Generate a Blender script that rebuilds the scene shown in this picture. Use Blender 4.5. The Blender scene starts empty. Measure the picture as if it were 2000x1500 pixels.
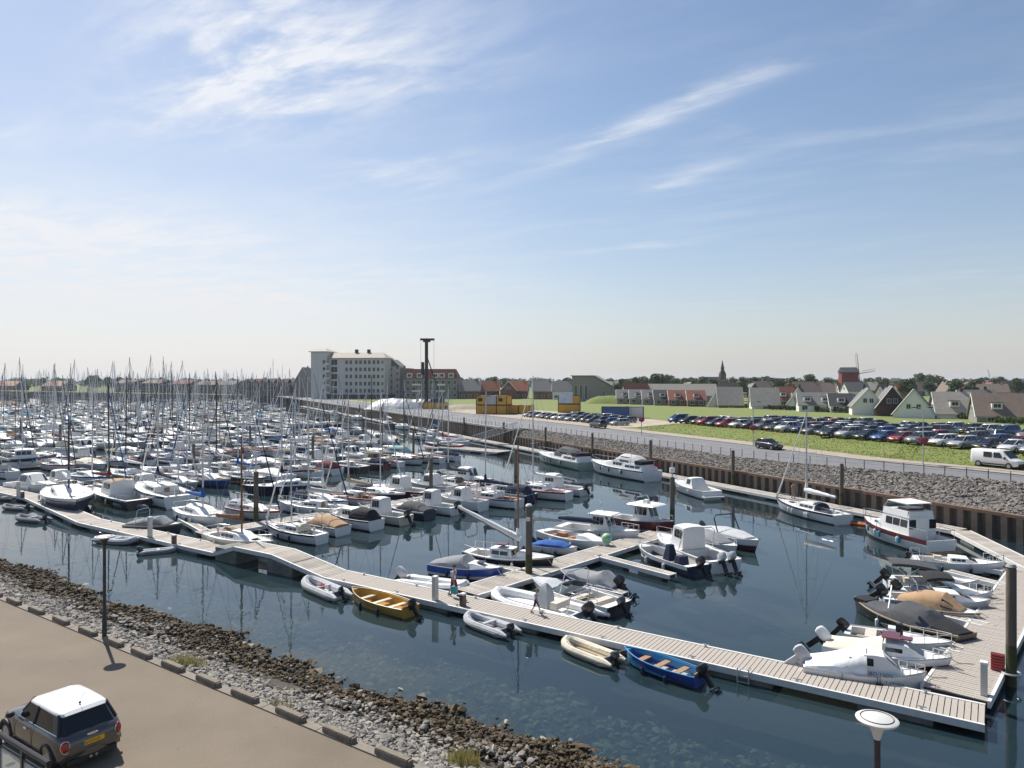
import bpy, math, random
import numpy as np
from mathutils import Vector, Matrix
random.seed(7); RNG = np.random.default_rng(7)
SC = bpy.context.scene
COL = SC.collection
R = math.radians
# ------------------------------------------------------------------ camera
F_PX, HOR, CAM_H = 1400.0, 745.0, 13.0        # focal length in photo pixels, horizon row, eye height over the water
cd = bpy.data.cameras.new('camera'); cam = bpy.data.objects.new('camera', cd); COL.objects.link(cam)
cam.location = (0, 0, CAM_H); cam.rotation_euler = (R(90), 0, 0)
cd.sensor_width = 36; cd.lens = 36 * F_PX / 2000; cd.shift_y = (HOR - 750) / 2000
cd.clip_start = 0.5; cd.clip_end = 20000
SC.camera = cam
# ------------------------------------------------------------------ light
SUN_AZ, SUN_EL = R(-35), R(50)                # azimuth measured from +Y towards +X
sv = Vector((math.sin(SUN_AZ) * math.cos(SUN_EL), math.cos(SUN_AZ) * math.cos(SUN_EL), math.sin(SUN_EL)))
sl = bpy.data.lights.new('sun', 'SUN'); sl.energy = 5.0; sl.angle = R(0.53); sl.color = (1.0, 0.955, 0.88)
so = bpy.data.objects.new('sun', sl); COL.objects.link(so); so.rotation_euler = sv.to_track_quat('Z', 'Y').to_euler()
so.location = (-40, 60, 90)
W = bpy.data.worlds.new('World'); SC.world = W; W.use_nodes = True
wt = W.node_tree; wn = wt.nodes; wl = wt.links; wn.clear()
def wnode(t, **k):
    n = wn.new(t)
    for a, b in k.items(): setattr(n, a, b)
    return n
def wmath(op, a, b=None, clamp=False):
    n = wnode('ShaderNodeMath', operation=op, use_clamp=clamp)
    for i, s in enumerate((a, b)):
        if s is None: continue
        if isinstance(s, (int, float)): n.inputs[i].default_value = s
        else: wl.new(s, n.inputs[i])
    return n.outputs[0]
sky = wnode('ShaderNodeTexSky', sky_type='NISHITA', sun_disc=False)
sky.sun_elevation = SUN_EL; sky.sun_rotation = SUN_AZ; sky.air_density = 1.0; sky.dust_density = 0.55; sky.ozone_density = 1.6
geo = wnode('ShaderNodeTexCoord'); sep = wnode('ShaderNodeSeparateXYZ'); wl.new(geo.outputs['Generated'], sep.inputs[0])
zc = wmath('MAXIMUM', sep.outputs[2], 0.02)
PX = wmath('DIVIDE', sep.outputs[0], wmath('ADD', zc, 0.03)); PY = wmath('DIVIDE', sep.outputs[1], wmath('ADD', zc, 0.03))
comb = wnode('ShaderNodeCombineXYZ'); wl.new(PX, comb.inputs[0]); wl.new(PY, comb.inputs[1])
def wnoise(scale, rot=0, stretch=(1, 1, 1), detail=7, rough=0.6, dist=0.4, off=(0, 0, 0)):
    m = wnode('ShaderNodeMapping', vector_type='TEXTURE'); wl.new(comb.outputs[0], m.inputs[0])
    m.inputs['Rotation'].default_value = (0, 0, -rot); m.inputs['Scale'].default_value = (1 / stretch[0], 1 / stretch[1], 1); m.inputs['Location'].default_value = off
    n = wnode('ShaderNodeTexNoise'); wl.new(m.outputs[0], n.inputs['Vector'])
    n.inputs['Scale'].default_value = scale; n.inputs['Detail'].default_value = detail
    n.inputs['Roughness'].default_value = rough; n.inputs['Distortion'].default_value = dist
    return n.outputs[0]
def ramp(s, lo, hi):
    n = wnode('ShaderNodeMapRange', clamp=True, interpolation_type='SMOOTHSTEP'); wl.new(s, n.inputs[0])
    n.inputs[1].default_value = lo; n.inputs[2].default_value = hi
    return n.outputs[0]
def streak(ax, ay, bx, by, wid):
    """soft elongated mask between two points of the cloud plane"""
    cx, cy = (ax + bx) / 2, (ay + by) / 2; L = math.hypot(bx - ax, by - ay) / 2; a = math.atan2(by - ay, bx - ax)
    dx = wmath('SUBTRACT', PX, cx); dy = wmath('SUBTRACT', PY, cy)
    lu = wmath('ADD', wmath('MULTIPLY', dx, math.cos(a) / L), wmath('MULTIPLY', dy, math.sin(a) / L))
    lv = wmath('ADD', wmath('MULTIPLY', dx, -math.sin(a) / wid), wmath('MULTIPLY', dy, math.cos(a) / wid))
    r2 = wmath('ADD', wmath('MULTIPLY', lu, lu), wmath('MULTIPLY', lv, lv))
    return wmath('POWER', 2.718, wmath('MULTIPLY', r2, -1.1))
wisp = wnoise(1.9, R(33), (0.6, 1.7, 1), 10, 0.62, 0.3)
broad = wnoise(0.35, R(20), (1, 1.5, 1), 5, 0.55, 0.5, (3.1, 1.7, 0))
fine = wnoise(2.7, R(28), (0.75, 1.5, 1), 11, 0.64, 0.25)
thread = wnoise(7.5, R(38), (0.28, 1.7, 1), 7, 0.6, 0.35, (1.3, .4, 0))
base = wmath('MULTIPLY', ramp(wisp, 0.40, 0.74), ramp(broad, 0.36, 0.68))
marks = None
for args, amp in (((-1.35, 2.60, -0.15, 1.95, 0.30), 1.15), ((-1.0, 2.15, -0.45, 1.70, 0.30), 0.95), ((0.15, 3.0, 0.86, 1.98, 0.075), 0.7),
                  ((-0.85, 3.3, -0.1, 2.9, 0.28), 0.55), ((-4.6, 3.6, -1.9, 4.4, 0.75), 0.9), ((-4.4, 5.4, -2.2, 7.2, 1.5), 1.1),
                  ((0.55, 3.55, 0.9, 2.9, 0.09), 0.4), ((0.45, 4.75, 1.15, 4.4, 0.12), 0.45), ((-2.2, 2.75, -1.7, 2.4, 0.22), 0.4),
                  ((-1.4, 5.5, 0.2, 6.2, 0.5), 0.5)):
    s = wmath('MULTIPLY', streak(*args), amp)
    marks = s if marks is None else wmath('ADD', marks, s)
detail = wmath('ADD', wmath('MULTIPLY', ramp(fine, 0.36, 0.66), 0.72), wmath('MULTIPLY', wmath('MULTIPLY', ramp(thread, 0.36, 0.7), ramp(fine, .3, .6)), 0.5))
bank = wmath('ADD', streak(-4.6, 3.5, -1.3, 4.3, 1.05), wmath('MULTIPLY', streak(-5.0, 7.0, -1.2, 8.5, 2.2), 1.0))
bank = wmath('MULTIPLY', bank, wmath('ADD', wmath('MULTIPLY', ramp(fine, .3, .7), .55), .45))
cl = wmath('ADD', wmath('ADD', wmath('MULTIPLY', base, 0.24), wmath('MULTIPLY', marks, detail)), wmath('MULTIPLY', bank, .85), True)
lowfade = ramp(sep.outputs[2], 0.0, 0.10)
cl = wmath('MULTIPLY', wmath('MULTIPLY', cl, lowfade), 0.80)
mixc = wnode('ShaderNodeMix', data_type='RGBA'); wl.new(cl, mixc.inputs[0]); wl.new(sky.outputs[0], mixc.inputs[6])
mixc.inputs[7].default_value = (8.2, 8.3, 8.5, 1)
# pale summer haze low over the land, brighter towards the sun
sd = wmath('ADD', wmath('MULTIPLY', sep.outputs[0], math.sin(SUN_AZ) * .5), wmath('MULTIPLY', sep.outputs[1], math.cos(SUN_AZ) * .5))
glow = ramp(sd, .30, .5)
vb = wmath('ADD', wmath('MULTIPLY', glow, 1.7), 5.0)
vc = wnode('ShaderNodeCombineXYZ'); wl.new(vb, vc.inputs[0]); wl.new(wmath('MULTIPLY', vb, .975), vc.inputs[1]); wl.new(wmath('MULTIPLY', vb, 1.0), vc.inputs[2])
vf = wmath('MULTIPLY', wmath('POWER', 2.718, wmath('MULTIPLY', zc, wmath('ADD', wmath('MULTIPLY', glow, 4.4), -9.0))), .95)
mixv = wnode('ShaderNodeMix', data_type='RGBA'); wl.new(vf, mixv.inputs[0]); wl.new(mixc.outputs[2], mixv.inputs[6]); wl.new(vc.outputs[0], mixv.inputs[7])
bg = wnode('ShaderNodeBackground'); bg.inputs[1].default_value = 0.095; wl.new(mixv.outputs[2], bg.inputs[0])
wo = wnode('ShaderNodeOutputWorld'); wl.new(bg.outputs[0], wo.inputs[0])
SC.view_settings.view_transform = 'Standard'; SC.view_settings.look = 'None'; SC.view_settings.gamma = 1
SC.view_settings.exposure = 0.32
SC.render.engine = 'CYCLES'; SC.cycles.use_denoising = True
SC.cycles.max_bounces = 6; SC.cycles.diffuse_bounces = 2; SC.cycles.glossy_bounces = 3; SC.cycles.transmission_bounces = 4
SC.cycles.transparent_max_bounces = 8; SC.cycles.caustics_reflective = False; SC.cycles.caustics_refractive = False
SC.cycles.sample_clamp_indirect = 6

# ------------------------------------------------------------------ helpers
def at(x, y, z=0.0):
    """point of height z that the photograph shows at pixel (x, y)"""
    d = F_PX * (CAM_H - z) / (y - HOR)
    return Vector(((x - 1000) * d / F_PX, d, z))
MATS = {}
def mat(name, col=(0.5, 0.5, 0.5), rough=0.5, metal=0.0, var=0.0, vscale=3.0, bump=0.0, bscale=20.0, objcol=False, col2=None, spec=0.5, coat=0.0, stretch=None, islands=0.0):
    if name in MATS: return MATS[name]
    m = bpy.data.materials.new(name); m.use_nodes = True; MATS[name] = m
    nt = m.node_tree; b = nt.nodes['Principled BSDF']; L = nt.links
    b.inputs['Roughness'].default_value = rough; b.inputs['Metallic'].default_value = metal
    b.inputs['Specular IOR Level'].default_value = spec
    if coat: b.inputs['Coat Weight'].default_value = coat; b.inputs['Coat Roughness'].default_value = 0.06
    src = None
    if objcol:
        oi = nt.nodes.new('ShaderNodeObjectInfo'); src = oi.outputs['Color']
    else: b.inputs['Base Color'].default_value = (*col, 1)
    tc = None
    def coords():
        t = nt.nodes.new('ShaderNodeTexCoord'); mp = nt.nodes.new('ShaderNodeMapping'); L.new(t.outputs['Object'], mp.inputs[0])
        if stretch: mp.inputs['Scale'].default_value = stretch
        return mp.outputs[0]
    if var > 0 or col2:
        tc = coords()
        n = nt.nodes.new('ShaderNodeTexNoise'); n.inputs['Scale'].default_value = vscale; n.inputs['Detail'].default_value = 6
        n.inputs['Roughness'].default_value = 0.65; L.new(tc, n.inputs['Vector'])
        mr = nt.nodes.new('ShaderNodeMapRange'); L.new(n.outputs[0], mr.inputs[0]); mr.inputs[1].default_value = 0.3; mr.inputs[2].default_value = 0.7
        mx = nt.nodes.new('ShaderNodeMix'); mx.data_type = 'RGBA'; L.new(mr.outputs[0], mx.inputs[0])
        if col2:
            if src: L.new(src, mx.inputs[6])
            else: mx.inputs[6].default_value = (*col, 1)
            mx.inputs[7].default_value = (*col2, 1)
        else:
            mx.blend_type = 'MULTIPLY'; mx.inputs[7].default_value = (1 - var, 1 - var, 1 - var, 1)
            if src: L.new(src, mx.inputs[6])
            else: mx.inputs[6].default_value = (*[min(1, c * (1 + var * 0.4)) for c in col], 1)
        src = mx.outputs[2]
    if islands:
        g = nt.nodes.new('ShaderNodeNewGeometry'); mr = nt.nodes.new('ShaderNodeMapRange'); L.new(g.outputs['Random Per Island'], mr.inputs[0])
        mr.inputs[3].default_value = 1 - islands; mr.inputs[4].default_value = 1 + islands
        vm = nt.nodes.new('ShaderNodeVectorMath'); vm.operation = 'SCALE'; L.new(mr.outputs[0], vm.inputs['Scale'])
        if src: L.new(src, vm.inputs[0])
        else: vm.inputs[0].default_value = col
        src = vm.outputs[0]
    if src: L.new(src, b.inputs['Base Color'])
    if bump:
        if tc is None: tc = coords()
        n = nt.nodes.new('ShaderNodeTexNoise'); n.inputs['Scale'].default_value = bscale; n.inputs['Detail'].default_value = 5; L.new(tc, n.inputs['Vector'])
        bp = nt.nodes.new('ShaderNodeBump'); bp.inputs['Strength'].default_value = bump; bp.inputs['Distance'].default_value = 0.05
        L.new(n.outputs[0], bp.inputs['Height']); L.new(bp.outputs[0], b.inputs['Normal'])
    return m

class MB:
    """collects shapes; build() links them as ONE mesh object"""
    def __init__(s): s.V = []; s.F = []; s.M = []
    def add(s, v, f, m=0):
        o = len(s.V); s.V += [tuple(p) for p in v]; s.F += [tuple(i + o for i in q) for q in f]; s.M += [m] * len(f); return s
    def box(s, c, d, m=0, rz=0, ry=0, taper=1.0):
        hx, hy, hz = d[0] / 2, d[1] / 2, d[2] / 2; M = Matrix.Rotation(rz, 3, 'Z') @ Matrix.Rotation(ry, 3, 'Y'); c = Vector(c)
        v = [c + M @ Vector((x * hx * (taper if z > 0 else 1), y * hy * (taper if z > 0 else 1), z * hz)) for z in (-1, 1) for x, y in ((-1, -1), (1, -1), (1, 1), (-1, 1))]
        return s.add(v, [(3, 2, 1, 0), (4, 5, 6, 7), (0, 1, 5, 4), (1, 2, 6, 5), (2, 3, 7, 6), (3, 0, 4, 7)], m)
    def tube(s, pts, r, n=6, m=0, caps=True):
        pts = [Vector(p) for p in pts]; k = len(pts); rs = r if isinstance(r, (list, tuple)) else [r] * k
        rings = []
        for i, p in enumerate(pts):
            t = (pts[min(i + 1, k - 1)] - pts[max(i - 1, 0)]).normalized()
            a = t.cross(Vector((0, 0, 1)))
            if a.length < 1e-3: a = Vector((1, 0, 0))
            a.normalize(); b = t.cross(a)
            rings.append([p + (a * math.cos(2 * math.pi * j / n) + b * math.sin(2 * math.pi * j / n)) * rs[i] for j in range(n)])
        return s.loft(rings, True, caps, m)
    def loft(s, rings, closed=True, caps=False, m=0, mrow=None):
        n = len(rings[0]); o = len(s.V)
        for r in rings: s.V += [tuple(p) for p in r]
        e = n if closed else n - 1
        for i in range(len(rings) - 1):
            for j in range(e):
                a = o + i * n + j; b = o + i * n + (j + 1) % n
                s.F.append((a, b, b + n, a + n)); s.M.append(mrow[j] if mrow else m)
        if caps:
            s.F.append(tuple(o + j for j in range(n))[::-1]); s.M.append(m)
            s.F.append(tuple(o + (len(rings) - 1) * n + j for j in range(n))); s.M.append(m)
        return s
    def ball(s, c, r, n=8, k=6, m=0):
        c = Vector(c); r = Vector(r) if not isinstance(r, (int, float)) else Vector((r, r, r))
        rings = [[c + Vector((r.x * math.sin(math.pi * i / k) * math.cos(2 * math.pi * j / n), r.y * math.sin(math.pi * i / k) * math.sin(2 * math.pi * j / n), -r.z * math.cos(math.pi * i / k))) for j in range(n)] for i in range(k + 1)]
        return s.loft(rings, True, False, m)
    def disc(s, c, r, h, n=16, m=0, r2=None):
        return s.tube([c, (c[0], c[1], c[2] + h)], [r, r2 if r2 is not None else r], n, m)
    def xf(s, M):
        s.V = [tuple(M @ Vector(p)) for p in s.V]; return s
    def join(s, o, mo=0):
        b = len(s.V); s.V += o.V; s.F += [tuple(i + b for i in q) for q in o.F]; s.M += [i + mo for i in o.M]; return s
    def mesh(s, name, mats, smooth=35):
        me = bpy.data.meshes.new(name); me.from_pydata(s.V, [], s.F)
        for m in (mats if isinstance(mats, (list, tuple)) else [mats]): me.materials.append(m)
        me.polygons.foreach_set('material_index', s.M)
        if smooth:
            me.polygons.foreach_set('use_smooth', [True] * len(s.F)); me.set_sharp_from_angle(angle=R(smooth))
        me.update(); return me
    def build(s, name, mats, parent=None, color=None, smooth=35, loc=None, rz=0):
        return obj(name, s.mesh(name, mats, smooth), parent, color, loc, rz)
def obj(name, me, parent=None, color=None, loc=None, rz=0):
    o = bpy.data.objects.new(name, me); COL.objects.link(o)
    if parent: o.parent = parent
    if color: o.color = (*color, 1)
    if loc is not None: o.location = loc
    if rz: o.rotation_euler = (0, 0, rz)
    return o
def empty(name, loc=(0, 0, 0), rz=0):
    o = bpy.data.objects.new(name, None); COL.objects.link(o); o.location = loc; o.rotation_euler = (0, 0, rz); o.empty_display_size = 0.3
    return o
def tag(o, label, cat, group=None):
    o['label'] = label; o['category'] = cat
    if group: o['group'] = group
    return o
def struct(o): o['kind'] = 'structure'; return o
def stuff(o): o['kind'] = 'stuff'; return o
def copy_tree(o, parent=None):
    c = o.copy(); COL.objects.link(c); c.parent = parent
    if 'group' in o: c['group'] = o['group']
    for ch in o.children: copy_tree(ch, c)
    return c
ORD = ['first', 'second', 'third', 'fourth', 'fifth', 'sixth', 'seventh', 'eighth', 'ninth', 'tenth', 'eleventh', 'twelfth', 'thirteenth', 'fourteenth', 'fifteenth', 'sixteenth', 'seventeenth', 'eighteenth', 'nineteenth', 'twentieth']
def ordw(i):
    if i < 20: return ORD[i]
    n = i + 1; suf = 'th' if 10 <= n % 100 <= 20 else {1: 'st', 2: 'nd', 3: 'rd'}.get(n % 10, 'th')
    return '%d%s' % (n, suf)
# frames of the place
Pd = Vector((0.822, -0.569, 0)); Nd = Vector((0.569, 0.822, 0))          # along the near shore, and across it over the water
Gd = Vector((0.67, 0.742, 0))                                            # the side piers
Ud = Vector((-0.429, 0.903, 0)); Vd = Vector((0.903, 0.429, 0)); W0 = Vector((39.9, 59.5, 0))   # along the quay wall / away from the water
def wp(t, s, z=0.0): p = W0 + Ud * t + Vd * s; return Vector((p.x, p.y, z))
def ang(v): return math.atan2(v.y, v.x)
def interp(t, tab):
    if t <= tab[0][0]: return tab[0][1]
    for (a, b), (c, d) in zip(tab, tab[1:]):
        if t <= c: return b + (d - b) * (t - a) / (c - a)
    return tab[-1][1]
# ================================================================== the setting
def ab(a, b, z=0.0): p = Pd * a + Nd * b; return Vector((p.x, p.y, z))
E_TAB = [(-60, 13), (0, 11.0), (8, 9.4), (14.7, 7.4), (21, 5.0), (26, 3.4), (34, 2.7), (92, 2.9), (96, 0.5), (600, 0.5)]
R1_TAB = [(-60, 17.5), (7, 16.0), (23, 13.5), (46, 16), (95, 17.5), (400, 15)]
e_ = lambda t: interp(t, E_TAB)
r1_ = lambda t: interp(t, R1_TAB)
ZQ, ZR, ZF, ZWALL = 3.0, 3.5, 4.9, 2.1       # near quay, far road, parking field, low sheet-pile wall
T_END = 455.0
M_asph = mat('asphalt_near', (0.19, 0.152, 0.110), 0.9, var=0.18, vscale=0.35, bump=0.25, bscale=60)
M_asph2 = mat('asphalt_far', (0.17, 0.17, 0.175), 0.85, var=0.25, vscale=0.4, bump=0.2, bscale=40)
M_pave = mat('pavement_brick', (0.36, 0.30, 0.24), 0.9, var=0.25, vscale=0.8, bump=0.2, bscale=30)
M_sand = mat('sandy_ground', (0.40, 0.34, 0.26), 0.95, var=0.35, vscale=0.25, bump=0.3, bscale=8)
M_grass = mat('grass', (0.13, 0.185, 0.03), 0.95, col2=(0.19, 0.195, 0.06), vscale=0.45, bump=1.0, bscale=6)
M_conc = mat('concrete', (0.36, 0.345, 0.315), 0.85, var=0.3, vscale=2.5, bump=0.2, bscale=30)
M_mud = mat('wet_shingle', (0.05, 0.038, 0.024), 0.8, var=0.4, vscale=2.0, bump=0.6, bscale=12)
M_rust = mat('rusty_steel', (0.17, 0.105, 0.065), 0.85, var=0.45, vscale=1.5, bump=0.3, bscale=14)
M_pile = mat('sheet_steel', (0.075, 0.06, 0.05), 0.8, col2=(0.13, 0.10, 0.08), vscale=1.2, bump=0.3, bscale=10)
M_galv = mat('galvanised_steel', (0.48, 0.49, 0.50), 0.45, 0.6, var=0.15)
M_white = mat('white_paint', (0.78, 0.78, 0.76), 0.4, var=0.06)
M_black = mat('black_metal', (0.02, 0.02, 0.022), 0.4, 0.3)
M_rubber = mat('black_rubber', (0.018, 0.018, 0.02), 0.7)
def sheet(name, rows, m, z=None):
    """grid surface from rows of points"""
    b = MB(); b.loft(rows, False, False); return b.build(name, m, smooth=60)
# near quay
nt_ = M_asph.node_tree; bs_ = nt_.nodes['Principled BSDF']; src_ = bs_.inputs['Base Color'].links[0].from_socket
def mulnoise(nt_, src_, scale, lo, hi, a, b, detail=4):
    t_ = nt_.nodes.new('ShaderNodeTexCoord'); n_ = nt_.nodes.new('ShaderNodeTexNoise'); n_.inputs['Scale'].default_value = scale; n_.inputs['Detail'].default_value = detail; nt_.links.new(t_.outputs['Object'], n_.inputs[0])
    r_ = nt_.nodes.new('ShaderNodeMapRange'); nt_.links.new(n_.outputs[0], r_.inputs[0]); r_.inputs[1].default_value = lo; r_.inputs[2].default_value = hi; r_.inputs[3].default_value = a; r_.inputs[4].default_value = b
    v_ = nt_.nodes.new('ShaderNodeVectorMath'); v_.operation = 'SCALE'; nt_.links.new(src_, v_.inputs[0]); nt_.links.new(r_.outputs[0], v_.inputs['Scale']); return v_.outputs[0]
src_ = mulnoise(nt_, src_, 22, .3, .7, .86, 1.12, 6); src_ = mulnoise(nt_, src_, .22, .35, .65, .88, 1.08, 5); src_ = mulnoise(nt_, src_, 1.7, .68, .76, 1.0, .72, 3)
nt_.links.new(src_, bs_.inputs['Base Color'])
struct(sheet('quay_road', [[ab(a, -40, ZQ), ab(a, 13.62, ZQ)] for a in (150, -160)], M_asph))
M_bed = mat('harbour_bed', (0.035, 0.05, 0.038), 0.95, col2=(0.06, 0.062, 0.045), vscale=0.5)
prof = [(13.6, 2.98), (15.5, 2.25), (17.5, 1.5), (19.5, 0.72), (21.5, -0.12), (24, -0.9), (28, -1.9), (34, -2.8), (60, -3.5)]
rows = []
for i in range(121):
    a = 140 - i * 2.4
    rows.append([ab(a, b + (0.35 * math.sin(a * 0.33) + 0.25 * math.sin(a * 0.91 + b) if 18 < b < 30 else 0), z) for b, z in prof])
SHORE = struct(sheet('shore_slope', rows, M_mud)); SHORE['label'] = 'rubble shore sloping from the near quay road into the water'
struct(sheet('harbour_bed', [[ab(a, b, -3.45) for b in (59, 700)] for a in (200, -900)], M_bed))
kb = MB()
for i in range(60): kb.box(ab(60 - i * 2.5, 13.78, ZQ - 0.04), (2.47, 0.3, 0.16), rz=ang(Pd))
struct(kb.build('kerb_edging', mat('kerb_concrete', (.235, .20, .16), .9, var=.35, vscale=3)))
# stones of the rubble shore: the largest ones are single pieces, the rest one mass
ico = [(0, 0, -1), (.72, -.53, -.45), (-.28, -.85, -.45), (-.89, 0, -.45), (-.28, .85, -.45), (.72, .53, -.45), (.28, -.85, .45), (-.72, -.53, .45), (-.72, .53, .45), (.28, .85, .45), (.89, 0, .45), (0, 0, 1)]
icf = [(0, 1, 2), (1, 0, 5), (0, 2, 3), (0, 3, 4), (0, 4, 5), (1, 5, 10), (2, 1, 6), (3, 2, 7), (4, 3, 8), (5, 4, 9), (1, 10, 6), (2, 6, 7), (3, 7, 8), (4, 8, 9), (5, 9, 10), (6, 10, 11), (7, 6, 11), (8, 7, 11), (9, 8, 11), (10, 9, 11)]
ICO = np.array(ico); ICF = np.array(icf)
def rock_arrays(P, S):
    """many small angular stones as one vertex/face array; P centres, S sizes"""
    n = len(P); jit = 1 + RNG.uniform(-0.38, 0.38, (n, 12, 1)); sc = S[:, None, None] * RNG.uniform(0.55, 1.25, (n, 1, 3)) * np.array([1.15, 1, 0.72])
    v = ICO[None] * jit * sc
    a = RNG.uniform(0, 6.28, n); t = RNG.uniform(-0.5, 0.5, n); ca, sa, ct, st = np.cos(a), np.sin(a), np.cos(t), np.sin(t)
    x, y, z = v[..., 0], v[..., 1], v[..., 2]
    y, z = y * ct[:, None] - z * st[:, None], y * st[:, None] + z * ct[:, None]
    x, y = x * ca[:, None] - y * sa[:, None], x * sa[:, None] + y * ca[:, None]
    v = np.stack([x, y, z], -1) + P[:, None, :]
    f = ICF[None] + (np.arange(n) * 12)[:, None, None]
    return v.reshape(-1, 3), f.reshape(-1, 3)
def np_mesh(name, v, f, m):
    me = bpy.data.meshes.new(name); me.vertices.add(len(v)); me.vertices.foreach_set('co', v.astype(np.float32).ravel())
    k = f.shape[1]; me.loops.add(f.size); me.loops.foreach_set('vertex_index', f.astype(np.int32).ravel())
    me.polygons.add(len(f)); me.polygons.foreach_set('loop_start', np.arange(0, f.size, k, dtype=np.int32))
    me.polygons.foreach_set('use_smooth', [False] * len(f)); me.update(calc_edges=True); me.materials.append(m); return me
M_stone = mat('grey_rubble_stone', (0.25, 0.228, 0.20), 0.85, var=0.3, vscale=6, islands=0.42)
M_weed = mat('weed_covered_stone', (0.050, 0.033, 0.015), 0.85, col2=(0.095, 0.066, 0.032), vscale=3, islands=0.5)
M_sunk = mat('sunken_stone', (0.26, 0.23, 0.16), 0.9, var=0.3, vscale=3, islands=0.5)
def on_shore(n, a0, a1, b0, b1, smin, smax, skew=1.0):
    u = RNG.uniform(0, 1, n) ** skew; a = a0 + (a1 - a0) * u; b = RNG.uniform(b0, b1, n)
    wig = RNG.normal(0, .35, n) + 0.5 * np.sin(a * 0.33) + 0.35 * np.sin(a * 0.91) + 0.25 * np.sin(a * 2.3)
    b = b + wig * ((b > 16.5) & (b < 30))
    z = np.interp(b - wig * ((b > 16.5) & (b < 30)) * 0.8, [p[0] for p in prof], [p[1] for p in prof])
    s = RNG.uniform(smin, smax, n) * RNG.uniform(0.7, 1.2, n)
    P = np.stack([Pd.x * a + Nd.x * b, Pd.y * a + Nd.y * b, z + s * 0.25], -1)
    return P, s
def shore_mass(name, m, parts_n=0, **k):
    P, S = on_shore(**k)
    if parts_n:
        d = np.hypot(P[:, 0], P[:, 1]); vis = np.abs(P[:, 0]) < d * 0.75; key = np.where(vis, S / d, 0); idx = np.argsort(-key)[:parts_n]
        mask = np.ones(len(P), bool); mask[idx] = False
        protos = [np_mesh('stone', *rock_arrays(np.zeros((1, 3)), np.ones(1)), m) for _ in range(6)]
        for q in idx:
            o = obj('stone', protos[q % 6], SHORE, loc=Vector(P[q])); s = float(S[q]); o.scale = (s, s, s); o.rotation_euler = (0, 0, q * 1.7)
        P, S = P[mask], S[mask]
    o = obj(name, np_mesh(name, *rock_arrays(P, S), m), SHORE); stuff(o)
shore_mass('grey_stones', M_stone, 300, n=17000, a0=4, a1=-78, b0=14.0, b1=17.2, smin=0.05, smax=0.13, skew=1.25)
shore_mass('grey_stones', M_stone, 0, n=1500, a0=4, a1=-78, b0=17.6, b1=21.6, smin=0.05, smax=0.12, skew=1.2)
shore_mass('weedy_stones', M_weed, 0, n=36000, a0=4, a1=-80, b0=16.8, b1=21.4, smin=0.04, smax=0.12, skew=1.2)
shore_mass('weedy_stones', M_weed, 0, n=1300, a0=4, a1=-80, b0=20.8, b1=22.2, smin=0.1, smax=0.27, skew=1.2)
shore_mass('sunken_stones', M_sunk, 0, n=3800, a0=4, a1=-76, b0=21.3, b1=30, smin=0.09, smax=0.26, skew=1.2)
# concrete wheel stops along the kerb
bs = MB(); n8 = [(-.5, -.05), (-.5, .10), (-.36, .17), (.36, .17), (.5, .10), (.5, -.05)]
bs.loft([[(x, y * .19, z * .85) for y, z in n8] for x in (-0.62, -0.56)] + [[(x, y * .24, z) for y, z in n8] for x in (-0.55, 0.55)] + [[(x, y * .19, z * .85) for y, z in n8] for x in (0.56, 0.62)], True, True)
M_stop = mat('weathered_concrete', (0.215, 0.18, 0.14), 0.9, var=0.4, vscale=5, bump=0.4, bscale=25)
bm_ = bs.mesh('wheel_stop', M_stop)
for i, (x, y) in enumerate([(7, 1160), (43, 1175), (87, 1193), (133, 1213), (183, 1235), (232, 1256), (287, 1278), (349, 1303), (416, 1332), (487, 1361), (575, 1398), (668, 1438), (773, 1482), (900, 1535)]):
    p = at(x, y, ZQ); a = p.dot(Pd); o = obj('wheel_stop', bm_, loc=ab(a, 13.78, ZQ + 0.04), rz=ang(Pd) + random.uniform(-.02, .02))
    tag(o, 'brown concrete wheel stop in the row along the quay edge', 'wheel stop', 'wheel stops along the quay edge')
# water
wm = bpy.data.materials.new('harbour_water'); wm.use_nodes = True; nt = wm.node_tree; nt.nodes.clear(); N = nt.nodes.new; L = nt.links
fr = N('ShaderNodeFresnel'); fr.inputs[0].default_value = 1.48
gl = N('ShaderNodeBsdfGlossy'); gl.inputs['Roughness'].default_value = 0.015; gl.inputs['Color'].default_value = (1, 1, 1, 1)
tr = N('ShaderNodeBsdfTransparent'); tr.inputs[0].default_value = (0.60, 0.72, 0.66, 1)
df = N('ShaderNodeBsdfDiffuse'); df.inputs[0].default_value = (0.030, 0.060, 0.075, 1)
m1 = N('ShaderNodeMixShader'); m1.inputs[0].default_value = 0.45; L.new(tr.outputs[0], m1.inputs[1]); L.new(df.outputs[0], m1.inputs[2])
m2 = N('ShaderNodeMixShader'); L.new(fr.outputs[0], m2.inputs[0]); L.new(m1.outputs[0], m2.inputs[1]); L.new(gl.outputs[0], m2.inputs[2])
tcn = N('ShaderNodeTexCoord'); mp = N('ShaderNodeMapping'); L.new(tcn.outputs['Object'], mp.inputs[0])
mp.inputs['Rotation'].default_value = (0, 0, R(25)); mp.inputs['Scale'].default_value = (1, 0.6, 1)
n1 = N('ShaderNodeTexNoise'); n1.inputs['Scale'].default_value = 1.1; n1.inputs['Detail'].default_value = 3; n1.inputs['Distortion'].default_value = 0.5; L.new(mp.outputs[0], n1.inputs[0])
n2 = N('ShaderNodeTexNoise'); n2.inputs['Scale'].default_value = 0.055; n2.inputs['Detail'].default_value = 2; L.new(mp.outputs[0], n2.inputs[0])
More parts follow.
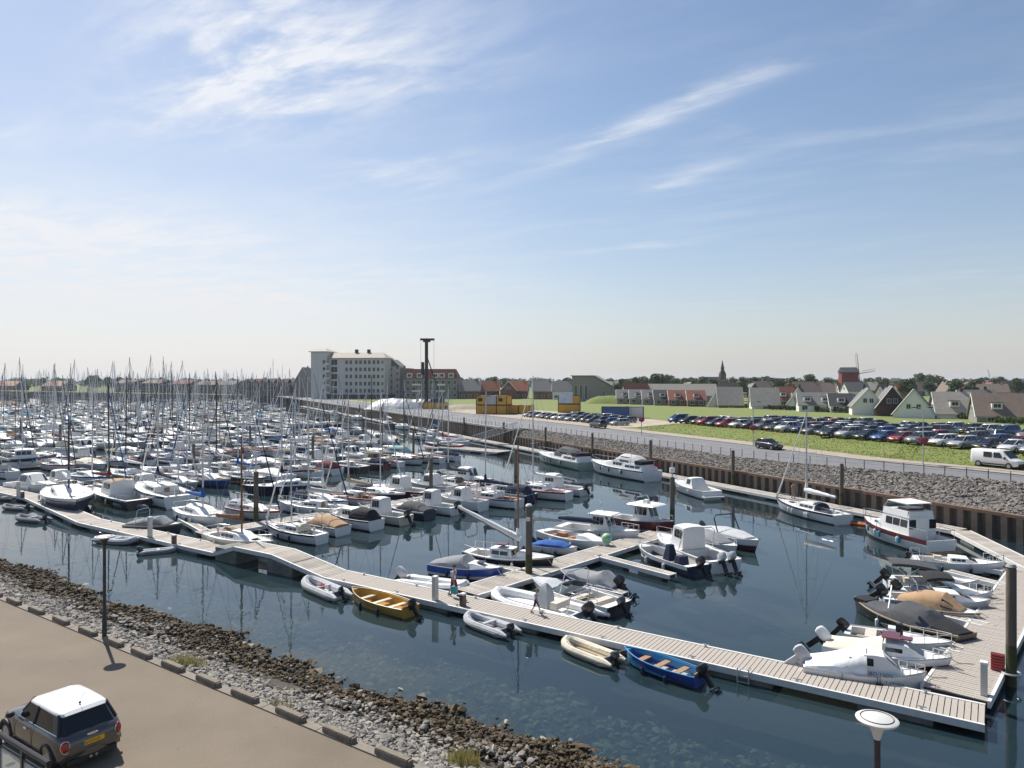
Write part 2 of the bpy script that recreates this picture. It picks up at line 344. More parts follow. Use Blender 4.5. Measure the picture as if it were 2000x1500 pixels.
mr = N('ShaderNodeMapRange'); mr.inputs[1].default_value = 0.38; mr.inputs[2].default_value = 0.66; mr.inputs[3].default_value = 0.12; mr.inputs[4].default_value = 1.15; L.new(n2.outputs[0], mr.inputs[0])
bpn = N('ShaderNodeBump'); bpn.inputs['Distance'].default_value = 0.02
ml = N('ShaderNodeMath'); ml.operation = 'MULTIPLY'; ml.inputs[1].default_value = 0.42; L.new(mr.outputs[0], ml.inputs[0]); L.new(ml.outputs[0], bpn.inputs['Strength'])
L.new(n1.outputs[0], bpn.inputs['Height']); L.new(bpn.outputs[0], gl.inputs['Normal']); L.new(bpn.outputs[0], fr.inputs['Normal'])
oo = N('ShaderNodeOutputMaterial'); L.new(m2.outputs[0], oo.inputs[0])
struct(sheet('water', [[ab(a, b, 0) for b in (17, 800)] for a in (250, -1000)], wm))
# far ground: one sheet of two regions out to the horizon
ts = [-300, -60] + list(range(-56, 140, 6)) + [200, 300, T_END]
g = MB(); g.loft([[wp(t, e_(t), ZR), wp(t, 30, ZR), wp(t, 9000, ZR)] for t in ts] , False)
c0 = wp(T_END, 0.5, ZR); far = c0 - Pd * 9000
g.add([c0, wp(9500, 0.5, ZR), far + Nd * 9000, far], [(0, 1, 2, 3)])
g.add([wp(T_END, 0.5, ZR), wp(T_END, 9000, ZR), wp(9500, 9000, ZR), wp(9500, 0.5, ZR)], [(0, 1, 2, 3)])
struct(g.build('ground', M_grass, smooth=0))
ts = [-60, -30] + list(range(-20, 100, 5)) + [120, 160, 220, 300, T_END]
struct(sheet('road', [[wp(t, e_(t) + 0.05, ZR + .004), wp(t, r1_(t), ZR + .004)] for t in ts], M_asph2))
struct(sheet('pavement', [[wp(t, r1_(t) + .02, ZR + .06), wp(t, r1_(t) + 4.2, ZR + .06)] for t in ts], M_pave))
kb = MB(); kb.loft([[wp(t, r1_(t) - .06, ZR), wp(t, r1_(t) - .06, ZR + .12), wp(t, r1_(t) + .08, ZR + .12), wp(t, r1_(t) + .08, ZR)] for t in ts], False)
struct(kb.build('kerb', M_conc))
struct(sheet('sand_lot', [[wp(t, r1_(t) + 4.25, ZR + .03), wp(t, 30, ZR + .03), wp(t, s2, ZR + .03)] for t, s2 in ((87, 30.1), (92, 44), (130, 50), (190, 46), (235, 31))], M_sand))
def emb(t):
    k = interp(t, [(-60, 1), (74, 1), (88, 0.0)]); s0 = r1_(t) + 4.25 + (1 - k) * 4; z = lambda f: ZR + .02 + (ZF - ZR) * k * f
    return [wp(t, s0, z(0)), wp(t, s0 + 1.5, z(.22)), wp(t, s0 + 3.2, z(.72)), wp(t, s0 + 4.6, z(.97)), wp(t, s0 + 8, z(1)), wp(t, 60, z(1)), wp(t, 78, z(1)), wp(t, 98, z(0))]
struct(sheet('grass_embankment', [emb(t) for t in list(range(-60, 75, 4)) + [74, 77, 80, 83, 86, 88]], M_grass))
def leafmat(name, c, c2):
    if name in MATS: return MATS[name]
    m = mat(name, c, .8, col2=c2, vscale=.5, islands=.35); nt = m.node_tree; b = nt.nodes['Principled BSDF']; out = nt.nodes['Material Output']
    t = nt.nodes.new('ShaderNodeBsdfTranslucent'); mx = nt.nodes.new('ShaderNodeMixShader'); mx.inputs[0].default_value = .35
    src = b.inputs['Base Color'].links[0].from_socket; nt.links.new(src, t.inputs[0]); nt.links.new(b.outputs[0], mx.inputs[1]); nt.links.new(t.outputs[0], mx.inputs[2]); nt.links.new(mx.outputs[0], out.inputs[0]); return m
# grass tufts along the near slope of the embankment
gv, gf = [], []
for i in range(16000):
    t = random.uniform(-25, 86) if random.random() < .8 else random.uniform(-5, 40); row = emb(t); u = random.uniform(0, 4.6); j = int(u)
    p = row[j].lerp(row[j + 1], u - j); h = random.uniform(.03, .11); a = random.uniform(0, 6.28); w = random.uniform(.05, .14)
    dx, dy = math.cos(a) * w, math.sin(a) * w; lx, ly = random.uniform(-.12, .12), random.uniform(-.12, .12); o = len(gv)
    gv += [(p.x - dx, p.y - dy, p.z - .03), (p.x + dx, p.y + dy, p.z - .03), (p.x + lx, p.y + ly, p.z + h)]; gf.append((o, o + 1, o + 2))
M_tuft = leafmat('grass_blades', (0.16, 0.22, 0.04), (0.22, 0.23, 0.075))
o = obj('grass_tufts', np_mesh('grass_tufts', np.array(gv), np.array(gf), M_tuft)); stuff(o); tag(o, 'rough green grass on the bank below the parked cars', 'grass')
# rubble revetment above the low wall
rev = []
for t in list(range(-40, 96, 4)): rev.append([wp(t, 0.3, ZWALL - .05)] + [wp(t, 0.3 + (e_(t) - .3) * f, ZWALL + (ZR - ZWALL) * f - .06) for f in (.33, .66, 1.0)])
M_revb = mat('revetment_bedding', (0.10, 0.095, 0.09), 0.95, var=.4, vscale=3)
REV = struct(sheet('stone_revetment', rev, M_revb))
n = 26000; t = RNG.uniform(0, 1, n) ** 1.35 * 114 - 20; ev = np.array([e_(x) for x in t]); f = RNG.uniform(0, 1, n); s = .3 + (ev - .3) * f; z = ZWALL + (ZR - ZWALL) * f
P = np.stack([W0.x + Ud.x * t + Vd.x * s, W0.y + Ud.y * t + Vd.y * s, z], -1); S = RNG.uniform(.09, .22, n)
M_rev = mat('revetment_stone', (0.185, 0.165, 0.145), 0.85, var=.3, vscale=4, islands=0.5)
d = np.hypot(P[:, 0], P[:, 1]); key = np.where(P[:, 0] < d * .58, S / d, 0); idx = np.argsort(-key)[:300]; mask = np.ones(n, bool); mask[idx] = False
protos = [np_mesh('stone', *rock_arrays(np.zeros((1, 3)), np.ones(1)), M_rev) for _ in range(6)]
for q in idx:
    o = obj('stone', protos[q % 6], REV, loc=Vector(P[q]) + Vector((0, 0, .04))); o.scale = [float(S[q]) * 1.1] * 3; o.rotation_euler = (0, 0, q * 1.3)
stuff(obj('revetment_stones', np_mesh('revetment_stones', *rock_arrays(P[mask], S[mask]), M_rev), REV))
# sheet-pile quay wall: every pile a piece
QW = empty('quay_wall', wp(0, 0)); QW.rotation_euler = (0, 0, 0)
tag(QW, 'long steel sheet pile wall with rusty cap along the far quay', 'quay wall')
def pile_mesh(h):
    b = MB(); pr = [(-.60, .0), (-.42, .0), (-.26, -.34), (.26, -.34), (.42, .0), (.60, .0)]
    b.loft([[(x, y, z) for x, y in pr] for z in (-3.2, h)], False); return b.mesh('sheet_pile', M_pile, smooth=0)
lowm, highm = pile_mesh(ZWALL - .1), pile_mesh(ZR - .25)
for i in range(302):
    t = -13 + i * 1.2; hi = t > 92
    o = obj('sheet_pile', highm if hi else lowm, QW, loc=wp(t, 0.15) - W0, rz=ang(-Ud))
def bar(b, p, q, w, h, m=0):
    """horizontal bar of width w, height h from p to q (centre line)"""
    d = (q - p); l = d.length; b.box((p + q) / 2, (l, w, h), m, rz=ang(d)); return b
cb = MB(); bar(cb, wp(-14, .12, ZWALL) - W0, wp(92.3, .12, ZWALL) - W0, .62, .26); cb.build('cap_beam', M_rust, QW)
cb = MB(); bar(cb, wp(92.4, .12, ZR - .13) - W0, wp(T_END, .12, ZR - .13) - W0, .75, .35); cb.build('concrete_cap', M_conc, QW)
cb = MB(); cb.box(wp(92.35, 1.5, 2.3) - W0, (.3, 3.4, 2.2), rz=ang(Ud)); cb.build('end_wall', M_conc, QW)
fq = MB(); q0 = wp(T_END, 0.3) ; q1 = q0 - Pd * 700
bar(fq, Vector((q0.x, q0.y, .2)), Vector((q1.x, q1.y, .2)), .5, 6.4)
tag(fq.build('quay_wall', M_pile), 'dark quay wall closing the far end of the harbour', 'quay wall')
# railing on the far quay edge
RL = empty('quay_railing', wp(0, 3)); tag(RL, 'galvanised railing with slim posts along the far quay road', 'railing'); o0 = RL.location.copy()
pm = MB(); pm.box((0, 0, .5), (.06, .06, 1.0)); pm.box((0, 0, .02), (.16, .16, .04)); pm = pm.mesh('post', M_rust); prev = None; rr = [MB(), MB()]
for i in range(150):
    t = -14 + i * 1.85; p = wp(t, e_(t) + (.25 if t < 96 else .1), ZR)
    obj('post', pm, RL, loc=p - o0, rz=ang(Ud))
    if prev is not None:
        for k, zz in ((0, .98), (1, .55)): rr[k].tube([prev + Vector((0, 0, zz)) - o0, p + Vector((0, 0, zz)) - o0], .032 if k == 0 else .02, 5)
    prev = p
for k in rr: k.build('rail', M_galv, RL)
# ================================================================== floating walkways
M_plank = mat('weathered_decking', (0.42, 0.375, 0.325), 0.85, var=.28, vscale=2.0, bump=.25, bscale=30, stretch=(1, 6, 1), islands=.10)
M_pland = mat('deck_planks', (0.42, 0.375, 0.325), 0.85, var=.3, vscale=1.0, islands=.16)
M_edge = mat('pale_edge_board', (0.70, 0.69, 0.66), 0.6, var=.2, vscale=3)
M_float = mat('concrete_float', (0.22, 0.22, 0.205), 0.85, col2=(0.10, 0.11, 0.085), vscale=1.5, bump=.2)
M_under = mat('dark_frame', (0.045, 0.04, 0.036), 0.8)
DECK = 0.50
def pontoon(name, label, p, q, w, singles=0, spacing=.22, zp=DECK, zq=DECK, floats=True, group=None, fstep=6.0, plank_m=None):
    """walkway from p to q; planks as pieces (up to `singles`), edge boards, frame, floats"""
    p = Vector((p.x, p.y, 0)); q = Vector((q.x, q.y, 0)); d = q - p; l = d.length; a = ang(d)
    root = empty(name, p, a); tag(root, label, 'walkway', group)
    slope = (zq - zp) / l; n = max(1, int(l / spacing)); sp = l / n
    tilt = -math.atan2(zq - zp, l)
    pm = MB(); pm.box((0, 0, 0), (sp * .86, w - .16, .05)); pmesh = None
    rest = MB(); near_p = p.length < q.length
    for i in range(n):
        x = (i + .5) * sp; z = zp + slope * x - .025
        k = i if near_p else n - 1 - i
        if k < singles:
            if pmesh is None: pmesh = pm.mesh('plank', plank_m or M_plank)
            o = obj('plank', pmesh, root, loc=(x, random.uniform(-.008, .008), z + random.uniform(-.003, .003))); o.rotation_euler = (0, tilt, random.uniform(-.004, .004))
        else: rest.box((x, 0, z), (sp * .86, w - .16, .05), ry=tilt)
    if rest.V: stuff(rest.build('planks', M_pland, root, smooth=0))
    for s in (-1, 1):
        e = MB(); y = s * (w / 2 - .035)
        e.loft([[(x, y - .06, zz + .02), (x, y + .06, zz + .02), (x, y + .06, zz - .26), (x, y - .06, zz - .26)] for x, zz in ((0, zp), (l, zq))], True, True)
        e.build('edge_board', M_edge, root)
    f = MB(); f.loft([[(x, -w / 2 + .12, zz - .06), (x, w / 2 - .12, zz - .06), (x, w / 2 - .12, zz - .24), (x, -w / 2 + .12, zz - .24)] for x, zz in ((.02, zp), (l - .02, zq))], True, True)
    f.build('frame', M_under, root)
    if floats:
        k = max(1, round(l / fstep)); fm = MB(); fm.box((0, 0, -.14), (min(2.6, l / k * .6), w - .1, .9)); fm = fm.mesh('float', M_float)
        for i in range(k): obj('float', fm, root, loc=((i + .5) * l / k, 0, 0))
    return root
A0 = Vector((17.2, 26.1, 0)) + Nd * .98; B0 = Vector((-38.6, 63.6, 0)) + Nd * .98; PD = (B0 - A0).normalized()
def mp_(dist): return A0 + PD * dist
pontoon('floating_walkway', 'long plank walkway beside the yellow boat and the blue rowing boat', mp_(0), mp_(35.2), 2.05, singles=160)
pontoon('walkway_ramp', 'sloping plank ramp leading up onto the raised walkway bridge', mp_(35.25), mp_(40.4), 2.0, zq=1.25, floats=False)
pontoon('walkway_bridge', 'raised flat walkway bridge with a gap for water below', mp_(40.43), mp_(44.5), 2.0, zp=1.25, zq=1.25, floats=False)
pontoon('walkway_ramp', 'short plank ramp dropping from the raised bridge towards the grey dinghies', mp_(44.53), mp_(47), 2.0, zp=1.25, floats=False)
for dd, ln, hh in ((39.6, 2.6, 1.05), (45.6, 2.4, 1.0)):
    f = MB(); f.box((0, 0, .2), (ln, 1.9, hh + .5)); p = mp_(dd); f = f.build('bridge_float', M_float, loc=(p.x, p.y, 0), rz=ang(PD))
    tag(f, 'grey concrete float carrying one end of the raised walkway bridge', 'float', 'floats under the raised bridge')
pontoon('floating_walkway', 'plank walkway between the raised bridge and the bend by the dinghies', mp_(47.05), mp_(67), 2.05)
pB = mp_(67.05); pC = Vector((-52.3, 77.4, 0)) + Nd * .6
pontoon('floating_walkway', 'slanting walkway section at the bend beside the grey tenders', pB, pC, 2.0)
pontoon('floating_walkway', 'walkway section running on past the big flybridge cruisers', pC - Pd * .05, pC - Pd * 90, 2.0)
G2 = Vector((.664, .748, 0)); c2 = Vector((17.75, 28.75, 0)); e2 = c2 + G2 * 25.5
pontoon('floating_walkway', 'wide plank walkway leading from the corner along the covered sloops', c2, e2, 2.4, singles=110)
pontoon('floating_walkway', 'narrow walkway linking the quay wall pontoon to the corner pier', wp(1.6, -1.75), e2 + Vector((.3, -.6, 0)), 1.6)
WALLP = pontoon('floating_walkway', 'narrow pontoon running along the foot of the sheet pile wall', wp(1.7, -1.65), wp(340, -1.65), 1.9, spacing=.45, fstep=9)
K = []                      # side piers
def s_of(p): return (p - W0).dot(Vd)
for k in range(13):
    if k == 0: st = Vector((-2.75, 42.6, 0)); ln = 22.5
    else:
        st = mp_(0) if False else None
        st = [None, Vector((-25.6, 58.9, 0)), Vector((-53.5, 81.5, 0))][k] if k < 3 else Vector((-53.5, 81.5, 0)) - Pd * 31 * (k - 2)
        ln = (-24 - s_of(st)) / Gd.dot(Vd)
    K.append((st, ln))
    lab = 'plank side pier with the pilothouse boats and blue covered speedboat' if k == 0 else ('side pier in the %s row of moored boats behind the walkway' % ORD[k])
    pontoon('side_pier', lab, st, st + Gd * ln, 2.1 if k < 2 else 1.9, spacing=.22 if k < 2 else .5, fstep=5 if k < 3 else 12, group=None)
# finger piers beside the hero boats (photo pixels of both ends at deck height)
for x0, y0, x1, y1, lab in ((1168, 1084, 1314, 1122, 'empty grey finger pier pointing into open water'), (1105, 1132, 1222, 1158, 'short finger pier beside the blue boat with grey cover'),
                            (1040, 1118, 968, 1104, 'short finger pier between the black sailing boat and the blue speedboat'), (1962, 1114, 1827, 1091, 'grated finger pier beside the mastless white sailing boat'),
                            (1962, 1142, 1850, 1114, 'grated finger pier beside the boat with the grey sunshade'), (1878, 1270, 1740, 1238, 'finger pier between the maroon boat and the white runabout'),
                            (1925, 1220, 1800, 1188, 'finger pier between the black sloop and the beige tent boat'), (402, 1037, 354, 1011, 'short finger pier beside the grey covered sloop'),
                            (660, 1006, 700, 1022, 'short finger pier beside the white boat with tan covers')):
    p, q = at(x0, y0, DECK), at(x1, y1, DECK)
    pontoon('finger_pier', lab, p, q, .75, spacing=.3, fstep=3.2)
# mooring piles
M_pilew = mat('weathered_pile', (0.15, 0.125, 0.10), 0.9, col2=(0.09, 0.075, 0.06), vscale=2.5, bump=.5, bscale=10, stretch=(1, 1, .25))
M_algae = mat('algae_band', (0.07, 0.075, 0.018), 0.8, col2=(0.04, 0.04, 0.015), vscale=4)
def pile(p, top, label, r=.22, capc=None):
    root = empty('mooring_pile', (p.x, p.y, 0)); tag(root, label, 'mooring pile', 'mooring piles in the harbour')
    b = MB(); b.tube([(0, 0, 1.75), (0, 0, top - .12), (0, 0, top)], [r, r * .98, r * .8], 12); b.build('shaft', M_pilew, root)
    b = MB(); b.tube([(0, 0, -3.4), (0, 0, 1.752)], r * 1.01, 12); b.build('weedy_foot', M_algae, root)
    if capc:
        b = MB(); b.disc((0, 0, top - .02), r * 1.08, .12, 12, r2=r * .7); b.build('cap', capc, root)
    return root
pile(at(1033, 1134), 4.9, 'tall mooring pile with berth number plate beside the black sailing boat', capc=M_white)
pn = MB(); q = at(1033, 1134); pn.box((q.x - .05, q.y - .245, 4.05), (.24, .02, .24)); pn = pn.build('number_plate', M_white); tag(pn, 'small white number plate on the tall mooring pile', 'sign')
fc = bpy.data.curves.new('number', 'FONT'); fc.body = '60'; fc.size = .19; fc.align_x = 'CENTER'; fo = bpy.data.objects.new('number', fc); COL.objects.link(fo); fc.materials.append(mat('red_paint', (.55, .05, .04), .5))
fo.parent = pn; fo.location = (q.x - .05, q.y - .258, 3.98); fo.rotation_euler = (R(90), 0, 0)
PW = pile(at(1313, 1034), 4.6, 'mooring pile carrying a slim pole with a white box'); b = MB(); b.tube([(0, 0, 4.6), (0, 0, 5.9)], .06, 6); b.build('pole', M_galv, PW); b = MB(); b.box((0, 0, 5.2), (.42, .3, .42)); b.build('white_box', M_white, PW)
pile(at(500, 1028), 4.9, 'weathered mooring pile behind the beige cockpit sailing boat')
cp = at(1975, 1330, .2); pile(cp, 5.1, 'thick wooden mooring pile held by a steel collar at the corner', r=.2, capc=M_conc)
b = MB(); b.tube([(cp.x + .35 * math.cos(a), cp.y + .35 * math.sin(a), .55) for a in [i * .52 for i in range(13)]], .05, 6); tag(b.build('pile_collar', M_galv), 'galvanised pile collar bolted to the corner walkway', 'pile collar')
for k, (st, ln) in enumerate(K[1:9], 1):
    for f in ((.62, .97) if k == 1 else (.3, .62, .97)):
        p = st + Gd * ln * f + Pd * 1.35
        if abs(p.x / p.y) < .75: pile(p, 4.9, 'mooring pile standing beside the side pier of the %s boat row' % ORD[k], r=.2)
for i, t in enumerate((14.5, 30, 46.5, 62, 78, 96, 118, 140, 165, 190, 220)): pile(wp(t, -.42), 4.7, 'dark steel pile between the wall pontoon and the sheet piling', r=.2)
# service pedestals and bollards on the walkway
def pedestal(p, h, label, col, z=DECK):
    root = empty('service_pedestal', (p.x, p.y, z), ang(PD)); tag(root, label, 'pedestal')
    b = MB(); b.box((0, 0, h / 2), (.24, .30, h)); b.build('column', col, root)
    b = MB(); b.box((0, 0, h + .04), (.29, .35, .08), taper=.85); b.build('cap', M_white, root)
    b = MB(); b.box((0, -.157, h * .5), (.12, .02, h * .7)); b.build('socket_panel', M_black, root)
M_ped = mat('pedestal_grey', (.55, .54, .52), .4, .2); M_pedb = mat('pedestal_brown', (.09, .055, .045), .5)
pedestal(at(293, 1049, DECK), 1.55, 'tall white service pedestal beside the grey dinghies', M_ped); pedestal(at(850, 1172, DECK), 1.3, 'tall pale service pedestal next to the walking man', M_ped)
pedestal(at(1922, 1357, DECK), 1.25, 'pale service pedestal at the corner of the walkway', M_ped); pedestal(at(36, 969, DECK), 1.5, 'white service pedestal at the slanting walkway bend', M_ped)
pedestal(at(340, 1062, DECK), .62, 'low dark brown hose cabinet on the left walkway', M_pedb); pedestal(at(904, 1183, DECK), .62, 'low dark brown hose cabinet behind the walking man', M_pedb); pedestal(at(44, 972, DECK), .6, 'low brown hose cabinet at the walkway bend', M_pedb)
rb = empty('lifebuoy_cabinet', at(1949, 1310, DECK), ang(G2)); tag(rb, 'red and dark slatted lifebuoy cabinet by the corner pile', 'cabinet')
b = MB(); b.box((0, 0, .38), (.12, .5, .76)); b.build('back_board', M_pedb, rb)
for i in range(6): b = MB(); b.box((-.09, 0, .1 + i * .12), (.06, .5, .07)); b.build('slat', mat('red_slat', (.5, .05, .05), .5), rb)
ld = empty('boarding_ladder', at(1452, 1312, DECK), ang(PD)); tag(ld, 'galvanised boarding ladder hanging from the long walkway', 'ladder')
for s in (-1, 1): b = MB(); b.tube([(s * .24, -.25, .12), (s * .24, .06, .14), (s * .24, .1, -1.1)], .03, 6); b.build('stile', M_galv, ld)
for i in range(4): b = MB(); b.tube([(-.24, .09, -.15 - i * .28), (.24, .09, -.15 - i * .28)], .022, 6); b.build('rung', M_galv, ld)
cm = MB(); cm.box((0, 0, .05), (.1, .08, .1)); cm.tube([(-.17, 0, .1), (.17, 0, .1)], .025, 6); cm = cm.mesh('cleat', M_galv)
for i in range(15):
    for s in (-1, 1):
        d_ = 2 + i * 4.5
        if 34 < d_ < 47: continue
        p = mp_(d_) + Nd * s * .86; o = obj('cleat', cm, loc=(p.x, p.y, DECK + .02), rz=ang(PD)); tag(o, 'small steel mooring cleat on the walkway edge', 'cleat', 'mooring cleats on the walkway')
# ================================================================== boats
PAL = {'white': (.82, .82, .80), 'cream': (.70, .64, .50), 'navy': (.012, .02, .055), 'black': (.016, .016, .018), 'blue': (.02, .10, .36), 'light blue': (.05, .27, .52), 'grey': (.24, .25, .265), 'light grey': (.48, .49, .50),
       'dark grey': (.07, .072, .078), 'maroon': (.13, .018, .022), 'red': (.42, .03, .03), 'green': (.03, .10, .07), 'pale green': (.28, .38, .33), 'yellow': (.52, .30, .05), 'beige': (.46, .36, .24), 'brown': (.17, .085, .045), 'tan': (.42, .27, .15), 'orange': (.75, .21, .03), 'royal blue': (.018, .06, .30), 'turquoise': (.04, .34, .48)}
def gel(c): return mat('gelcoat_' + c.replace(' ', '_'), PAL[c], .28, var=.10, vscale=1.2, coat=.3)
def canvas(c): return mat('canvas_' + c.replace(' ', '_'), PAL[c], .9, var=.22, vscale=2.5, bump=.5, bscale=5)
M_anti = mat('antifouling', (.022, .026, .035), .7); M_deck = mat('nonskid_deck', (.78, .77, .74), .6, var=.14, vscale=2.5)
M_teak = mat('teak', (.36, .21, .11), .6, var=.3, vscale=4, stretch=(1, 8, 1)); M_win = mat('tinted_glass', (.012, .016, .022), .06, spec=.8)
M_clear = mat('pale_windscreen', (.10, .14, .15), .06, spec=.9); M_alu = mat('aluminium_spar', (.58, .59, .60), .4, .25); M_spard = mat('dark_spar', (.035, .035, .038), .4, .3); M_wood = mat('varnished_spar', (.23, .09, .03), .35, var=.2, coat=.4)
M_wire = mat('rigging_wire', (.25, .25, .26), .4, .7); M_sole = mat('cockpit_sole', (.33, .29, .23), .8, var=.2); M_steel = mat('stainless_rail', (.62, .62, .62), .22, .9); M_vinyl = mat('cream_vinyl', (.58, .53, .45), .6, var=.1)
M_rope = mat('mooring_rope', (.40, .37, .31), .9)
SPAR = {'silver': M_alu, 'dark': M_spard, 'varnished': M_wood}
class Boat:
    def __init__(s, L, B, F, tw=.72, e=2.2, sb=.35, ss=.0, rake=.5, full=.45, depth=.35):
        s.L, s.B, s.F, s.tw, s.e, s.sb, s.ss, s.rake, s.full, s.depth = L, B, F, tw, e, sb, ss, rake, full, depth; s.P = []
    def hw(s, u):
        f = s.full
        if u <= f: r = s.tw + (1 - s.tw) * (1 - ((f - u) / f) ** 2)
        else: r = 1 - ((u - f) / (1 - f)) ** s.e
        return max(.015, r) * s.B / 2
    def sh(s, u): return s.F * (1 + s.sb * max(0, (u - .25) / .75) ** 2 + s.ss * max(0, (.35 - u) / .35) ** 2)
    def X(s, u): return (u - .5) * s.L
    def add(s, name, mb, mats, sub=None):
        if mb.V: s.P.append((name, mb, mats if isinstance(mats, (list, tuple)) else [mats], sub))
        return mb
    def us(s, extra=(), n=11):
        return sorted(set([round(i / n, 4) for i in range(n)] + [.96, .985, 1.0] + [round(x, 4) for x in extra]))
    def hull(s, c, stripe=None, band=(.86, 1.0), boot='navy', n=9):
        fr = [1.0, band[0] if band[1] > .99 else .9, .55, .14, .0, -1]
        wf = [1.0, .99, .95, .88, .82, 0.0]; b = MB(); rings = []
        for u in s.us(n=n):
            h = s.sh(u); w = s.hw(u); side = []
            for f, k in zip(fr, wf):
                z = h * f if f >= 0 else -s.depth * (1 - .8 * u ** 3)
                k2 = k ** (1 + 2.2 * u); x = s.X(u) - s.rake * (1 - max(f, -.3)) * u ** 5
                side.append((x, w * k2, z))
            rings.append(side + [(x, -y, z) for x, y, z in side[-2::-1]])
        mr = [1, 0, 0, 2, 2]; mr = mr + mr[::-1]
        b.loft(rings, False, False, mrow=mr); o = len(rings[0]); b.F.append(tuple(range(o))); b.M.append(0)
        s.add('hull', b, [gel(c), gel(stripe or c), mat('antifoul_' + boot, PAL[boot], .7)])
    def deck(s, c0=None, c1=None, inner=.78, sole=.25, drop=.03, m=None, solem=None, n=9):
        b = MB(); us = s.us((c0, c1) if c0 is not None else (), n=n); b2 = MB()
        def row(u, k, z): return [(s.X(u), s.hw(u) * k, z), (s.X(u), -s.hw(u) * k, z)]
        for a, c in zip(us, us[1:]):
            za, zc = s.sh(a) - drop, s.sh(c) - drop; m_ = (a + c) / 2
            if c0 is None or m_ < c0 or m_ > c1: b.loft([row(a, .97, za), row(c, .97, zc)], False)
            else:
                for sg in (1, -1):
                    A = [(s.X(a), sg * s.hw(a) * .97, za), (s.X(a), sg * s.hw(a) * inner, za), (s.X(a), sg * s.hw(a) * inner * .95, sole)]
                    C = [(s.X(c), sg * s.hw(c) * .97, zc), (s.X(c), sg * s.hw(c) * inner, zc), (s.X(c), sg * s.hw(c) * inner * .95, sole)]
                    b.loft([A, C], False)
                b2.loft([row(a, inner * .95, sole), row(c, inner * .95, sole)], False)
        if c0 is not None:
            for u in (c0, c1):
                z = s.sh(u) - drop; b.add(row(u, inner, z) + row(u, inner * .95, sole)[::-1], [(0, 1, 2, 3)])
        s.add('deck', b, m or M_deck)
        s.add('cockpit_sole', b2, solem or M_sole)
        g = MB()      # gunwale rail
        for sg in (1, -1): g.tube([(s.X(u), sg * s.hw(u) * .985, s.sh(u)) for u in us], .022 + .002 * s.L, 5)
        return g
    def cab(s, u0, u1, wf, h, fs=.12, bs=.0, z=None, roof=None, wall=None, win=True, wv=(.35, .82), wr=(.08, .9), front=True, name='cabin', top=.86, split=3):
        """cabin trunk between two stations; fs/bs = length of the sloping front/back in hull lengths"""
        z = z if z is not None else s.sh((u0 + u1) / 2) - .05; b = MB(); rings = []
        st = [(u0, 0 if bs else 1)] + ([(u0 + bs, 1)] if bs else []) + [((u0 + bs) * .5 + (u1 - fs) * .5, 1.04), (u1 - fs, 1)] + ([(u1, .03)] if fs else [])
        def sec(u, k):
            w = s.hw(u) * wf; H = h * k; x = s.X(u); t = 1 - (1 - top) * k
            return [(x, w, z - .1), (x, w, z), (x, w * t, z + H), (x, w * t * .55, z + H * 1.05), (x, 0, z + H * 1.07), (x, -w * t * .55, z + H * 1.05), (x, -w * t, z + H), (x, -w, z), (x, -w, z - .1)]
        for u, k in st: rings.append(sec(u, max(k, .02)))
        mr = [0, 0, 1, 1, 1, 1, 0, 0]; b.loft(rings, False, mrow=mr); nn = len(rings[0])
        b.add(rings[0], [tuple(range(nn))], 0); b.add(rings[-1], [tuple(range(nn))[::-1]], 0)
        s.add(name, b, [wall or M_white, roof or wall or M_deck])
        if win:
            ua, ub = u0 + bs + (u1 - fs - u0 - bs) * wr[0], u0 + bs + (u1 - fs - u0 - bs) * wr[1]
            for sg in (1, -1):
                for i in range(split):
                    a, c = ua + (ub - ua) * (i + .06) / split, ua + (ub - ua) * (i + .94) / split; w_ = MB(); q = []
                    for u, v in ((a, wv[0]), (c, wv[0]), (c, wv[1]), (a, wv[1])): q.append((s.X(u), sg * (s.hw(u) * wf * (1 - (1 - top) * v) + .012), z + h * v))
                    w_.add(q, [(0, 1, 2, 3)]); s.add('window', w_, M_win)
            if front and fs:
                w1, w0 = s.hw(u1 - fs) * wf * top, s.hw(u1) * wf
                for lo, hi in ((-.9, -.06), (.06, .9)):
                    w_ = MB(); q = []
                    for f, y in ((.3, lo), (.3, hi), (.93, hi), (.93, lo)):
                        u = u1 - fs * f; ww = w0 + (w1 - w0) * f; q.append((s.X(u) + .02, y * ww, z + h * f + .02))
                    w_.add(q, [(0, 1, 2, 3)]); s.add('windscreen', w_, M_win)
        return z + h
    def tent(s, prof, wf, col, name='canvas_cover', zoff=0.0, win=None, sag=0.0, edge=-.06):
        """canvas stretched over the boat: profile [(u, height above sheer)]"""
        b = MB(); rings = []; us = []
        for (a, h0), (c, h1) in zip(prof, prof[1:]):
            for i in range(3): us.append((a + (c - a) * i / 3, h0 + (h1 - h0) * i / 3 - sag * math.sin(math.pi * i / 3)))
        us.append(prof[-1])
        for u, h in us:
            w = s.hw(u) * wf; z0 = s.sh(u) + zoff; x = s.X(u)
            rings.append([(x, w * 1.02, z0 + edge)] + [(x, w * math.cos(a), z0 + h * math.sin(a) ** .8) for a in [math.pi * i / 8 for i in range(9)]] + [(x, -w * 1.02, z0 + edge)])
        b.loft(rings, False)
        for r in (rings[0], rings[-1]): b.add(r, [tuple(range(len(r)))])
        s.add(name, b, canvas(col))
        if win:
            for sg in (1, -1):
                w_ = MB(); q = []
                for u, v in ((win[0], .25), (win[1], .25), (win[1], .75), (win[0], .75)):
                    h = interp(u, prof); a = math.asin(v ** 1.25); q.append((s.X(u), sg * (s.hw(u) * wf * math.cos(a) + .02), s.sh(u) + zoff + h * v + .01))
                w_.add(q, [(0, 1, 2, 3)]); s.add('window', w_, M_win)
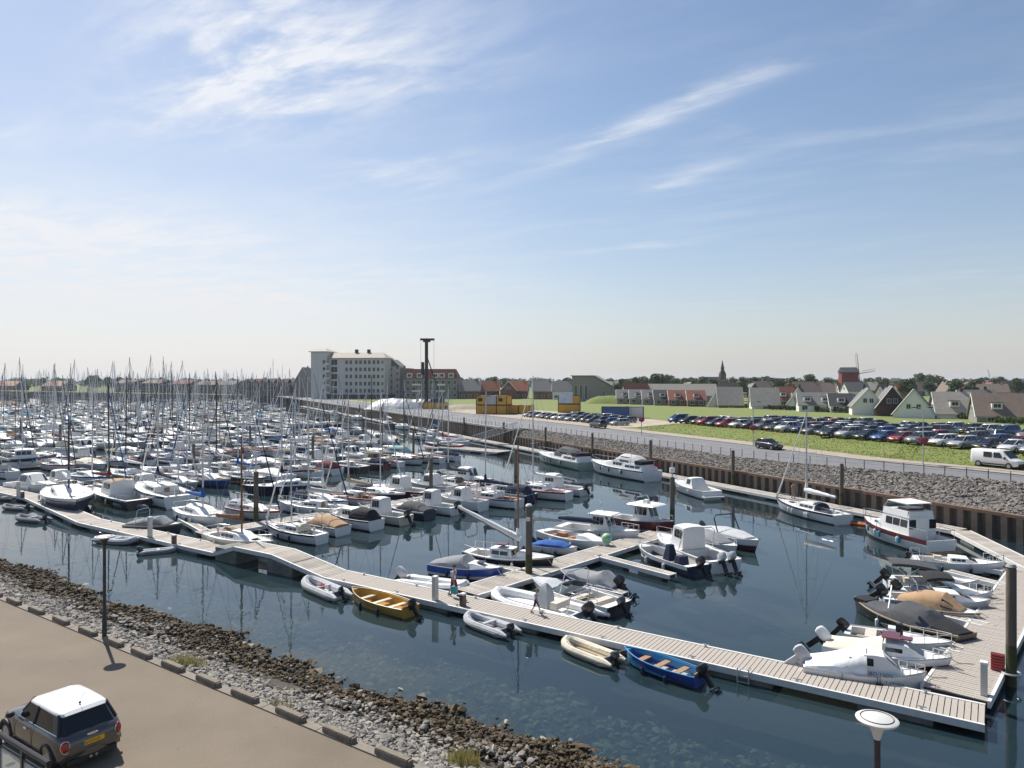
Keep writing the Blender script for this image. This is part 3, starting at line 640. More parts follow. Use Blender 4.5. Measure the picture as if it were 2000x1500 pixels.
    def screen(s, u, h, wf=.8, sl=.06, m=None, wrap=.12):
        b = MB(); z = s.sh(u) - .02; w = s.hw(u) * wf
        lo = [(s.X(u - wrap), w * 1.03, z), (s.X(u), w * .8, z), (s.X(u + .012), 0, z), (s.X(u), -w * .8, z), (s.X(u - wrap), -w * 1.03, z)]
        hi = [(x - sl * s.L, y * .88, zz + h) for x, y, zz in lo]; b.loft([lo, hi], False); s.add('windscreen', b, m or M_clear)
        f = MB(); f.tube(hi, .018, 5); s.add('screen_frame', f, M_steel)
    def rail(s, u0, u1, h=.45, k=.93, name='pulpit', closed=True):
        b = MB(); us = [u0 + (u1 - u0) * i / 6 for i in range(7)]; pts = [(s.X(u), s.hw(u) * k, s.sh(u) + h) for u in us]
        pts = pts + [(x, -y, z) for x, y, z in pts[::-1]]; b.tube(pts, .022, 5)
        for u in us[::2] + [us[-1]]:
            for sg in (1, -1): b.tube([(s.X(u), sg * s.hw(u) * k, s.sh(u) - .02), (s.X(u), sg * s.hw(u) * k, s.sh(u) + h)], .018, 4)
        s.add(name, b, M_steel)
    def stern_rail(s, u1=.12, h=.5):
        b = MB(); pts = [(s.X(u1), s.hw(u1) * .93, s.sh(u1) + h), (s.X(0.01), s.hw(0) * .9, s.sh(0) + h), (s.X(0.01), -s.hw(0) * .9, s.sh(0) + h), (s.X(u1), -s.hw(u1) * .93, s.sh(u1) + h)]
        b.tube(pts, .022, 5)
        for x, y, z in pts: b.tube([(x, y, z - h), (x, y, z)], .018, 4)
        s.add('pushpit', b, M_steel)
    def motor(s, col='black', tilt=35, y=0, sc=1.0, band=None):
        """outboard motor tilted up at the transom"""
        T = Matrix.Translation((s.X(0) - .08, y, s.sh(0) * .95)) @ Matrix.Rotation(R(tilt), 4, 'Y') @ Matrix.Diagonal((sc, sc, sc, 1))
        c = MB(); pr = [(-.02, .10), (.02, .16), (.16, .19), (.30, .185), (.38, .16), (.42, .09)]
        se = lambda q: math.copysign(abs(q) ** .6, q)
        c.loft([[(-.17 + .30 * se(math.cos(a)) * (w / .19) * (1.0 if math.cos(a) > 0 else 1.2), .155 * se(math.sin(a)) * (w / .19), .02 + z) for a in [i * math.pi / 6 for i in range(12)]] for z, w in pr], True, True)
        c.xf(T); s.add('outboard_cowl', c, gel(col))
        l = MB(); l.box((-.16, 0, -.25), (.22, .12, .75)); l.box((-.16, 0, -.72), (.5, .035, .05)); l.tube([(.12, 0, -.85), (-.05, 0, -.85), (-.38, 0, -.85), (-.44, 0, -.85)], [.02, .07, .07, .03], 6); l.box((-.12, 0, -1.0), (.2, .03, .26))
        for a in (0, 2.1, 4.2): l.box((-.42, .1 * math.cos(a), -.85 + .1 * math.sin(a)), (.03, .12, .12))
        l.box((.02, 0, .02), (.2, .24, .22)); l.xf(T); s.add('outboard_leg', l, gel('light grey') if band else M_black)
    def fenders(s, us, col='white', side=(1, -1)):
        for u in us:
            for sg in side:
                b = MB(); y = sg * (s.hw(u) + .08); zt = s.sh(u); b.tube([(s.X(u), y, zt - .2), (s.X(u), y, zt - .26), (s.X(u), y, zt - .62), (s.X(u), y, zt - .7)], [.04, .1, .1, .04], 7)
                b.tube([(s.X(u), y - sg * .06, zt + .02), (s.X(u), y, zt - .2)], .012, 4); s.add('fender', b, gel(col))
    def seat(s, u, w=.35, wf=.75, z=.35, m=None, name='thwart', th=.05):
        b = MB(); b.box((s.X(u), 0, z), (w, 2 * s.hw(u) * wf, th)); s.add(name, b, m or M_teak)
    def bx(s, name, u, y, z, d, m, taper=1.0, ry=0):
        b = MB(); b.box((s.X(u), y, z), d, taper=taper, ry=ry); s.add(name, b, m)
    def arch(s, u, h, lean=.05, m=None, r=.03, wf=.92, name='radar_arch'):
        b = MB(); w = s.hw(u) * wf; z = s.sh(u); x = s.X(u); b.tube([(x, w, z), (x - lean * s.L, w * .92, z + h * .85), (x - lean * s.L * 1.1, w * .7, z + h), (x - lean * s.L * 1.1, -w * .7, z + h), (x - lean * s.L, -w * .92, z + h * .85), (x, -w, z)], r, 6); s.add(name, b, m or M_steel)
    def bimini(s, u0, u1, h, col, wf=.85, flat=.1, frame=True, tilt=0):
        b = MB(); rings = []
        for i in range(5):
            f = i / 4; u = u0 + (u1 - u0) * f; z = s.sh((u0 + u1) / 2) + h + tilt * f + flat * math.sin(math.pi * f); w = s.hw((u0 + u1) / 2) * wf
            rings.append([(s.X(u), w * y, z + .10 * (1 - y * y) - (.14 if abs(y) > .99 else 0)) for y in (-1, -.99, -.5, 0, .5, .99, 1)])
        b.loft(rings, False); b2 = [[(x, y, z - .03) for x, y, z in r] for r in rings]; b.loft(b2, False); s.add('bimini', b, canvas(col))
        if frame:
            f = MB(); um = (u0 + u1) / 2
            for sg in (1, -1):
                for u in (u0, u1): f.tube([(s.X(um), sg * s.hw(um) * .93, s.sh(um)), (s.X(u), sg * s.hw(um) * wf * .98, s.sh(um) + h + tilt * (u - u0) / (u1 - u0))], .016, 5)
            s.add('bimini_frame', f, M_steel)
    def rig(s, um, H, mast='silver', cover=None, boomu=.08, furl='white', spread=True, wires=True, r=None, hood=None, lean=0.0, boomz=1.35, gaff=0):
        x = s.X(um); z0 = s.sh(um) - .05; r = r or (.045 + .0035 * s.L); m = SPAR[mast]; ln = Vector((-lean * H, 0, 0))
        b = MB(); b.tube([(x, 0, z0), (x + ln.x * .6, 0, z0 + (H - z0) * .6), (x + ln.x, 0, H)], [r, r, r * .7], 7); s.add('mast', b, m)
        zb = z0 + boomz; xe = s.X(boomu); b = MB(); b.tube([(x, 0, zb), (xe, 0, zb + gaff)], r * .6, 6); s.add('boom', b, m)
        if cover:
            b = MB(); n = 7; b.tube([(x + (xe - x) * (-.03 + 1.02 * i / n), 0, zb + gaff * i / n + .10 + .16 * (1 - i / n)) for i in range(n + 1)], [.24 * (1 - .55 * i / n) * (.9 + .2 * (i % 2)) for i in range(n + 1)], 8)
            b.tube([(x - .02, 0, zb + .1), (x - .02, 0, zb + .95)], [.22, .1], 7); s.add('sail_cover', b, canvas(cover))
        if spread:
            w = s.hw(um) * .72
            for f in ((.55,) if H < 11 else (.4, .7)):
                b = MB(); zz = z0 + (H - z0) * f; b.tube([(x - .25, w, zz + .05), (x, 0, zz), (x - .25, -w, zz + .05)], .022, 4); s.add('spreader', b, m)
        if wires:
            b = MB(); w = s.hw(um) * .95
            for sg in (1, -1):
                b.tube([(x - .2, sg * w, s.sh(um)), (x - .2, sg * s.hw(um) * .74, z0 + (H - z0) * .55), (x + ln.x, 0, H - .2)], .011, 3, caps=False)
                b.tube([(x - .35, sg * w, s.sh(um)), (x, 0, z0 + (H - z0) * .52)], .010, 3, caps=False)
            b.tube([(s.X(0), 0, s.sh(0)), (x + ln.x, 0, H)], .011, 3, caps=False); s.add('standing_rigging', b, M_wire)
        b = MB(); b.tube([(s.X(.985), 0, s.sh(1) + .1), (x + .05 + ln.x * .93, 0, z0 + (H - z0) * .95)], [.075, .04] if furl else .012, 6); s.add('furled_sail' if furl else 'forestay', b, canvas(furl) if furl else M_wire)
    def finish(s, name, label, cat, loc, rz, group=None, joined=False, heel=0):
        if joined:
            J = MB(); mats = []
            for n_, mb, ms, sub in s.P:
                ids = []
                for m in ms:
                    if m not in mats: mats.append(m)
                    ids.append(mats.index(m))
                o = len(J.V); J.V += mb.V; J.F += [tuple(i + o for i in q) for q in mb.F]; J.M += [ids[i] for i in mb.M]
            return J, mats
        root = empty(name, loc, rz); root.rotation_euler = (heel, 0, rz); tag(root, label, cat, group); last = {}
        for n_, mb, ms, sub in s.P:
            par = root
            if n_ == 'outboard_leg' and 'outboard_cowl' in last: par = last['outboard_cowl']
            if n_ in ('window', 'windscreen') and 'cabin' in last: par = last['cabin']
            if n_ == 'screen_frame' and 'windscreen' in last and last['windscreen'].parent == root: par = last['windscreen']
            o = mb.build(n_, ms, par); last[n_] = o
        return root
# ------------------------------------------------------------------ kinds of boat
def yacht(L, hullc='white', stripe=None, cov='blue', hood=None, mast='silver', furl='white', H=None, simple=False, teak=False, tent=None, wires=True):
    b = Boat(L, .33 * L + random.uniform(-.1, .15), .075 * L + .25, tw=random.uniform(.55, .8), e=2.0, sb=.28, rake=.08 * L, full=.42, depth=.5)
    n = 6 if simple else 9
    b.hull(hullc, stripe, (.84, 1.0), n=n); g = b.deck(.07, .30, .62, .35 + .02 * L, m=M_teak if teak else M_deck, n=n)
    if not simple: b.add('toe_rail', g, gel(stripe or hullc) if stripe else M_alu)
    b.cab(.30, .70, .62, .30 + .02 * L, fs=.16, win=not simple or True, wv=(.3, .75), split=2 if simple else 3, front=False)
    if not simple:
        b.bx('hatch', .74, 0, b.sh(.74) + .02, (.5, .5, .06), M_win); b.bx('companionway', .298, 0, b.sh(.3) + .16, (.04, .55, .5), M_teak)
        b.rail(.86, .985, .5); b.stern_rail(.14)
        ll = MB()
        for sg in (1, -1):
            pts = [(b.X(u), sg * b.hw(u) * .93, b.sh(u) + .5) for u in (.14, .3, .45, .6, .74, .86)]; ll.tube(pts, .009, 3, caps=False)
            for p in pts[1:-1]: ll.tube([(p[0], p[1], p[2] - .5), p], .014, 4)
        b.add('lifelines', ll, M_steel)
        b.bx('tiller_pedestal', .13, 0, b.sh(.1) + .1, (.1, .12, .7), M_alu)
    if hood:
        b.tent([(.275, .25), (.29, .42 + .014 * L), (.35, .42 + .014 * L), (.41, .18)], .56, hood, 'sprayhood', zoff=.12)
    if tent: b.tent([(.03, .3), (.08, .7), (.28, .85), (.33, .6)], .72, tent, 'cockpit_tent', win=(.1, .26))
    b.rig(.52, H or 1.3 * L + .6, mast, cov, .1, furl, wires=wires, boomz=1.2 + .02 * L, lean=random.uniform(.0, .018), r=(.036 + .003 * L) if simple else None)
    if not simple and random.random() < .5: b.fenders((.35, .55), random.choice(['white', 'navy', 'light grey']))
    return b
def rib(L, tube='light grey', floor='white', motorc='black', console=False, seat=True, B=None, cover=None):
    B = B or .46 * L * (1 if L < 4 else .85); r = .052 * L + .05 if L < 5 else .27; b = Boat(L, B, r * 1.3, tw=.95, e=3.0, sb=.1, rake=.1)
    t = MB(); hw = B / 2 - r; us = [0, .06, .15, .3, .45, .58]; pts = [(b.X(u) - (.12 * L if u == 0 else 0), hw, r * .95) for u in us]
    for i in range(1, 9):
        a = math.pi / 2 * i / 8; pts.append((b.X(.58) + (.42 * L - r) * math.sin(a), hw * math.cos(a) ** .8, r * .95 + r * .9 * (i / 8) ** 2))
    full = pts + [(x, -y, z) for x, y, z in pts[-2::-1]]; rad = [r * (.35 if i in (0, len(full) - 1) else 1) for i in range(len(full))]
    t.tube(full, rad, 9); b.add('inflatable_tube', t, canvas(tube))
    st = MB(); st.tube([(x, y + (r * .98 if y > .02 else -r * .98 if y < -.02 else 0), z) if abs(y) > .25 * hw else (x + r * .98, y, z) for x, y, z in full[1:-1]], .03, 5); b.add('rubbing_strake', st, gel('dark grey'))
    f = MB(); f.box((b.X(.42), 0, r * .45), (L * .8, hw * 1.9, .06)); f.add([(b.X(0), hw, -.1), (b.X(.8), hw, -.1), (b.X(.97), 0, .0), (b.X(.8), -hw, -.1), (b.X(0), -hw, -.1), (b.X(0), hw, r * .4), (b.X(.8), hw, r * .4), (b.X(.97), 0, r), (b.X(.8), -hw, r * .4), (b.X(0), -hw, r * .4)], [(4, 3, 2, 1, 0), (5, 6, 7, 8, 9), (0, 5, 9, 4)]); b.add('floor', f, gel(floor))
    tr = MB(); tr.box((b.X(.05), 0, r * .95), (.07, hw * 2, r * 1.7)); b.add('transom', tr, gel('grey'))
    if seat: b.seat(.45, .22, .6, r * 1.75, gel('light grey'), 'seat')
    gr = MB(); gr.tube([(x, y, z + r * 1.02) for x, y, z in pts[2:10]], .012, 4); b.add('grab_line', gr, M_black)
    if motorc: b.sh = lambda u: r * 1.55; b.motor(motorc, 22 if L < 4 else 40, sc=.75 if L < 4.2 else 1.25)
    if console:
        c = MB(); c.loft([[(b.X(.42) + x * s_, y * s_, z) for x, y in ((-.35, -.35), (.35, -.3), (.35, .3), (-.35, .35))] for z, s_ in ((.25, 1), (.9, 1), (1.35, .7), (1.6, .15))], True, True); b.add('console_cover', c, canvas(cover or 'light grey')); b.seat(.27, .45, .5, .62, M_vinyl, 'helm_seat', .35)
        a = MB(); a.tube([(b.X(.1), hw, r * 1.5), (b.X(.06), hw * .95, 1.5), (b.X(.06), -hw * .95, 1.5), (b.X(.1), -hw, r * 1.5)], .035, 6); b.add('tow_arch', a, M_steel)
    return b
TIE = [(mp_(0), mp_(67)), (c2, e2), (K[0][0], K[0][0] + Gd * K[0][1]), (K[1][0], K[1][0] + Gd * K[1][1])]
def hero(st, bw, z, mk, name, label, cat, group=None, zb=None, Lmin=0, heel=0, **kw):
    """place a boat whose stern and bow the photograph shows at these pixels (at gunwale height z)"""
    p, q = at(*st, z), at(*bw, zb or z); d = q - p; d.z = 0; L = max(d.length, Lmin); c = (p + q) / 2
    b = mk(L, **kw)
    if cat == 'boat':
        dn = d.normalized(); e_pt = c + dn * (L / 2 + .7)
        tied = any((e_pt - (a_ + (b_ - a_) * max(0, min(1, (e_pt - a_).dot(b_ - a_) / (b_ - a_).length_squared)))).to_2d().length < 1.6 for a_, b_ in TIE)
        for sg in ((1, -1) if tied else ()):
            m_ = MB(); x0 = b.X(.94); m_.tube([(x0, sg * b.hw(.94), b.sh(.94)), (x0 + .55, sg * .55, b.sh(.94) * .6), (x0 + 1.15, sg * .8, .52)], .016, 4); b.add('mooring_line', m_, M_rope)
        b.fenders((.32, .62), 'white' if L > 6.5 else 'navy')
    o = b.finish(name, label, cat, (c.x, c.y, 0), ang(d), group, heel=heel); return o
def mb_(L, B=None, F=.55, hullc='white', stripe=None, boot='navy', deckm=None, ck=(.1, .6), inner=.8, sole=.2, feats=(), tw=.85, e=2.3, sb=.3, rake=None, full=.45, band=.86, solem=None, ss=0):
    b = Boat(L, B or .30 * L + .5, F, tw=tw, e=e, sb=sb, rake=rake if rake is not None else .06 * L, full=full, ss=ss)
    b.hull(hullc, stripe, (band, 1.0), boot); g = b.deck(ck[0], ck[1], inner, sole, m=deckm, solem=solem) if ck else b.deck(m=deckm)
    b.add('rubbing_strake', g, gel('light grey'))
    for f in feats: getattr(b, f[0])(*f[1], **(f[2] if len(f) > 2 else {}))
    return b
# ------------------------------------------------------------------ boats one can pick out in the photograph
Gp = None
DG = 'dinghies tied along the walkway'
# dinghies on the shore side of the walkway
hero((664, 1160), (598, 1133), .35, rib, 'inflatable_dinghy', 'white inflatable dinghy with a red can inside and black outboard', 'dinghy', DG, tube='light grey', motorc='black')
p = at(628, 1147, .35); b = MB(); b.box((0, 0, .2), (.35, .26, .3)); b.tube([(0, 0, .35), (0, 0, .42)], .04, 6); tag(b.build('fuel_can', gel('red'), loc=(p.x, p.y, .2), rz=.4), 'red fuel can lying in the white dinghy', 'fuel can')
def rowboat(L, hullc, inc, seatc, motorc='black', F=.55, fl=None):
    b = Boat(L, .36 * L, F, tw=.72, e=2.4, sb=.3, rake=.25); b.hull(hullc, None, (.88, 1.0), boot='dark grey'); g = b.deck(.02, .93, .88, .1, m=gel(inc), solem=gel(fl or inc)); b.add('gunwale', g, gel(inc if inc != hullc else 'beige'))
    for u in (.25, .5, .74): b.seat(u, .28, .85, .36, gel(seatc) if seatc != 'teak' else M_teak)
    b.bx('transom_board', .015, 0, F * .9, (.06, L * .2, .3), M_teak)
    if motorc: b.motor(motorc, 38, sc=.95)
    return b
hero((802, 1184), (688, 1150), .6, lambda L: rowboat(L, 'yellow', 'yellow', 'cream'), 'rowing_boat', 'ochre yellow open boat with cream thwarts and black outboard', 'boat')
hero((993, 1229), (912, 1200), .35, rib, 'inflatable_dinghy', 'grey inflatable dinghy with pale seat beside the walkway cabinet', 'dinghy', DG, tube='light grey', floor='grey')
hero((1196, 1284), (1102, 1248), .35, rib, 'inflatable_dinghy', 'cream inflatable dinghy with pink floor next to the blue rowing boat', 'dinghy', DG, tube='cream', floor='beige', motorc='dark grey', seat=False)
hero((1368, 1317), (1220, 1269), .5, lambda L: rowboat(L, 'royal blue', 'light blue', 'teak', 'black', .5, 'light grey'), 'rowing_boat', 'blue open rowing boat with orange wooden thwarts and outboard', 'boat')
hero((278, 1074), (346, 1068), .35, rib, 'inflatable_dinghy', 'pale inflatable dinghy below the low brown hose cabinet', 'dinghy', DG, tube='light grey', motorc='dark grey')
hero((200, 1049), (267, 1055), .35, rib, 'inflatable_dinghy', 'pale inflatable dinghy behind the street lamp top', 'dinghy', DG, tube='light grey', motorc='black')
hero((85, 1013), (36, 1008), .35, rib, 'inflatable_dinghy', 'grey inflatable tender at the foot of the slanting walkway', 'dinghy', DG, tube='grey', motorc='black')
hero((52, 990), (8, 987), .35, rib, 'inflatable_dinghy', 'small grey tender next to the low brown cabinet at the bend', 'dinghy', DG, tube='grey', motorc='black')
hero((28, 972), (-18, 970), .35, rib, 'inflatable_dinghy', 'dark grey tender in front of the white pedestal at the bend', 'dinghy', DG, tube='dark grey', motorc=None)
# RIBs on the harbour side
hero((787, 1130), (915, 1146), .4, rib, 'rigid_inflatable', 'white rigid inflatable with covered outboard behind the walking man', 'boat', tube='white', motorc='light grey')
hero((1146, 1196), (966, 1152), .5, rib, 'rigid_inflatable', 'long white rigid inflatable with covered console and big black outboard', 'boat', tube='white', motorc='black', console=True)
# side pier with the speedboat, pier 0
hero((848, 1098), (982, 1116), .7, mb_, 'speedboat', 'white and royal blue speedboat under a grey cockpit cover', 'boat', F=.75, hullc='white', stripe='royal blue', band=.42, ck=(.1, .5),
     feats=(('tent', ([(.02, .15), (.25, .5), (.48, .75), (.58, .2)], .9, 'grey')), ('cab', (.55, .9, .6, .28), dict(fs=.25, win=False)), ('bx', ('hatch', .7, 0, 1.15, (.5, .5, .05), M_win))))
def oldtimer(L):
    b = Boat(L, 2.6, .85, tw=.6, e=2.2, sb=.35, ss=.15, rake=.3); b.hull('black', 'white', (.92, 1.0), boot='maroon'); g = b.deck(.08, .3, .65, .4); b.add('toe_rail', g, gel('white'))
    b.cab(.32, .58, .6, .55, fs=.02, win=True, split=2); b.cab(.62, .78, .5, .35, fs=.08, win=False, name='fore_cabin'); b.rail(.03, .3, .5, name='pushpit'); b.bx('hatch', .42, 0, 1.62, (.7, .7, .08), gel('maroon'))
    b.rig(.6, 8.6, 'varnished', 'white', -.12, None, spread=False, gaff=2.0, boomz=1.0, wires=True); return b
hero((913, 1074), (1082, 1094), .9, oldtimer, 'sailing_boat', 'black hulled old sailing boat with varnished mast and raised white gaff', 'boat')
hero((1042, 1060), (1128, 1071), .55, mb_, 'small_boat', 'small white boat under a bright blue tarpaulin', 'boat', F=.5, ck=None, feats=(('tent', ([(.0, .1), (.3, .45), (.65, .4), (.8, .1)], .97, 'blue')), ('motor', ('black', 40))))
hero((1060, 1033), (1190, 1063), .65, mb_, 'wooden_launch', 'white launch with varnished wooden cockpit and yellow ball on its bow', 'boat', F=.65, ck=(.1, .62), inner=.72, solem=M_teak, tw=.6,
     feats=(('seat', (.2,), dict(z=.45)), ('seat', (.42,), dict(z=.45)), ('bx', ('engine_box', .32, 0, .5, (.8, .6, .5), M_teak)), ('cab', (.62, .85, .6, .3), dict(fs=.12, win=False))))
p = at(1185, 1052, 1.0); b = MB(); b.ball((0, 0, 0), .42, 10, 8); tag(b.build('mooring_buoy', mat('yellow_green_buoy', (.55, .58, .06), .5, col2=(.05, .42, .5), vscale=1.5), loc=(p.x, p.y, 1.0)), 'yellow and turquoise ball buoy on the white wooden launch', 'buoy')
PH = lambda h, u0, u1: ('cab', (u0, u1, .68, h), dict(fs=.07, bs=.03, wv=(.42, .9), wr=(.02, .98), roof=M_white, top=.8))
hero((1095, 1021), (1250, 1040), .9, mb_, 'pilothouse_boat', 'white pilothouse boat with long blue boom cover', 'boat', F=.8, ck=(.08, .42), feats=(PH(1.25, .44, .68), ('bx', ('roof', .56, 0, 2.1, (2.1, 1.9, .1), M_white), {}), ('arch', (.5, 2.2)), ('rail', (.72, .985)), ('cab', (.68, .9, .55, .25), dict(fs=.15, win=False, name='fore_cabin')), ('fenders', ((.4, .6), 'navy'))))
p = at(1130, 1016, 1.6); b = MB(); b.tube([(-1.9, 0, 0), (-1, 0, .05), (1.2, 0, .1), (1.9, 0, 0)], [.12, .2, .2, .1], 8); b.build('rolled_sail', canvas('navy'), loc=(p.x, p.y, 1.6), rz=ang(Pd)); o = bpy.data.objects['rolled_sail']; tag(o, 'long navy blue rolled cover on the pilothouse boat', 'sail cover')
hero((1203, 1005), (1309, 1022), 1.0, mb_, 'pilothouse_boat', 'maroon and white pilothouse cruiser with round roof', 'boat', F=.95, hullc='white', stripe='maroon', band=.3, boot='maroon', Lmin=6.3, ck=(.06, .4), feats=(PH(1.3, .42, .72), ('bx', ('roof', .57, 0, 2.38, (2.7, 2.2, .12), M_white), dict(taper=.85)), ('rail', (.72, .985)), ('bx', ('radar', .57, 0, 2.6, (.5, .5, .3), M_white), dict(taper=.7)), ('arch', (.55, 2.0))))
hero((1417, 1096), (1283, 1045), .8, mb_, 'cabin_boat', 'white fishing boat with tall upright wheelhouse and twin silver outboards', 'boat', F=.85, ck=(.05, .42), feats=(('cab', (.42, .62, .62, 1.5), dict(fs=.05, bs=.0, wv=(.5, .9), roof=M_white, top=.92)), ('cab', (.62, .88, .58, .35), dict(fs=.18, win=False, name='fore_cabin')), ('rail', (.66, .985)), ('motor', ('light grey', 30, .4, 1.25)), ('motor', ('light grey', 30, -.4, 1.25)), ('arch', (.4, 1.6)), ('fenders', ((.3, .5), 'navy'))))
hero((1366, 1106), (1247, 1066), .7, mb_, 'open_boat', 'dark blue open boat with navy covered console and black outboard', 'boat', F=.75, hullc='navy', stripe='white', band=.68, ck=(.08, .85), inner=.82, sole=.25, feats=(('bx', ('console_cover', .45, 0, 1.0, (.7, .8, 1.1), canvas('navy')), dict(taper=.5)), ('bx', ('helm_seat', .27, 0, .65, (.6, .9, .7), canvas('navy')), dict(taper=.8)), ('motor', ('black', 35, 0, 1.25)), ('rail', (.7, .98, .3))))
hero((1374, 1030), (1482, 1061), .75, mb_, 'bowrider', 'red and white bowrider under a white cover with wakeboard tower', 'boat', F=.75, hullc='maroon', stripe='white', band=.5, ck=None, feats=(('tent', ([(.0, .15), (.35, .5), (.62, .45), (.85, .12)], .95, 'light grey')), ('arch', (.5, 1.5, .1, M_black, .05)), ('motor', ('dark grey', 30))))
hero((1352, 1043), (1440, 1072), .7, mb_, 'bowrider', 'white sports boat under a mottled grey cockpit cover', 'boat', F=.7, ck=None, feats=(('tent', ([(.0, .1), (.3, .75), (.55, .6), (.75, .1)], .92, 'grey')), ('rail', (.7, .98, .3)), ('motor', ('black', 35))))
hero((1208, 1145), (1096, 1118), .6, mb_, 'covered_boat', 'royal blue boat under a pale grey peaked cover with tilted outboard', 'boat', F=.6, hullc='royal blue', ck=None, feats=(('tent', ([(.0, .12), (.22, .8), (.4, .5), (.7, .45), (.93, .1)], .95, 'grey')), ('motor', ('black', 50, 0, 1.3))))
hero((1210, 1180), (1039, 1131), .6, mb_, 'open_boat', 'white open motorboat with dark hull band and tall black bow post', 'boat', F=.6, hullc='black', stripe='white', band=.55, ck=(.08, .62), inner=.8, feats=(('seat', (.2,), dict(z=.4, m=M_vinyl, w=.5, th=.3)), ('seat', (.42,), dict(z=.4, m=M_vinyl)), ('tent', ([(.64, .1), (.75, .25), (.94, .08)], .9, 'light grey')), ('screen', (.63, .4)), ('arch', (.5, 1.3, .04)), ('motor', ('dark grey', 35, 0, .9)), ('rail', (.1, .4, .3, .93, 'side_rail'))))
# boats along the corner pier
hero((1793, 1089), (1946, 1102), .7, mb_, 'sailing_boat', 'small white sailing boat without mast beside the grated finger piers', 'boat', F=.7, Lmin=5.6, ck=(.1, .42), tw=.7, feats=(('cab', (.42, .75, .6, .3), dict(fs=.15)), ('motor', ('black', 40, 0, .7)), ('rail', (.8, .985)), ('stern_rail', (.12,)), ('bx', ('coiled_ropes', .3, .1, .85, (.5, .4, .2), M_vinyl))))
hero((1752, 1131), (1890, 1139), .6, mb_, 'sports_boat', 'white sports boat with folded charcoal sunshade', 'boat', F=.65, Lmin=5.2, ck=(.12, .55), feats=(('bimini', (.02, .52, 1.1, 'dark grey'), dict(tilt=-.25)), ('motor', ('black', 45, 0, 1.1)), ('cab', (.55, .88, .62, .3), dict(fs=.2, win=False)), ('screen', (.56, .4)), ('seat', (.25,), dict(z=.45, m=M_vinyl, th=.3))))
hero((1752, 1152), (1940, 1163), .6, mb_, 'sports_boat', 'white boat with black rolled sunshade and looped bow rail', 'boat', F=.65, ck=(.1, .55), feats=(('bimini', (.25, .55, .85, 'black'), dict(tilt=.1)), ('motor', ('black', 50, 0, 1.1)), ('cab', (.55, .9, .6, .32), dict(fs=.2, win=False)), ('rail', (.8, .99, .35)), ('screen', (.55, .45))))
hero((1722, 1163), (1936, 1180), .65, mb_, 'cuddy_boat', 'white cuddy cabin boat with slanted frame and grey gunwale', 'boat', F=.7, hullc='light grey', ck=(.1, .5), feats=(('cab', (.5, .88, .66, .45), dict(fs=.2, split=1)), ('arch', (.3, 1.0, .0)), ('motor', ('black', 55, 0, 1.2)), ('screen', (.5, .5)), ('bx', ('folded_hood', .42, 0, 1.05, (1.3, 1.4, .2), canvas('navy')))))
hero((1752, 1168), (1916, 1204), .6, mb_, 'sloop', 'cream sloop under a beige tent with clear front window', 'boat', F=.6, hullc='cream', stripe='brown', ck=None, tw=.6, feats=(('tent', ([(.05, .3), (.35, .8), (.6, .85), (.8, .1)], .93, 'tan'), dict(win=(.6, .72))),))
def blacksloop(L):
    b = Boat(L, 2.4, .65, tw=.55, e=2.2, sb=.2, ss=.25, rake=.15); b.hull('black', 'beige', (.9, 1.0), boot='black'); g = b.deck(.1, .8, .8, .2, m=M_teak); b.add('rubbing_strake', g, gel('beige'))
    b.tent([(.2, .15), (.3, .75), (.5, .85), (.62, .3), (.95, .12)], .9, 'dark grey', win=(.22, .3)); b.tent([(.02, .05), (.1, .3), (.2, .5)], .85, 'black', 'sprayhood')
    a = MB(); a.tube([(b.X(.55), 1.0, .7), (b.X(.62), .2, 1.6), (b.X(.66), -.2, 2.0)], .04, 5); b.add('boom_strut', a, M_white); b.bx('cushion', .88, 0, .85, (.8, 1.0, .2), canvas('black')); return b
hero((1890, 1248), (1669, 1172), .6, blacksloop, 'sloop', 'long black sloop with wooden rubbing strake and charcoal cover', 'boat')
hero((1650, 1226), (1862, 1258), .6, mb_, 'runabout', 'white open runabout with hooped bow rail and dark outboard', 'boat', F=.55, ck=(.06, .55), feats=(('motor', ('black', 40, 0, 1.0)), ('rail', (.62, .985, .35)), ('bx', ('console', .45, -.2, .75, (.4, .6, .6), gel('white')), dict(taper=.8)), ('seat', (.25,), dict(z=.4, m=M_vinyl, w=.5, th=.3)), ('screen', (.52, .35)), ('bx', ('spare_outboard', .52, .2, .85, (.3, .3, .6), M_black))))
hero((1610, 1254), (1860, 1297), .62, mb_, 'cabin_boat', 'maroon and white cabin boat with cream cockpit cover and white outboard', 'boat', F=.7, hullc='maroon', stripe='white', band=.62, boot='black', ck=None, feats=(('tent', ([(.02, .08), (.3, .25), (.48, .6)], .95, 'cream')), ('cab', (.48, .84, .62, .5), dict(fs=.18, split=1, wv=(.35, .7))), ('motor', ('white', 48, 0, 1.15)), ('bx', ('hatch', .66, 0, 1.42, (.5, .5, .05), gel('maroon'))), ('bx', ('hatch', .54, 0, 1.46, (.7, 1.0, .05), gel('maroon'))), ('rail', (.86, .99, .2))))
X9 = hero((1568, 1295), (1810, 1328), .6, mb_, 'cabin_boat', 'white cabin boat with white canvas roof and black registration lettering', 'boat', F=.72, ck=None, feats=(('tent', ([(.02, .12), (.22, .42), (.44, .85), (.52, .9)], .93, 'white')), ('cab', (.5, .84, .68, .75), dict(fs=.18, split=1, wv=(.45, .85), wr=(.0, .5))), ('motor', ('light grey', 50, 0, 1.2, True)), ('rail', (.8, .985, .25)), ('screen', (.56, .6, .7)), ('fenders', ((.6,), 'black'))))
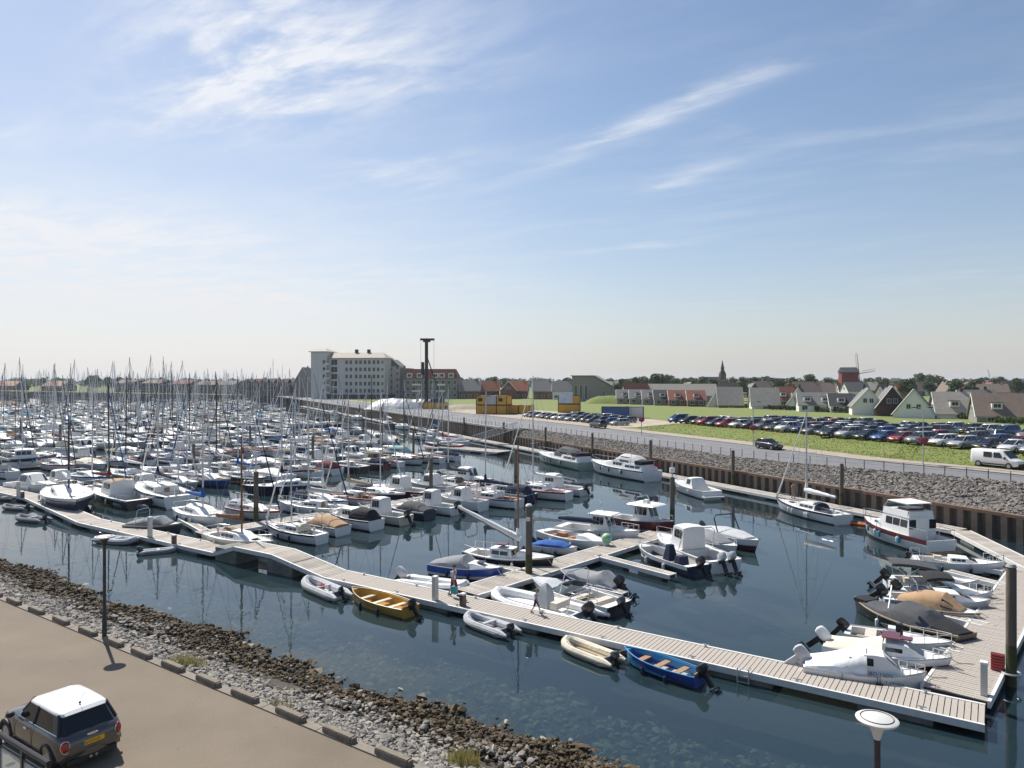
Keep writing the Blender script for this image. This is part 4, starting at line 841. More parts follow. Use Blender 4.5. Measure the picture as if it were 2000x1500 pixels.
def lettering(parent, body, loc, size, m, rz, rx=90):
    c = bpy.data.curves.new('lettering', 'FONT'); c.body = body; c.size = size; c.materials.append(m); o = bpy.data.objects.new('lettering', c); COL.objects.link(o); o.parent = parent; o.location = loc; o.rotation_euler = (R(rx), 0, rz); return o
lettering(X9, 'BO-15EN', (.15, -1.06, .86), .22, M_black, 0); lettering(X9, 'T-YT-057', (.75, -.98, .56), .17, M_black, -.12)
# boats along the quay wall
def flyyacht(L, hullc='white', stripe='maroon', B=3.0, F=1.15, fly=True):
    b = Boat(L, B, F, tw=.88, e=2.4, sb=.3, rake=.5, depth=.5); b.hull(hullc, stripe, (.72, 1.0), boot='dark grey'); g = b.deck(.02, .22, .86, .7); b.add('rubbing_strake', g, gel(stripe))
    zt = b.cab(.22, .66, .84, 1.25, fs=.1, wv=(.42, .86), roof=M_white, split=3, z=F + .05); b.cab(.66, .88, .6, .35, fs=.12, win=True, name='fore_cabin', split=2, front=False)
    for y in (-.9, 0, .9):
        w = MB(); w.box((b.X(.22) - .012, y, F + .85), (.03, .6, .7 if y else .95)); b.add('window', w, M_win if y else M_white)
    if fly:
        b.bx('flybridge_coaming', .40, 0, zt + .25, (L * .34, B * .74, .5), M_white, taper=.95); b.bx('flybridge_seat', .36, 0, zt + .55, (L * .12, B * .5, .22), gel('maroon')); b.bx('flybridge_screen', .55, 0, zt + .62, (.1, B * .62, .45), M_clear, ry=-.4)
        a = MB()
        for sg in (1, -1): a.tube([(b.X(.25), sg * B * .36, zt), (b.X(.25), sg * B * .36, zt + 1.0), (b.X(.5), sg * B * .36, zt + 1.05), (b.X(.58), sg * B * .34, zt + .4)], .03, 5)
        b.add('flybridge_frame', a, M_steel); b.bx('flybridge_canopy', .38, 0, zt + 1.08, (L * .26, B * .72, .06), canvas('white'))
    b.rail(.62, .985, .65); b.stern_rail(.2, .7); b.fenders((.3, .55, .75), 'turquoise'); b.bx('swim_platform', -.03, 0, .3, (.7, B * .8, .08), M_teak); return b
hero((1816, 1048), (1705, 1013), 1.2, flyyacht, 'motor_yacht', 'white and maroon flybridge motor yacht moored at the wall corner', 'boat', zb=1.4, Lmin=8.5)
hero((1806, 1070), (1850, 1064), .3, rib, 'inflatable_dinghy', 'black inflatable dinghy behind the maroon flybridge yacht', 'dinghy', tube='dark grey', motorc=None, Lmin=2.4)
kp, kq = at(1637, 1016, .15), at(1704, 1026, .15); kc = (kp + kq) / 2; b = MB(); LK = (kq - kp).length
b.loft([[(x * LK / 2, w * .36 * math.cos(a), .12 + w * .2 * math.sin(a)) for a in [i * math.pi / 4 for i in range(8)]] for x, w in ((-1, .05), (-.6, .7), (0, 1), (.6, .7), (1, .05))], True, True)
kk = empty('kayak', (kc.x, kc.y, 0), ang(kq - kp)); tag(kk, 'orange kayak floating between the wall pontoon and motor yacht', 'kayak'); b.build('hull', gel('orange'), kk); b = MB(); b.disc((0, 0, .31), .3, .03, 10); b.build('cockpit', M_black, kk)
hero((1647, 1008), (1516, 978), .8, lambda L: yacht(L, 'white', 'navy', 'white', 'navy', 'silver', 'white', H=10.3), 'sailing_yacht', 'white sailing yacht with white sail cover moored at the quay wall', 'boat')
hero((1391, 960), (1319, 940), .9, mb_, 'cabin_cruiser', 'white hardtop sports cruiser alone at the wall pontoon', 'boat', F=.95, B=2.9, ck=(.05, .3), feats=(('cab', (.3, .62, .72, 1.0), dict(fs=.14, bs=.08, wv=(.35, .9), wr=(.0, 1), top=.75)), ('cab', (.62, .9, .55, .25), dict(fs=.2, win=False, name='fore_cabin')), ('rail', (.6, .985)), ('bx', ('swim_platform', -.03, 0, .35, (.7, 2.4, .1), M_white))))
def dutchcruiser(L, hullc='white', canopy='light grey', B=4.0, F=1.35, boot='navy'):
    b = Boat(L, B, F, tw=.85, e=2.6, sb=.3, rake=.7, depth=.6); b.hull(hullc, 'navy' if hullc == 'white' else 'white', (.9, 1.0), boot=boot); g = b.deck(); b.add('rubbing_strake', g, gel('light grey'))
    b.cab(.05, .34, .84, .75, fs=.02, wv=(.35, .75), name='aft_cabin', z=F); b.cab(.34, .64, .74, .85, fs=.12, wv=(.4, .85), z=F, roof=M_white); b.cab(.64, .85, .6, .35, fs=.12, win=False, name='fore_cabin', z=F * 1.1)
    b.tent([(.16, .6), (.22, 1.0), (.42, 1.05), (.5, .3)], .68, canopy, 'canopy', zoff=.75, win=(.26, .40)); b.bx('aft_screen', .1, 0, F + 1.0, (L * .1, B * .7, .5), canvas('black'))
    b.rail(.5, .985, .7); b.arch(.2, 2.3, .02); b.fenders((.3, .5, .65), 'navy'); return b
hero((1275, 921), (1156, 898), 1.3, dutchcruiser, 'motor_yacht', 'large white motor yacht with grey canopy and red flag', 'boat', zb=1.6)
p = at(1276, 908, 2.2); b = MB(); b.tube([(0, 0, -.6), (.1, 0, .9)], .025, 5); fl = empty('ensign', (p.x, p.y, 1.9)); tag(fl, 'red ensign on a staff at the stern of the white motor yacht', 'flag'); b.build('staff', M_white, fl); b = MB(); b.loft([[(.1 + i * .12, .06 * math.sin(i), .85 - .05 * i), (.06 + i * .12, .06 * math.sin(i + 1), .2 - .05 * i)] for i in range(6)], False); b.build('cloth', canvas('red'), fl)
hero((1146, 903), (1052, 882), 1.2, lambda L: dutchcruiser(L, 'pale green', 'dark grey', 3.6, 1.2, 'green'), 'motor_yacht', 'pale green steel motor cruiser with dark canopy', 'boat', zb=1.4)
# raft with white workboat, gangway and red boats further along the wall
pontoon('landing_raft', 'wide white landing raft at the foot of the gangway', at(868, 872, DECK), at(985, 882, DECK), 4.0, spacing=.5)
gw = empty('gangway', at(925, 866, DECK)); tag(gw, 'sloping steel lattice gangway from the quay down to the landing raft', 'gangway'); g0 = Vector((0, 0, .3)); g1 = wp(92, .5, ZR + .1) - gw.location
dv = g1 - g0; side = Vector((-dv.y, dv.x, 0)).normalized() * .7
fl_ = MB(); fl_.add([g0 + side, g0 - side, g1 - side, g1 + side, g0 + side - Vector((0, 0, .1)), g0 - side - Vector((0, 0, .1)), g1 - side - Vector((0, 0, .1)), g1 + side - Vector((0, 0, .1))], [(0, 1, 2, 3), (7, 6, 5, 4), (0, 4, 5, 1), (2, 6, 7, 3), (0, 3, 7, 4), (1, 5, 6, 2)]); fl_.build('floor', M_galv, gw)
for s_ in (1, -1):
    t_ = MB(); n = 9; t_.tube([g0 + side * s_ + Vector((0, 0, 1.3)), g1 + side * s_ + Vector((0, 0, 1.3))], .06, 5); t_.tube([g0 + side * s_, g1 + side * s_], .06, 5)
    for i in range(n + 1):
        a = g0 + dv * i / n + side * s_; t_.tube([a, a + Vector((0, 0, 1.3))], .035, 4)
        if i < n: t_.tube([a, a + dv / n + Vector((0, 0, 1.3))], .03, 4)
    t_.build('truss', M_galv, gw)
hero((885, 868), (846, 866), .9, lambda L: yacht(max(L, 8.5), 'red', None, 'red', None, 'silver'), 'sailing_yacht', 'red hulled sailing yacht by the landing raft', 'boat')
hero((838, 852), (800, 848), .9, lambda L: yacht(max(L, 9), 'white', None, 'light grey'), 'sailing_yacht', 'white sailing yacht nearest the red hull at the quay wall', 'boat')
hero((905, 862), (852, 855), .9, mb_, 'cabin_cruiser', 'white cruiser with arched grey canopy beside the gangway', 'boat', F=.9, Lmin=9, ck=None, feats=(('tent', ([(.1, .4), (.2, 1.3), (.4, 1.2), (.5, .2)], .85, 'light grey'), dict(win=(.22, .38))), ('cab', (.45, .85, .6, .5), dict(fs=.2)), ('rail', (.6, .98))))
for i, (t, h, c) in enumerate(((128, 'white', 'blue'), (152, 'white', 'dark grey'), (168, 'navy', 'white'), (205, 'white', 'green'), (246, 'white', 'navy'))):
    b = yacht(9 + i * .5, h, None, c, H=13.5); p = wp(t, -4.5); b.finish('sailing_yacht', '%s sailing yacht with %s sail cover lying along the far wall pontoon' % (h, c), 'boat', (p.x, p.y, 0), ang(Ud) + (math.pi if i % 2 else 0))
# sailing boat with beige hood lying along the walkway
hero((411, 1037), (534, 1062), .9, lambda L: yacht(L, 'cream', None, 'brown', 'tan', 'varnished', None, H=8.8), 'sailing_yacht', 'cream sailing yacht with tan sprayhood lying along the walkway', 'boat')
# boats filling the berths just behind the left walkway
hero((120, 956), (150, 992), .9, lambda L: yacht(max(L, 7.2), 'navy', 'white', 'white', None, 'dark', None, H=9.5), 'sailing_yacht', 'navy hulled sailing yacht with bow pointing at the slanting walkway', 'boat')
hero((282, 975), (188, 952), .9, mb_, 'fishing_boat', 'black fishing boat with small tan roofed wheelhouse', 'boat', F=.9, hullc='black', stripe='white', band=.85, ck=(.06, .4), Lmin=7.5, feats=(('cab', (.42, .64, .62, 1.4), dict(fs=.04, wv=(.45, .85), roof=canvas('tan'))), ('rail', (.66, .985)), ('stern_rail', (.2,))))
hero((288, 985), (222, 984), .35, rib, 'inflatable_dinghy', 'grey inflatable dinghy lying beside the black fishing boat', 'dinghy', tube='grey', motorc=None)
hero((352, 975), (272, 948), .9, lambda L: yacht(max(L, 8), 'white', 'navy', 'navy', None, 'silver', 'white', H=11), 'sailing_yacht', 'white sailing yacht next to the black fishing boat', 'boat')
hero((252, 1022), (357, 1026), .7, mb_, 'sloop', 'dark grey sloop under a grey tent with open folding hoop', 'boat', F=.7, hullc='dark grey', stripe='tan', ck=None, feats=(('tent', ([(.05, .2), (.35, .6), (.6, .75), (.76, .15)], .92, 'grey'), dict(win=(.56, .7))), ('arch', (.25, 1.3, -.02))))
hero((356, 990), (438, 1018), .9, lambda L: yacht(max(L, 7.5), 'white', None, 'blue', 'white', 'silver', None, H=10), 'sailing_yacht', 'small white sailing yacht with bright blue sail cover near the walkway', 'boat')
hero((28, 940), (114, 950), 1.0, mb_, 'cabin_cruiser', 'white hardtop cruiser with tinted windows moored by the walkway bend', 'boat', F=1.0, B=3.0, ck=(.04, .28), feats=(('cab', (.28, .64, .78, 1.15), dict(fs=.14, bs=.06, wv=(.35, .88), wr=(0, 1), top=.78)), ('cab', (.64, .9, .56, .28), dict(fs=.2, win=False, name='fore_cabin')), ('rail', (.6, .985))))
hero((5, 895), (112, 890), 1.6, lambda L: flyyacht(min(L, 13), 'white', 'navy', 4.0, 1.5, False), 'motor_yacht', 'long grey and white motor yacht behind the hardtop cruiser', 'boat')
hero((645, 988), (566, 982), .9, lambda L: yacht(max(L, 7.8), 'white', None, 'light grey', None, 'silver', 'white', H=10.5), 'sailing_yacht', 'white sailing yacht in open water behind the turquoise sail cover', 'boat')
hero((600, 940), (505, 945), 1.2, lambda L: yacht(min(max(L, 9), 11), 'navy', None, 'navy', 'white', 'silver', 'white', H=13), 'sailing_yacht', 'large navy yacht with white sprayhood in the fairway', 'boat')
# ------------------------------------------------------------------ the rows of moored boats
HC = ['white'] * 16 + ['cream', 'navy', 'navy', 'blue', 'light grey', 'black', 'green', 'maroon']; CC = ['blue', 'navy', 'navy', 'light grey', 'white', 'cream', 'dark grey', 'maroon', 'tan', 'turquoise', 'grey', 'white', 'light grey', 'cream', 'white', 'beige']
def gen_motor(L, hc, cc, typ):
    if typ == 0: return mb_(L, F=.9, hullc=hc, stripe='navy' if hc == 'white' else 'white', ck=None, feats=(('tent', ([(.04, .3), (.10, .85), (.32, 1.0), (.42, .75)], .82, cc), dict(win=(.12, .34))), ('cab', (.4, .78, .68, .75), dict(fs=.16)), ('rail', (.6, .985))))
    if typ == 1: return mb_(L, F=.8, hullc=hc, ck=(.06, .4), feats=(('cab', (.4, .66, .66, 1.35), dict(fs=.06, bs=.02, wv=(.45, .9), roof=M_white)), ('cab', (.66, .88, .55, .3), dict(fs=.16, win=False, name='fore_cabin')), ('rail', (.66, .985)), ('motor', ('black', 30, 0, 1.2))))
    if typ == 2: return mb_(L, F=.75, hullc=hc, stripe=cc if hc == 'white' else 'white', ck=None, feats=(('tent', ([(.02, .2), (.3, .75), (.5, .7), (.62, .2)], .92, cc)), ('cab', (.58, .9, .6, .3), dict(fs=.2, win=False)), ('arch', (.3, 1.1, .04)), ('rail', (.7, .98, .35))))
    return mb_(L, F=1.0, hullc=hc, ck=(.04, .3), feats=(('cab', (.3, .64, .76, 1.15), dict(fs=.14, bs=.06, wv=(.35, .88), wr=(0, 1), top=.78)), ('cab', (.64, .9, .56, .28), dict(fs=.2, win=False, name='fore_cabin')), ('rail', (.6, .985)), ('arch', (.28, 1.7, .04, M_white, .06))))
TN = ['canopied cruiser', 'wheelhouse boat', 'covered sports boat', 'hardtop cruiser']
ROW1 = [('y', 7.2, 'white', 'turquoise', 'blue'), ('m', 6.3, 'white', 'tan', 2), ('m', 6.6, 'white', 'black', 0), ('m', 6.8, 'cream', 'white', 1), ('m', 6.2, 'navy', 'dark grey', 2), ('m', 6.5, 'white', 'grey', 1), ('m', 6.8, 'white', 'light grey', 3), ('y', 8.4, 'white', 'navy', None), ('m', 7.5, 'navy', 'navy', 0)]
near, farb = [], []
for k in range(1, 13):
    st, ln = K[k]
    for side in (1, -1):
        x = 3.2 if k == 1 else 2.5; i = 0
        while x < ln - 1.5:
            L = random.uniform(7.6, 10.2) if k < 4 else random.uniform(9, 13.2); isy = random.random() < (.62 if k < 4 else .8)
            spec = None
            if k == 1 and side == 1 and i < len(ROW1): spec = ROW1[i]; L = spec[1]; isy = spec[0] == 'y'
            beam = .33 * L + .45 if isy else .3 * L + .9
            if random.random() > .07 or k < 3:
                c = st + Gd * (x + beam / 2) + Pd * side * (1.35 + L / 2 + random.uniform(0, .4)); r = c.x / c.y
                if -.76 < r < .6: (near if c.length < 150 and r > -.74 else farb).append((c.length, k, side, i, c, L, isy, spec))
            x += beam + random.uniform(.25, .7) if k > 1 else beam + .35; i += 1
HEROP = [(o.location.x, o.location.y) for o in SC.objects if o.get('category') == 'boat']
clear = lambda c, L: all(math.hypot(c.x - x, c.y - y) > (3.0 if L < 9 else 3.4) for x, y in HEROP)
near = [q for q in near if clear(q[4], q[5])]
near.sort(key=lambda q: q[0]); farb.sort(key=lambda q: q[0])
EXTRA = near[120:]; near = near[:120]; farb = sorted(EXTRA + farb, key=lambda q: q[0])
SIDEW = {1: 'quay-wall side', -1: 'far side'}
used = {}
for d, k, side, i, c, L, isy, spec in near:
    hc, cc = random.choice(HC), random.choice(CC); bow_in = random.random() < .6
    rz = ang(-Pd * side) if bow_in else ang(Pd * side)
    if spec: hc, cc = spec[2], spec[3]; rz = ang(-Pd)
    where = '%s on %s pier' % (ordw(i), ORD[k]) + (' towards quay' if side == 1 else ' away from quay')
    if isy:
        hood = random.choice(CC) if random.random() < .65 else None; mst = random.choice(['silver'] * 5 + ['dark'] * 2 + ['varnished']); fu = random.choice(['white', 'white', 'navy', 'light grey', 'blue', 'dark grey', None])
        b = yacht(L, hc, random.choice([None, 'navy', 'blue', 'red']) if hc == 'white' else 'white', cc if random.random() < .85 else None, hood, mst, fu, H=1.2 * L + random.uniform(.6, 3.0), teak=random.random() < .2, tent=random.choice([None] * 5 + ['light grey', 'navy']))
        b.finish('sailing_yacht', '%s yacht, %s sail cover, %s mast, %s' % (hc, cc, mst, where), 'boat', (c.x, c.y, 0), rz, 'sailing yachts moored at the side piers', heel=random.uniform(-.02, .02))
    else:
        t = spec[4] if spec else random.randrange(4); b = gen_motor(L * .92, hc, cc, t)
        b.finish('motor_boat', '%s %s with %s canvas, %s' % (hc, TN[t], cc, where), 'boat', (c.x, c.y, 0), rz, 'motorboats moored at the side piers')
# farther boats: whole-boat meshes, shared; beyond 300 of a kind one mass
def joined(b): J, ms = b.finish('', '', '', None, 0, joined=True); return J, ms
VY, VM = [], []
for i in range(22):
    hc = HC[i % len(HC)]; cc = CC[i % len(CC)]; mst = ['silver', 'silver', 'dark'][i % 3]; b = yacht(9 + (i % 8) * .55, hc, 'navy' if i % 3 == 0 else None, cc, CC[(i * 5 + 2) % len(CC)] if i % 3 else None, mst, ['white', 'navy', 'dark grey', None][i % 4], H=11.8 + (i * 7 % 11) * .5, simple=True, wires=i % 2 == 0); VY.append((joined(b), hc, cc, mst))
for i in range(10): hc = HC[(i * 3) % len(HC)]; cc = CC[(i * 2 + 1) % len(CC)]; VM.append((joined(gen_motor(8 + i * .4, hc, cc, i % 4)), hc, cc, TN[i % 4]))
MY = [v[0][0].mesh('sailing_yacht', v[0][1]) for v in VY]; MM = [v[0][0].mesh('motor_boat', v[0][1]) for v in VM]
ny = nm = 0; rest = []
for d, k, side, i, c, L, isy, spec in farb:
    rz = ang(Pd * side * random.choice((1, -1))); v = random.randrange(len(VY) if isy else len(VM))
    where = 'on %s pier' % ORD[k] + (' towards quay' if side == 1 else ' away from quay')
    if isy and ny < 185:
        ny += 1; o = obj('sailing_yacht', MY[v], loc=(c.x, c.y, 0), rz=rz); o.scale[2] = random.uniform(.92, 1.2); o.rotation_euler[0] = random.uniform(-.025, .025)
        tag(o, 'far %s yacht, %s cover, %s mast, %s %s' % (VY[v][1], VY[v][2], VY[v][3], ordw(i), where), 'boat', 'far sailing yachts in the marina')
    elif not isy and nm < 200:
        nm += 1; o = obj('motor_boat', MM[v], loc=(c.x, c.y, 0), rz=rz); tag(o, 'far %s %s, %s canvas, %s %s' % (VM[v][1], VM[v][3], VM[v][2], ordw(i), where), 'boat', 'far motorboats in the marina')
    else: rest.append((isy, v, c, rz))
if rest:
    allm = []; VV = []; FF = []; MI = []
    off = 0
    for isy, v, c, rz in rest:
        (J, ms), *_ = (VY if isy else VM)[v]; ids = []
        for m in ms:
            if m not in allm: allm.append(m)
            ids.append(allm.index(m))
        T = Matrix.Translation((c.x, c.y, 0)) @ Matrix.Rotation(rz, 4, 'Z') @ Matrix.Diagonal((1, 1, random.uniform(.95, 1.2), 1)); A = np.array(T)
        vv = np.array(J.V) @ A[:3, :3].T + A[:3, 3]; VV.append(vv); FF += [tuple(q + off for q in f) for f in J.F]; MI += [ids[q] for q in J.M]; off += len(vv)
    me = bpy.data.meshes.new('distant_boats'); me.from_pydata(np.concatenate(VV).tolist(), [], FF)
    for m in allm: me.materials.append(m)
    me.polygons.foreach_set('material_index', MI); me.update(); o = stuff(obj('distant_boats', me)); tag(o, 'dense mass of distant moored boats and masts near the far quay', 'boats')
print('BOATS near', len(near), 'far', len(farb), 'rest', len(rest))
# ================================================================== cars
M_paint = mat('car_paint', rough=.28, metal=.15, objcol=True, coat=.6); M_cglass = mat('car_glass', (.014, .018, .022), .06, spec=.5); M_tyre = mat('tyre', (.02, .02, .021), .8); M_rim = mat('alloy_rim', (.38, .38, .39), .35, .7)
M_tail = mat('tail_lamp', (.35, .012, .012), .2, coat=.5); M_headl = mat('head_lamp', (.62, .64, .66), .12, spec=.8); M_trim = mat('black_trim', (.022, .022, .024), .6); M_plate = mat('yellow_plate', (.75, .42, .02), .5); M_chrome = mat('chrome', (.7, .7, .7), .12, 1.0)
KIND = {  # length, width, height, bonnet z, belt z, rear glass base/top, windscreen top/base (fractions of length from the rear)
    'hatchback': (4.05, 1.76, 1.47, .88, .96, (.03, .13), (.55, .75)), 'saloon': (4.65, 1.82, 1.45, .88, .95, (.13, .30), (.58, .76)), 'estate': (4.65, 1.80, 1.50, .90, .97, (.02, .09), (.58, .76)),
    'suv': (4.45, 1.86, 1.66, 1.02, 1.08, (.02, .11), (.57, .74)), 'people carrier': (4.5, 1.84, 1.72, 1.0, 1.06, (.02, .08), (.62, .84)), 'fastback': (4.7, 1.86, 1.44, .86, .93, (.06, .36), (.56, .78))}
def car_parts(kind, root, hi=False):
    L, Wd, H, zb, zt, (r0, r1), (f1, f0) = KIND[kind]; hw = Wd / 2; X = lambda f: (f - .5) * L
    st = [(0, .80, .46, zt * .72), (.012, .90, .34, zt * .90), (.05, .97, .26, zt), (.15, 1, .22, zt), (.35, 1, .2, zt), (.55, 1, .2, zt - .02), (.74, .99, .2, zb + .02), (.86, .97, .24, zb - .06), (.95, .90, .27, zb - .18), (.985, .80, .32, zb - .27), (1, .70, .4, zb - .34)]
    b = MB(); rings = []
    for f, k, zl, zu in st:
        w = hw * k; x = X(f); half = [(x, w * .90, zl), (x, w * .99, zl + .12), (x, w, zl + (zu - zl) * .5), (x, w * .97, zu - .07), (x, w * .88, zu)]
        rings.append(half + [(x, 0, zu + .025)] + [(a, -y, z) for a, y, z in half[::-1]])
    b.loft(rings, True, True); body = b.build('body', M_paint, root, smooth=50)
    wb, wt_ = hw * .87, hw * .66; zr = H - .05
    lo = [(X(r0), wb * .86, zt - .02), (X(r0) + .25, wb, zt - .01), (X(f0) - .35, wb, zt - .03), (X(f0), wb * .75, zb + .01)]; hi_ = [(X(r1), wt_ * .9, zr), (X(r1) + .15, wt_, zr), (X(f1) - .1, wt_, zr), (X(f1), wt_ * .88, zr - .02)]
    mirror = lambda ps: [(x, -y, z) for x, y, z in ps[::-1]]
    g = MB(); g.loft([lo + mirror(lo), hi_ + mirror(hi_)], True); g.build('windows', M_cglass, root, smooth=0)
    r = MB(); top = [[(x, y * 1.02, z - .015) for x, y, z in hi_ + mirror(hi_)], [(x * .99, y * .97, z + .03) for x, y, z in hi_ + mirror(hi_)], [(x * .9 + X((r1 + f1) / 2) * .1, y * .5, z + .055) for x, y, z in hi_ + mirror(hi_)]]; r.loft(top, True); r.F.append(tuple(len(r.V) - 8 + i for i in range(8))); r.M.append(0); roof = r.build('roof', M_paint, root, smooth=60)
    m = X((r0 + f0) / 2 + .03)
    for sg in (1, -1):
        for a, c, w in ((lo[0], hi_[0], .05), (lo[3], hi_[3], .04), ((m, wb + .004, zt - .02), (m, wt_ + .004, zr), .045), ((X(r0 + .16), wb * .99, zt), (X(r1 + .12), wt_, zr), .06)):
            p = MB(); p.tube([(a[0], sg * a[1], a[2]), (c[0], sg * c[1], c[2])], w, 5); p.build('pillar', M_paint, root)
    wm = MB(); wm.tube([(0, -.1, 0), (0, .1, 0)], .32, 16); tm = wm.mesh('tyre', M_tyre); rm = MB(); rm.tube([(0, -.105, 0), (0, .105, 0)], .2, 10); rm = rm.mesh('rim', M_rim)
    for f in (.19, .81):
        for sg in (1, -1):
            t = obj('wheel', tm, root, loc=(X(f), sg * (hw - .085), .32)); obj('rim', rm, t)
    for sg in (1, -1):
        h = MB(); h.box((X(.955), sg * hw * .70, zb - .24), (.22, .34, .14), rz=-sg * .35); h.build('headlight', M_headl, root)
        h = MB(); h.box((X(.012), sg * hw * .74, zt * .80), (.08, .26, .22)); h.build('tail_light', M_tail, root)
        h = MB(); h.box((X(f0) - .32, sg * (hw + .08), zt + .06), (.12, .2, .14)); h.build('mirror', M_paint, root)
    h = MB(); h.box((X(.995), 0, .42), (.08, hw * 1.2, .16)); h.build('grille', M_trim, root)
    h = MB(); h.box((X(1.0) + .02, 0, .5), (.02, .5, .11)); h.build('number_plate', M_plate, root)
    h = MB(); h.box((X(0) - .004, 0, .62), (.02, .5, .11)); h.build('number_plate', M_plate, root)
    return [body, roof]
PROTO = {}
for kd in KIND: rt = empty(kd.replace(' ', '_') + '_car', (0, 0, -60)); car_parts(kd, rt); PROTO[kd] = rt
CC_ = {'black': (.012, .012, .014), 'dark grey': (.06, .063, .068), 'grey': (.16, .165, .175), 'silver': (.38, .39, .40), 'white': (.68, .68, .67), 'dark blue': (.015, .03, .085), 'blue': (.02, .10, .32), 'red': (.33, .018, .02), 'dark red': (.10, .012, .018)}
CW = ['black'] * 5 + ['dark grey'] * 6 + ['grey'] * 6 + ['silver'] * 7 + ['white'] * 4 + ['dark blue'] * 4 + ['blue'] * 2 + ['red'] + ['dark red']
def put_car(kd, col, loc, rz, label, group=None):
    o = copy_tree(PROTO[kd]); o.location = loc; o.rotation_euler = (0, 0, rz); tag(o, label, 'car', group)
    for ch in o.children:
        if ch.name.split('.')[0] in ('body', 'roof', 'pillar', 'mirror'): ch.color = (*CC_[col], 1)
    return o
GN = 'cars parked on the grass field'
for row, (s0, flip) in enumerate(((25.8, 0), (33.0, 0), (42, 1), (49.5, 0))):
    i = 0; t = -4.0 + row * 1.1
    while t < (81 if row == 0 else 76 - row * 4):
        if random.random() > (.02 if row < 2 else .16):
            kd = random.choice(['hatchback', 'hatchback', 'saloon', 'estate', 'suv', 'suv', 'fastback', 'people carrier']); col = random.choice(CW); i += 1
            if row == 0 and abs(t - 14) < 1.2: kd, col = 'fastback', 'white'
            if row == 0 and abs(t - 27) < 1.2: kd, col = 'saloon', 'red'
            p = wp(t, s0 + random.uniform(-.5, .5) + max(0, r1_(t) - 16) + (2.0 if 40 < t else 0) * (row == 0), ZF + .02)
            put_car(kd, col, p, ang(-Vd) + (math.pi if flip else 0) + random.uniform(-.05, .05), '%s %s, %s along the %s row on the field' % (col, kd, ordw(i - 1), ORD[row]), GN)
        t += random.uniform(2.55, 2.95)
for row, (s0, n0) in enumerate(((25.5, 14), (33.5, 9))):
    for i in range(n0):
        kd = random.choice(list(KIND)); col = random.choice(CW); t = 93 + i * 3.2 + row * 8
        put_car(kd, col, wp(t, s0 + random.uniform(-.4, .4), ZR + .035), ang(-Vd) + random.uniform(-.06, .06), '%s %s, %s along the %s row on the sandy lot' % (col, kd, ordw(i), ORD[row]), 'cars parked on the sandy lot')
p = at(1502, 877, ZR); put_car('hatchback', 'black', (p.x, p.y, ZR + .01), ang(-Ud), 'black hatchback driving on the quay road below the grass bank')
p = at(1168, 836, ZR); put_car('suv', 'dark grey', (p.x, p.y, ZR + .07), ang(Ud), 'grey people carrier standing at the end of the grass bank')
for rt in list(PROTO.values()):
    for ch in list(rt.children):
        for g_ in list(ch.children): bpy.data.objects.remove(g_)
        bpy.data.objects.remove(ch)
    bpy.data.objects.remove(rt)
# white van on the pavement
p = at(1950, 914, ZR); van = empty('delivery_van', (p.x, p.y, ZR + .07), ang(-Ud)); tag(van, 'white crew van with dark side windows parked on the pavement', 'van')
b = MB(); rings = []
for x, w, zl, zu in ((-2.5, .86, .45, 1.75), (-2.46, .92, .35, 1.88), (-2.2, .95, .3, 1.94), (0, .95, .28, 1.95), (.75, .95, .28, 1.92), (1.15, .95, .28, 1.55), (1.62, .95, .28, 1.12), (2.2, .92, .3, .98), (2.45, .85, .36, .86), (2.52, .7, .45, .75)):
    half = [(x, w * .93, zl), (x, w, zl + .15), (x, w, min(1.05, zu - .1)), (x, w * (.9 if zu > 1.3 else .97), zu - .08), (x, w * .78, zu)]; rings.append(half + [(x, 0, zu + .02)] + [(a, -y, z) for a, y, z in half[::-1]])
b.loft(rings, True, True); b.build('body', mat('van_white', (.72, .72, .71), .3, coat=.5), van, smooth=50)
for sg in (1, -1):
    for x0, x1, xt in ((-1.05, -.15, 0), (.02, .95, -.25)):
        q = MB(); y0, y1 = sg * .962, sg * .915; q.add([(x0, y0, 1.12), (x1, y0, 1.12), (x1 + xt, y1, 1.7), (x0, y1, 1.7)], [(0, 1, 2, 3)]); q.build('window', M_cglass, van)
    q = MB(); q.box((2.3, sg * .72, .82), (.3, .3, .2)); q.build('headlight', M_headl, van); q = MB(); q.box((1.25, sg * 1.06, 1.15), (.14, .2, .26)); q.build('mirror', M_trim, van)
    q = MB(); q.box((.0, sg * .955, .42), (3.2, .03, .14)); q.build('side_trim', M_trim, van)
q = MB(); q.add([(1.63, .78, 1.13), (1.63, -.78, 1.13), (.86, -.7, 1.86), (.86, .7, 1.86)], [(0, 1, 2, 3)]); q.xf(Matrix.Translation((.03, 0, .02))); q.build('windscreen', M_cglass, van)
q = MB(); q.box((2.5, 0, .45), (.12, 1.5, .3)); q.build('bumper', M_trim, van)
for f in (-1.6, 1.6):
    for sg in (1, -1):
        q = MB(); q.tube([(0, -.11, 0), (0, .11, 0)], .34, 16); w = q.build('wheel', M_tyre, van, loc=(f, sg * .86, .34)); q = MB(); q.tube([(0, -.115, 0), (0, .115, 0)], .2, 10); q.build('rim', M_rim, w)
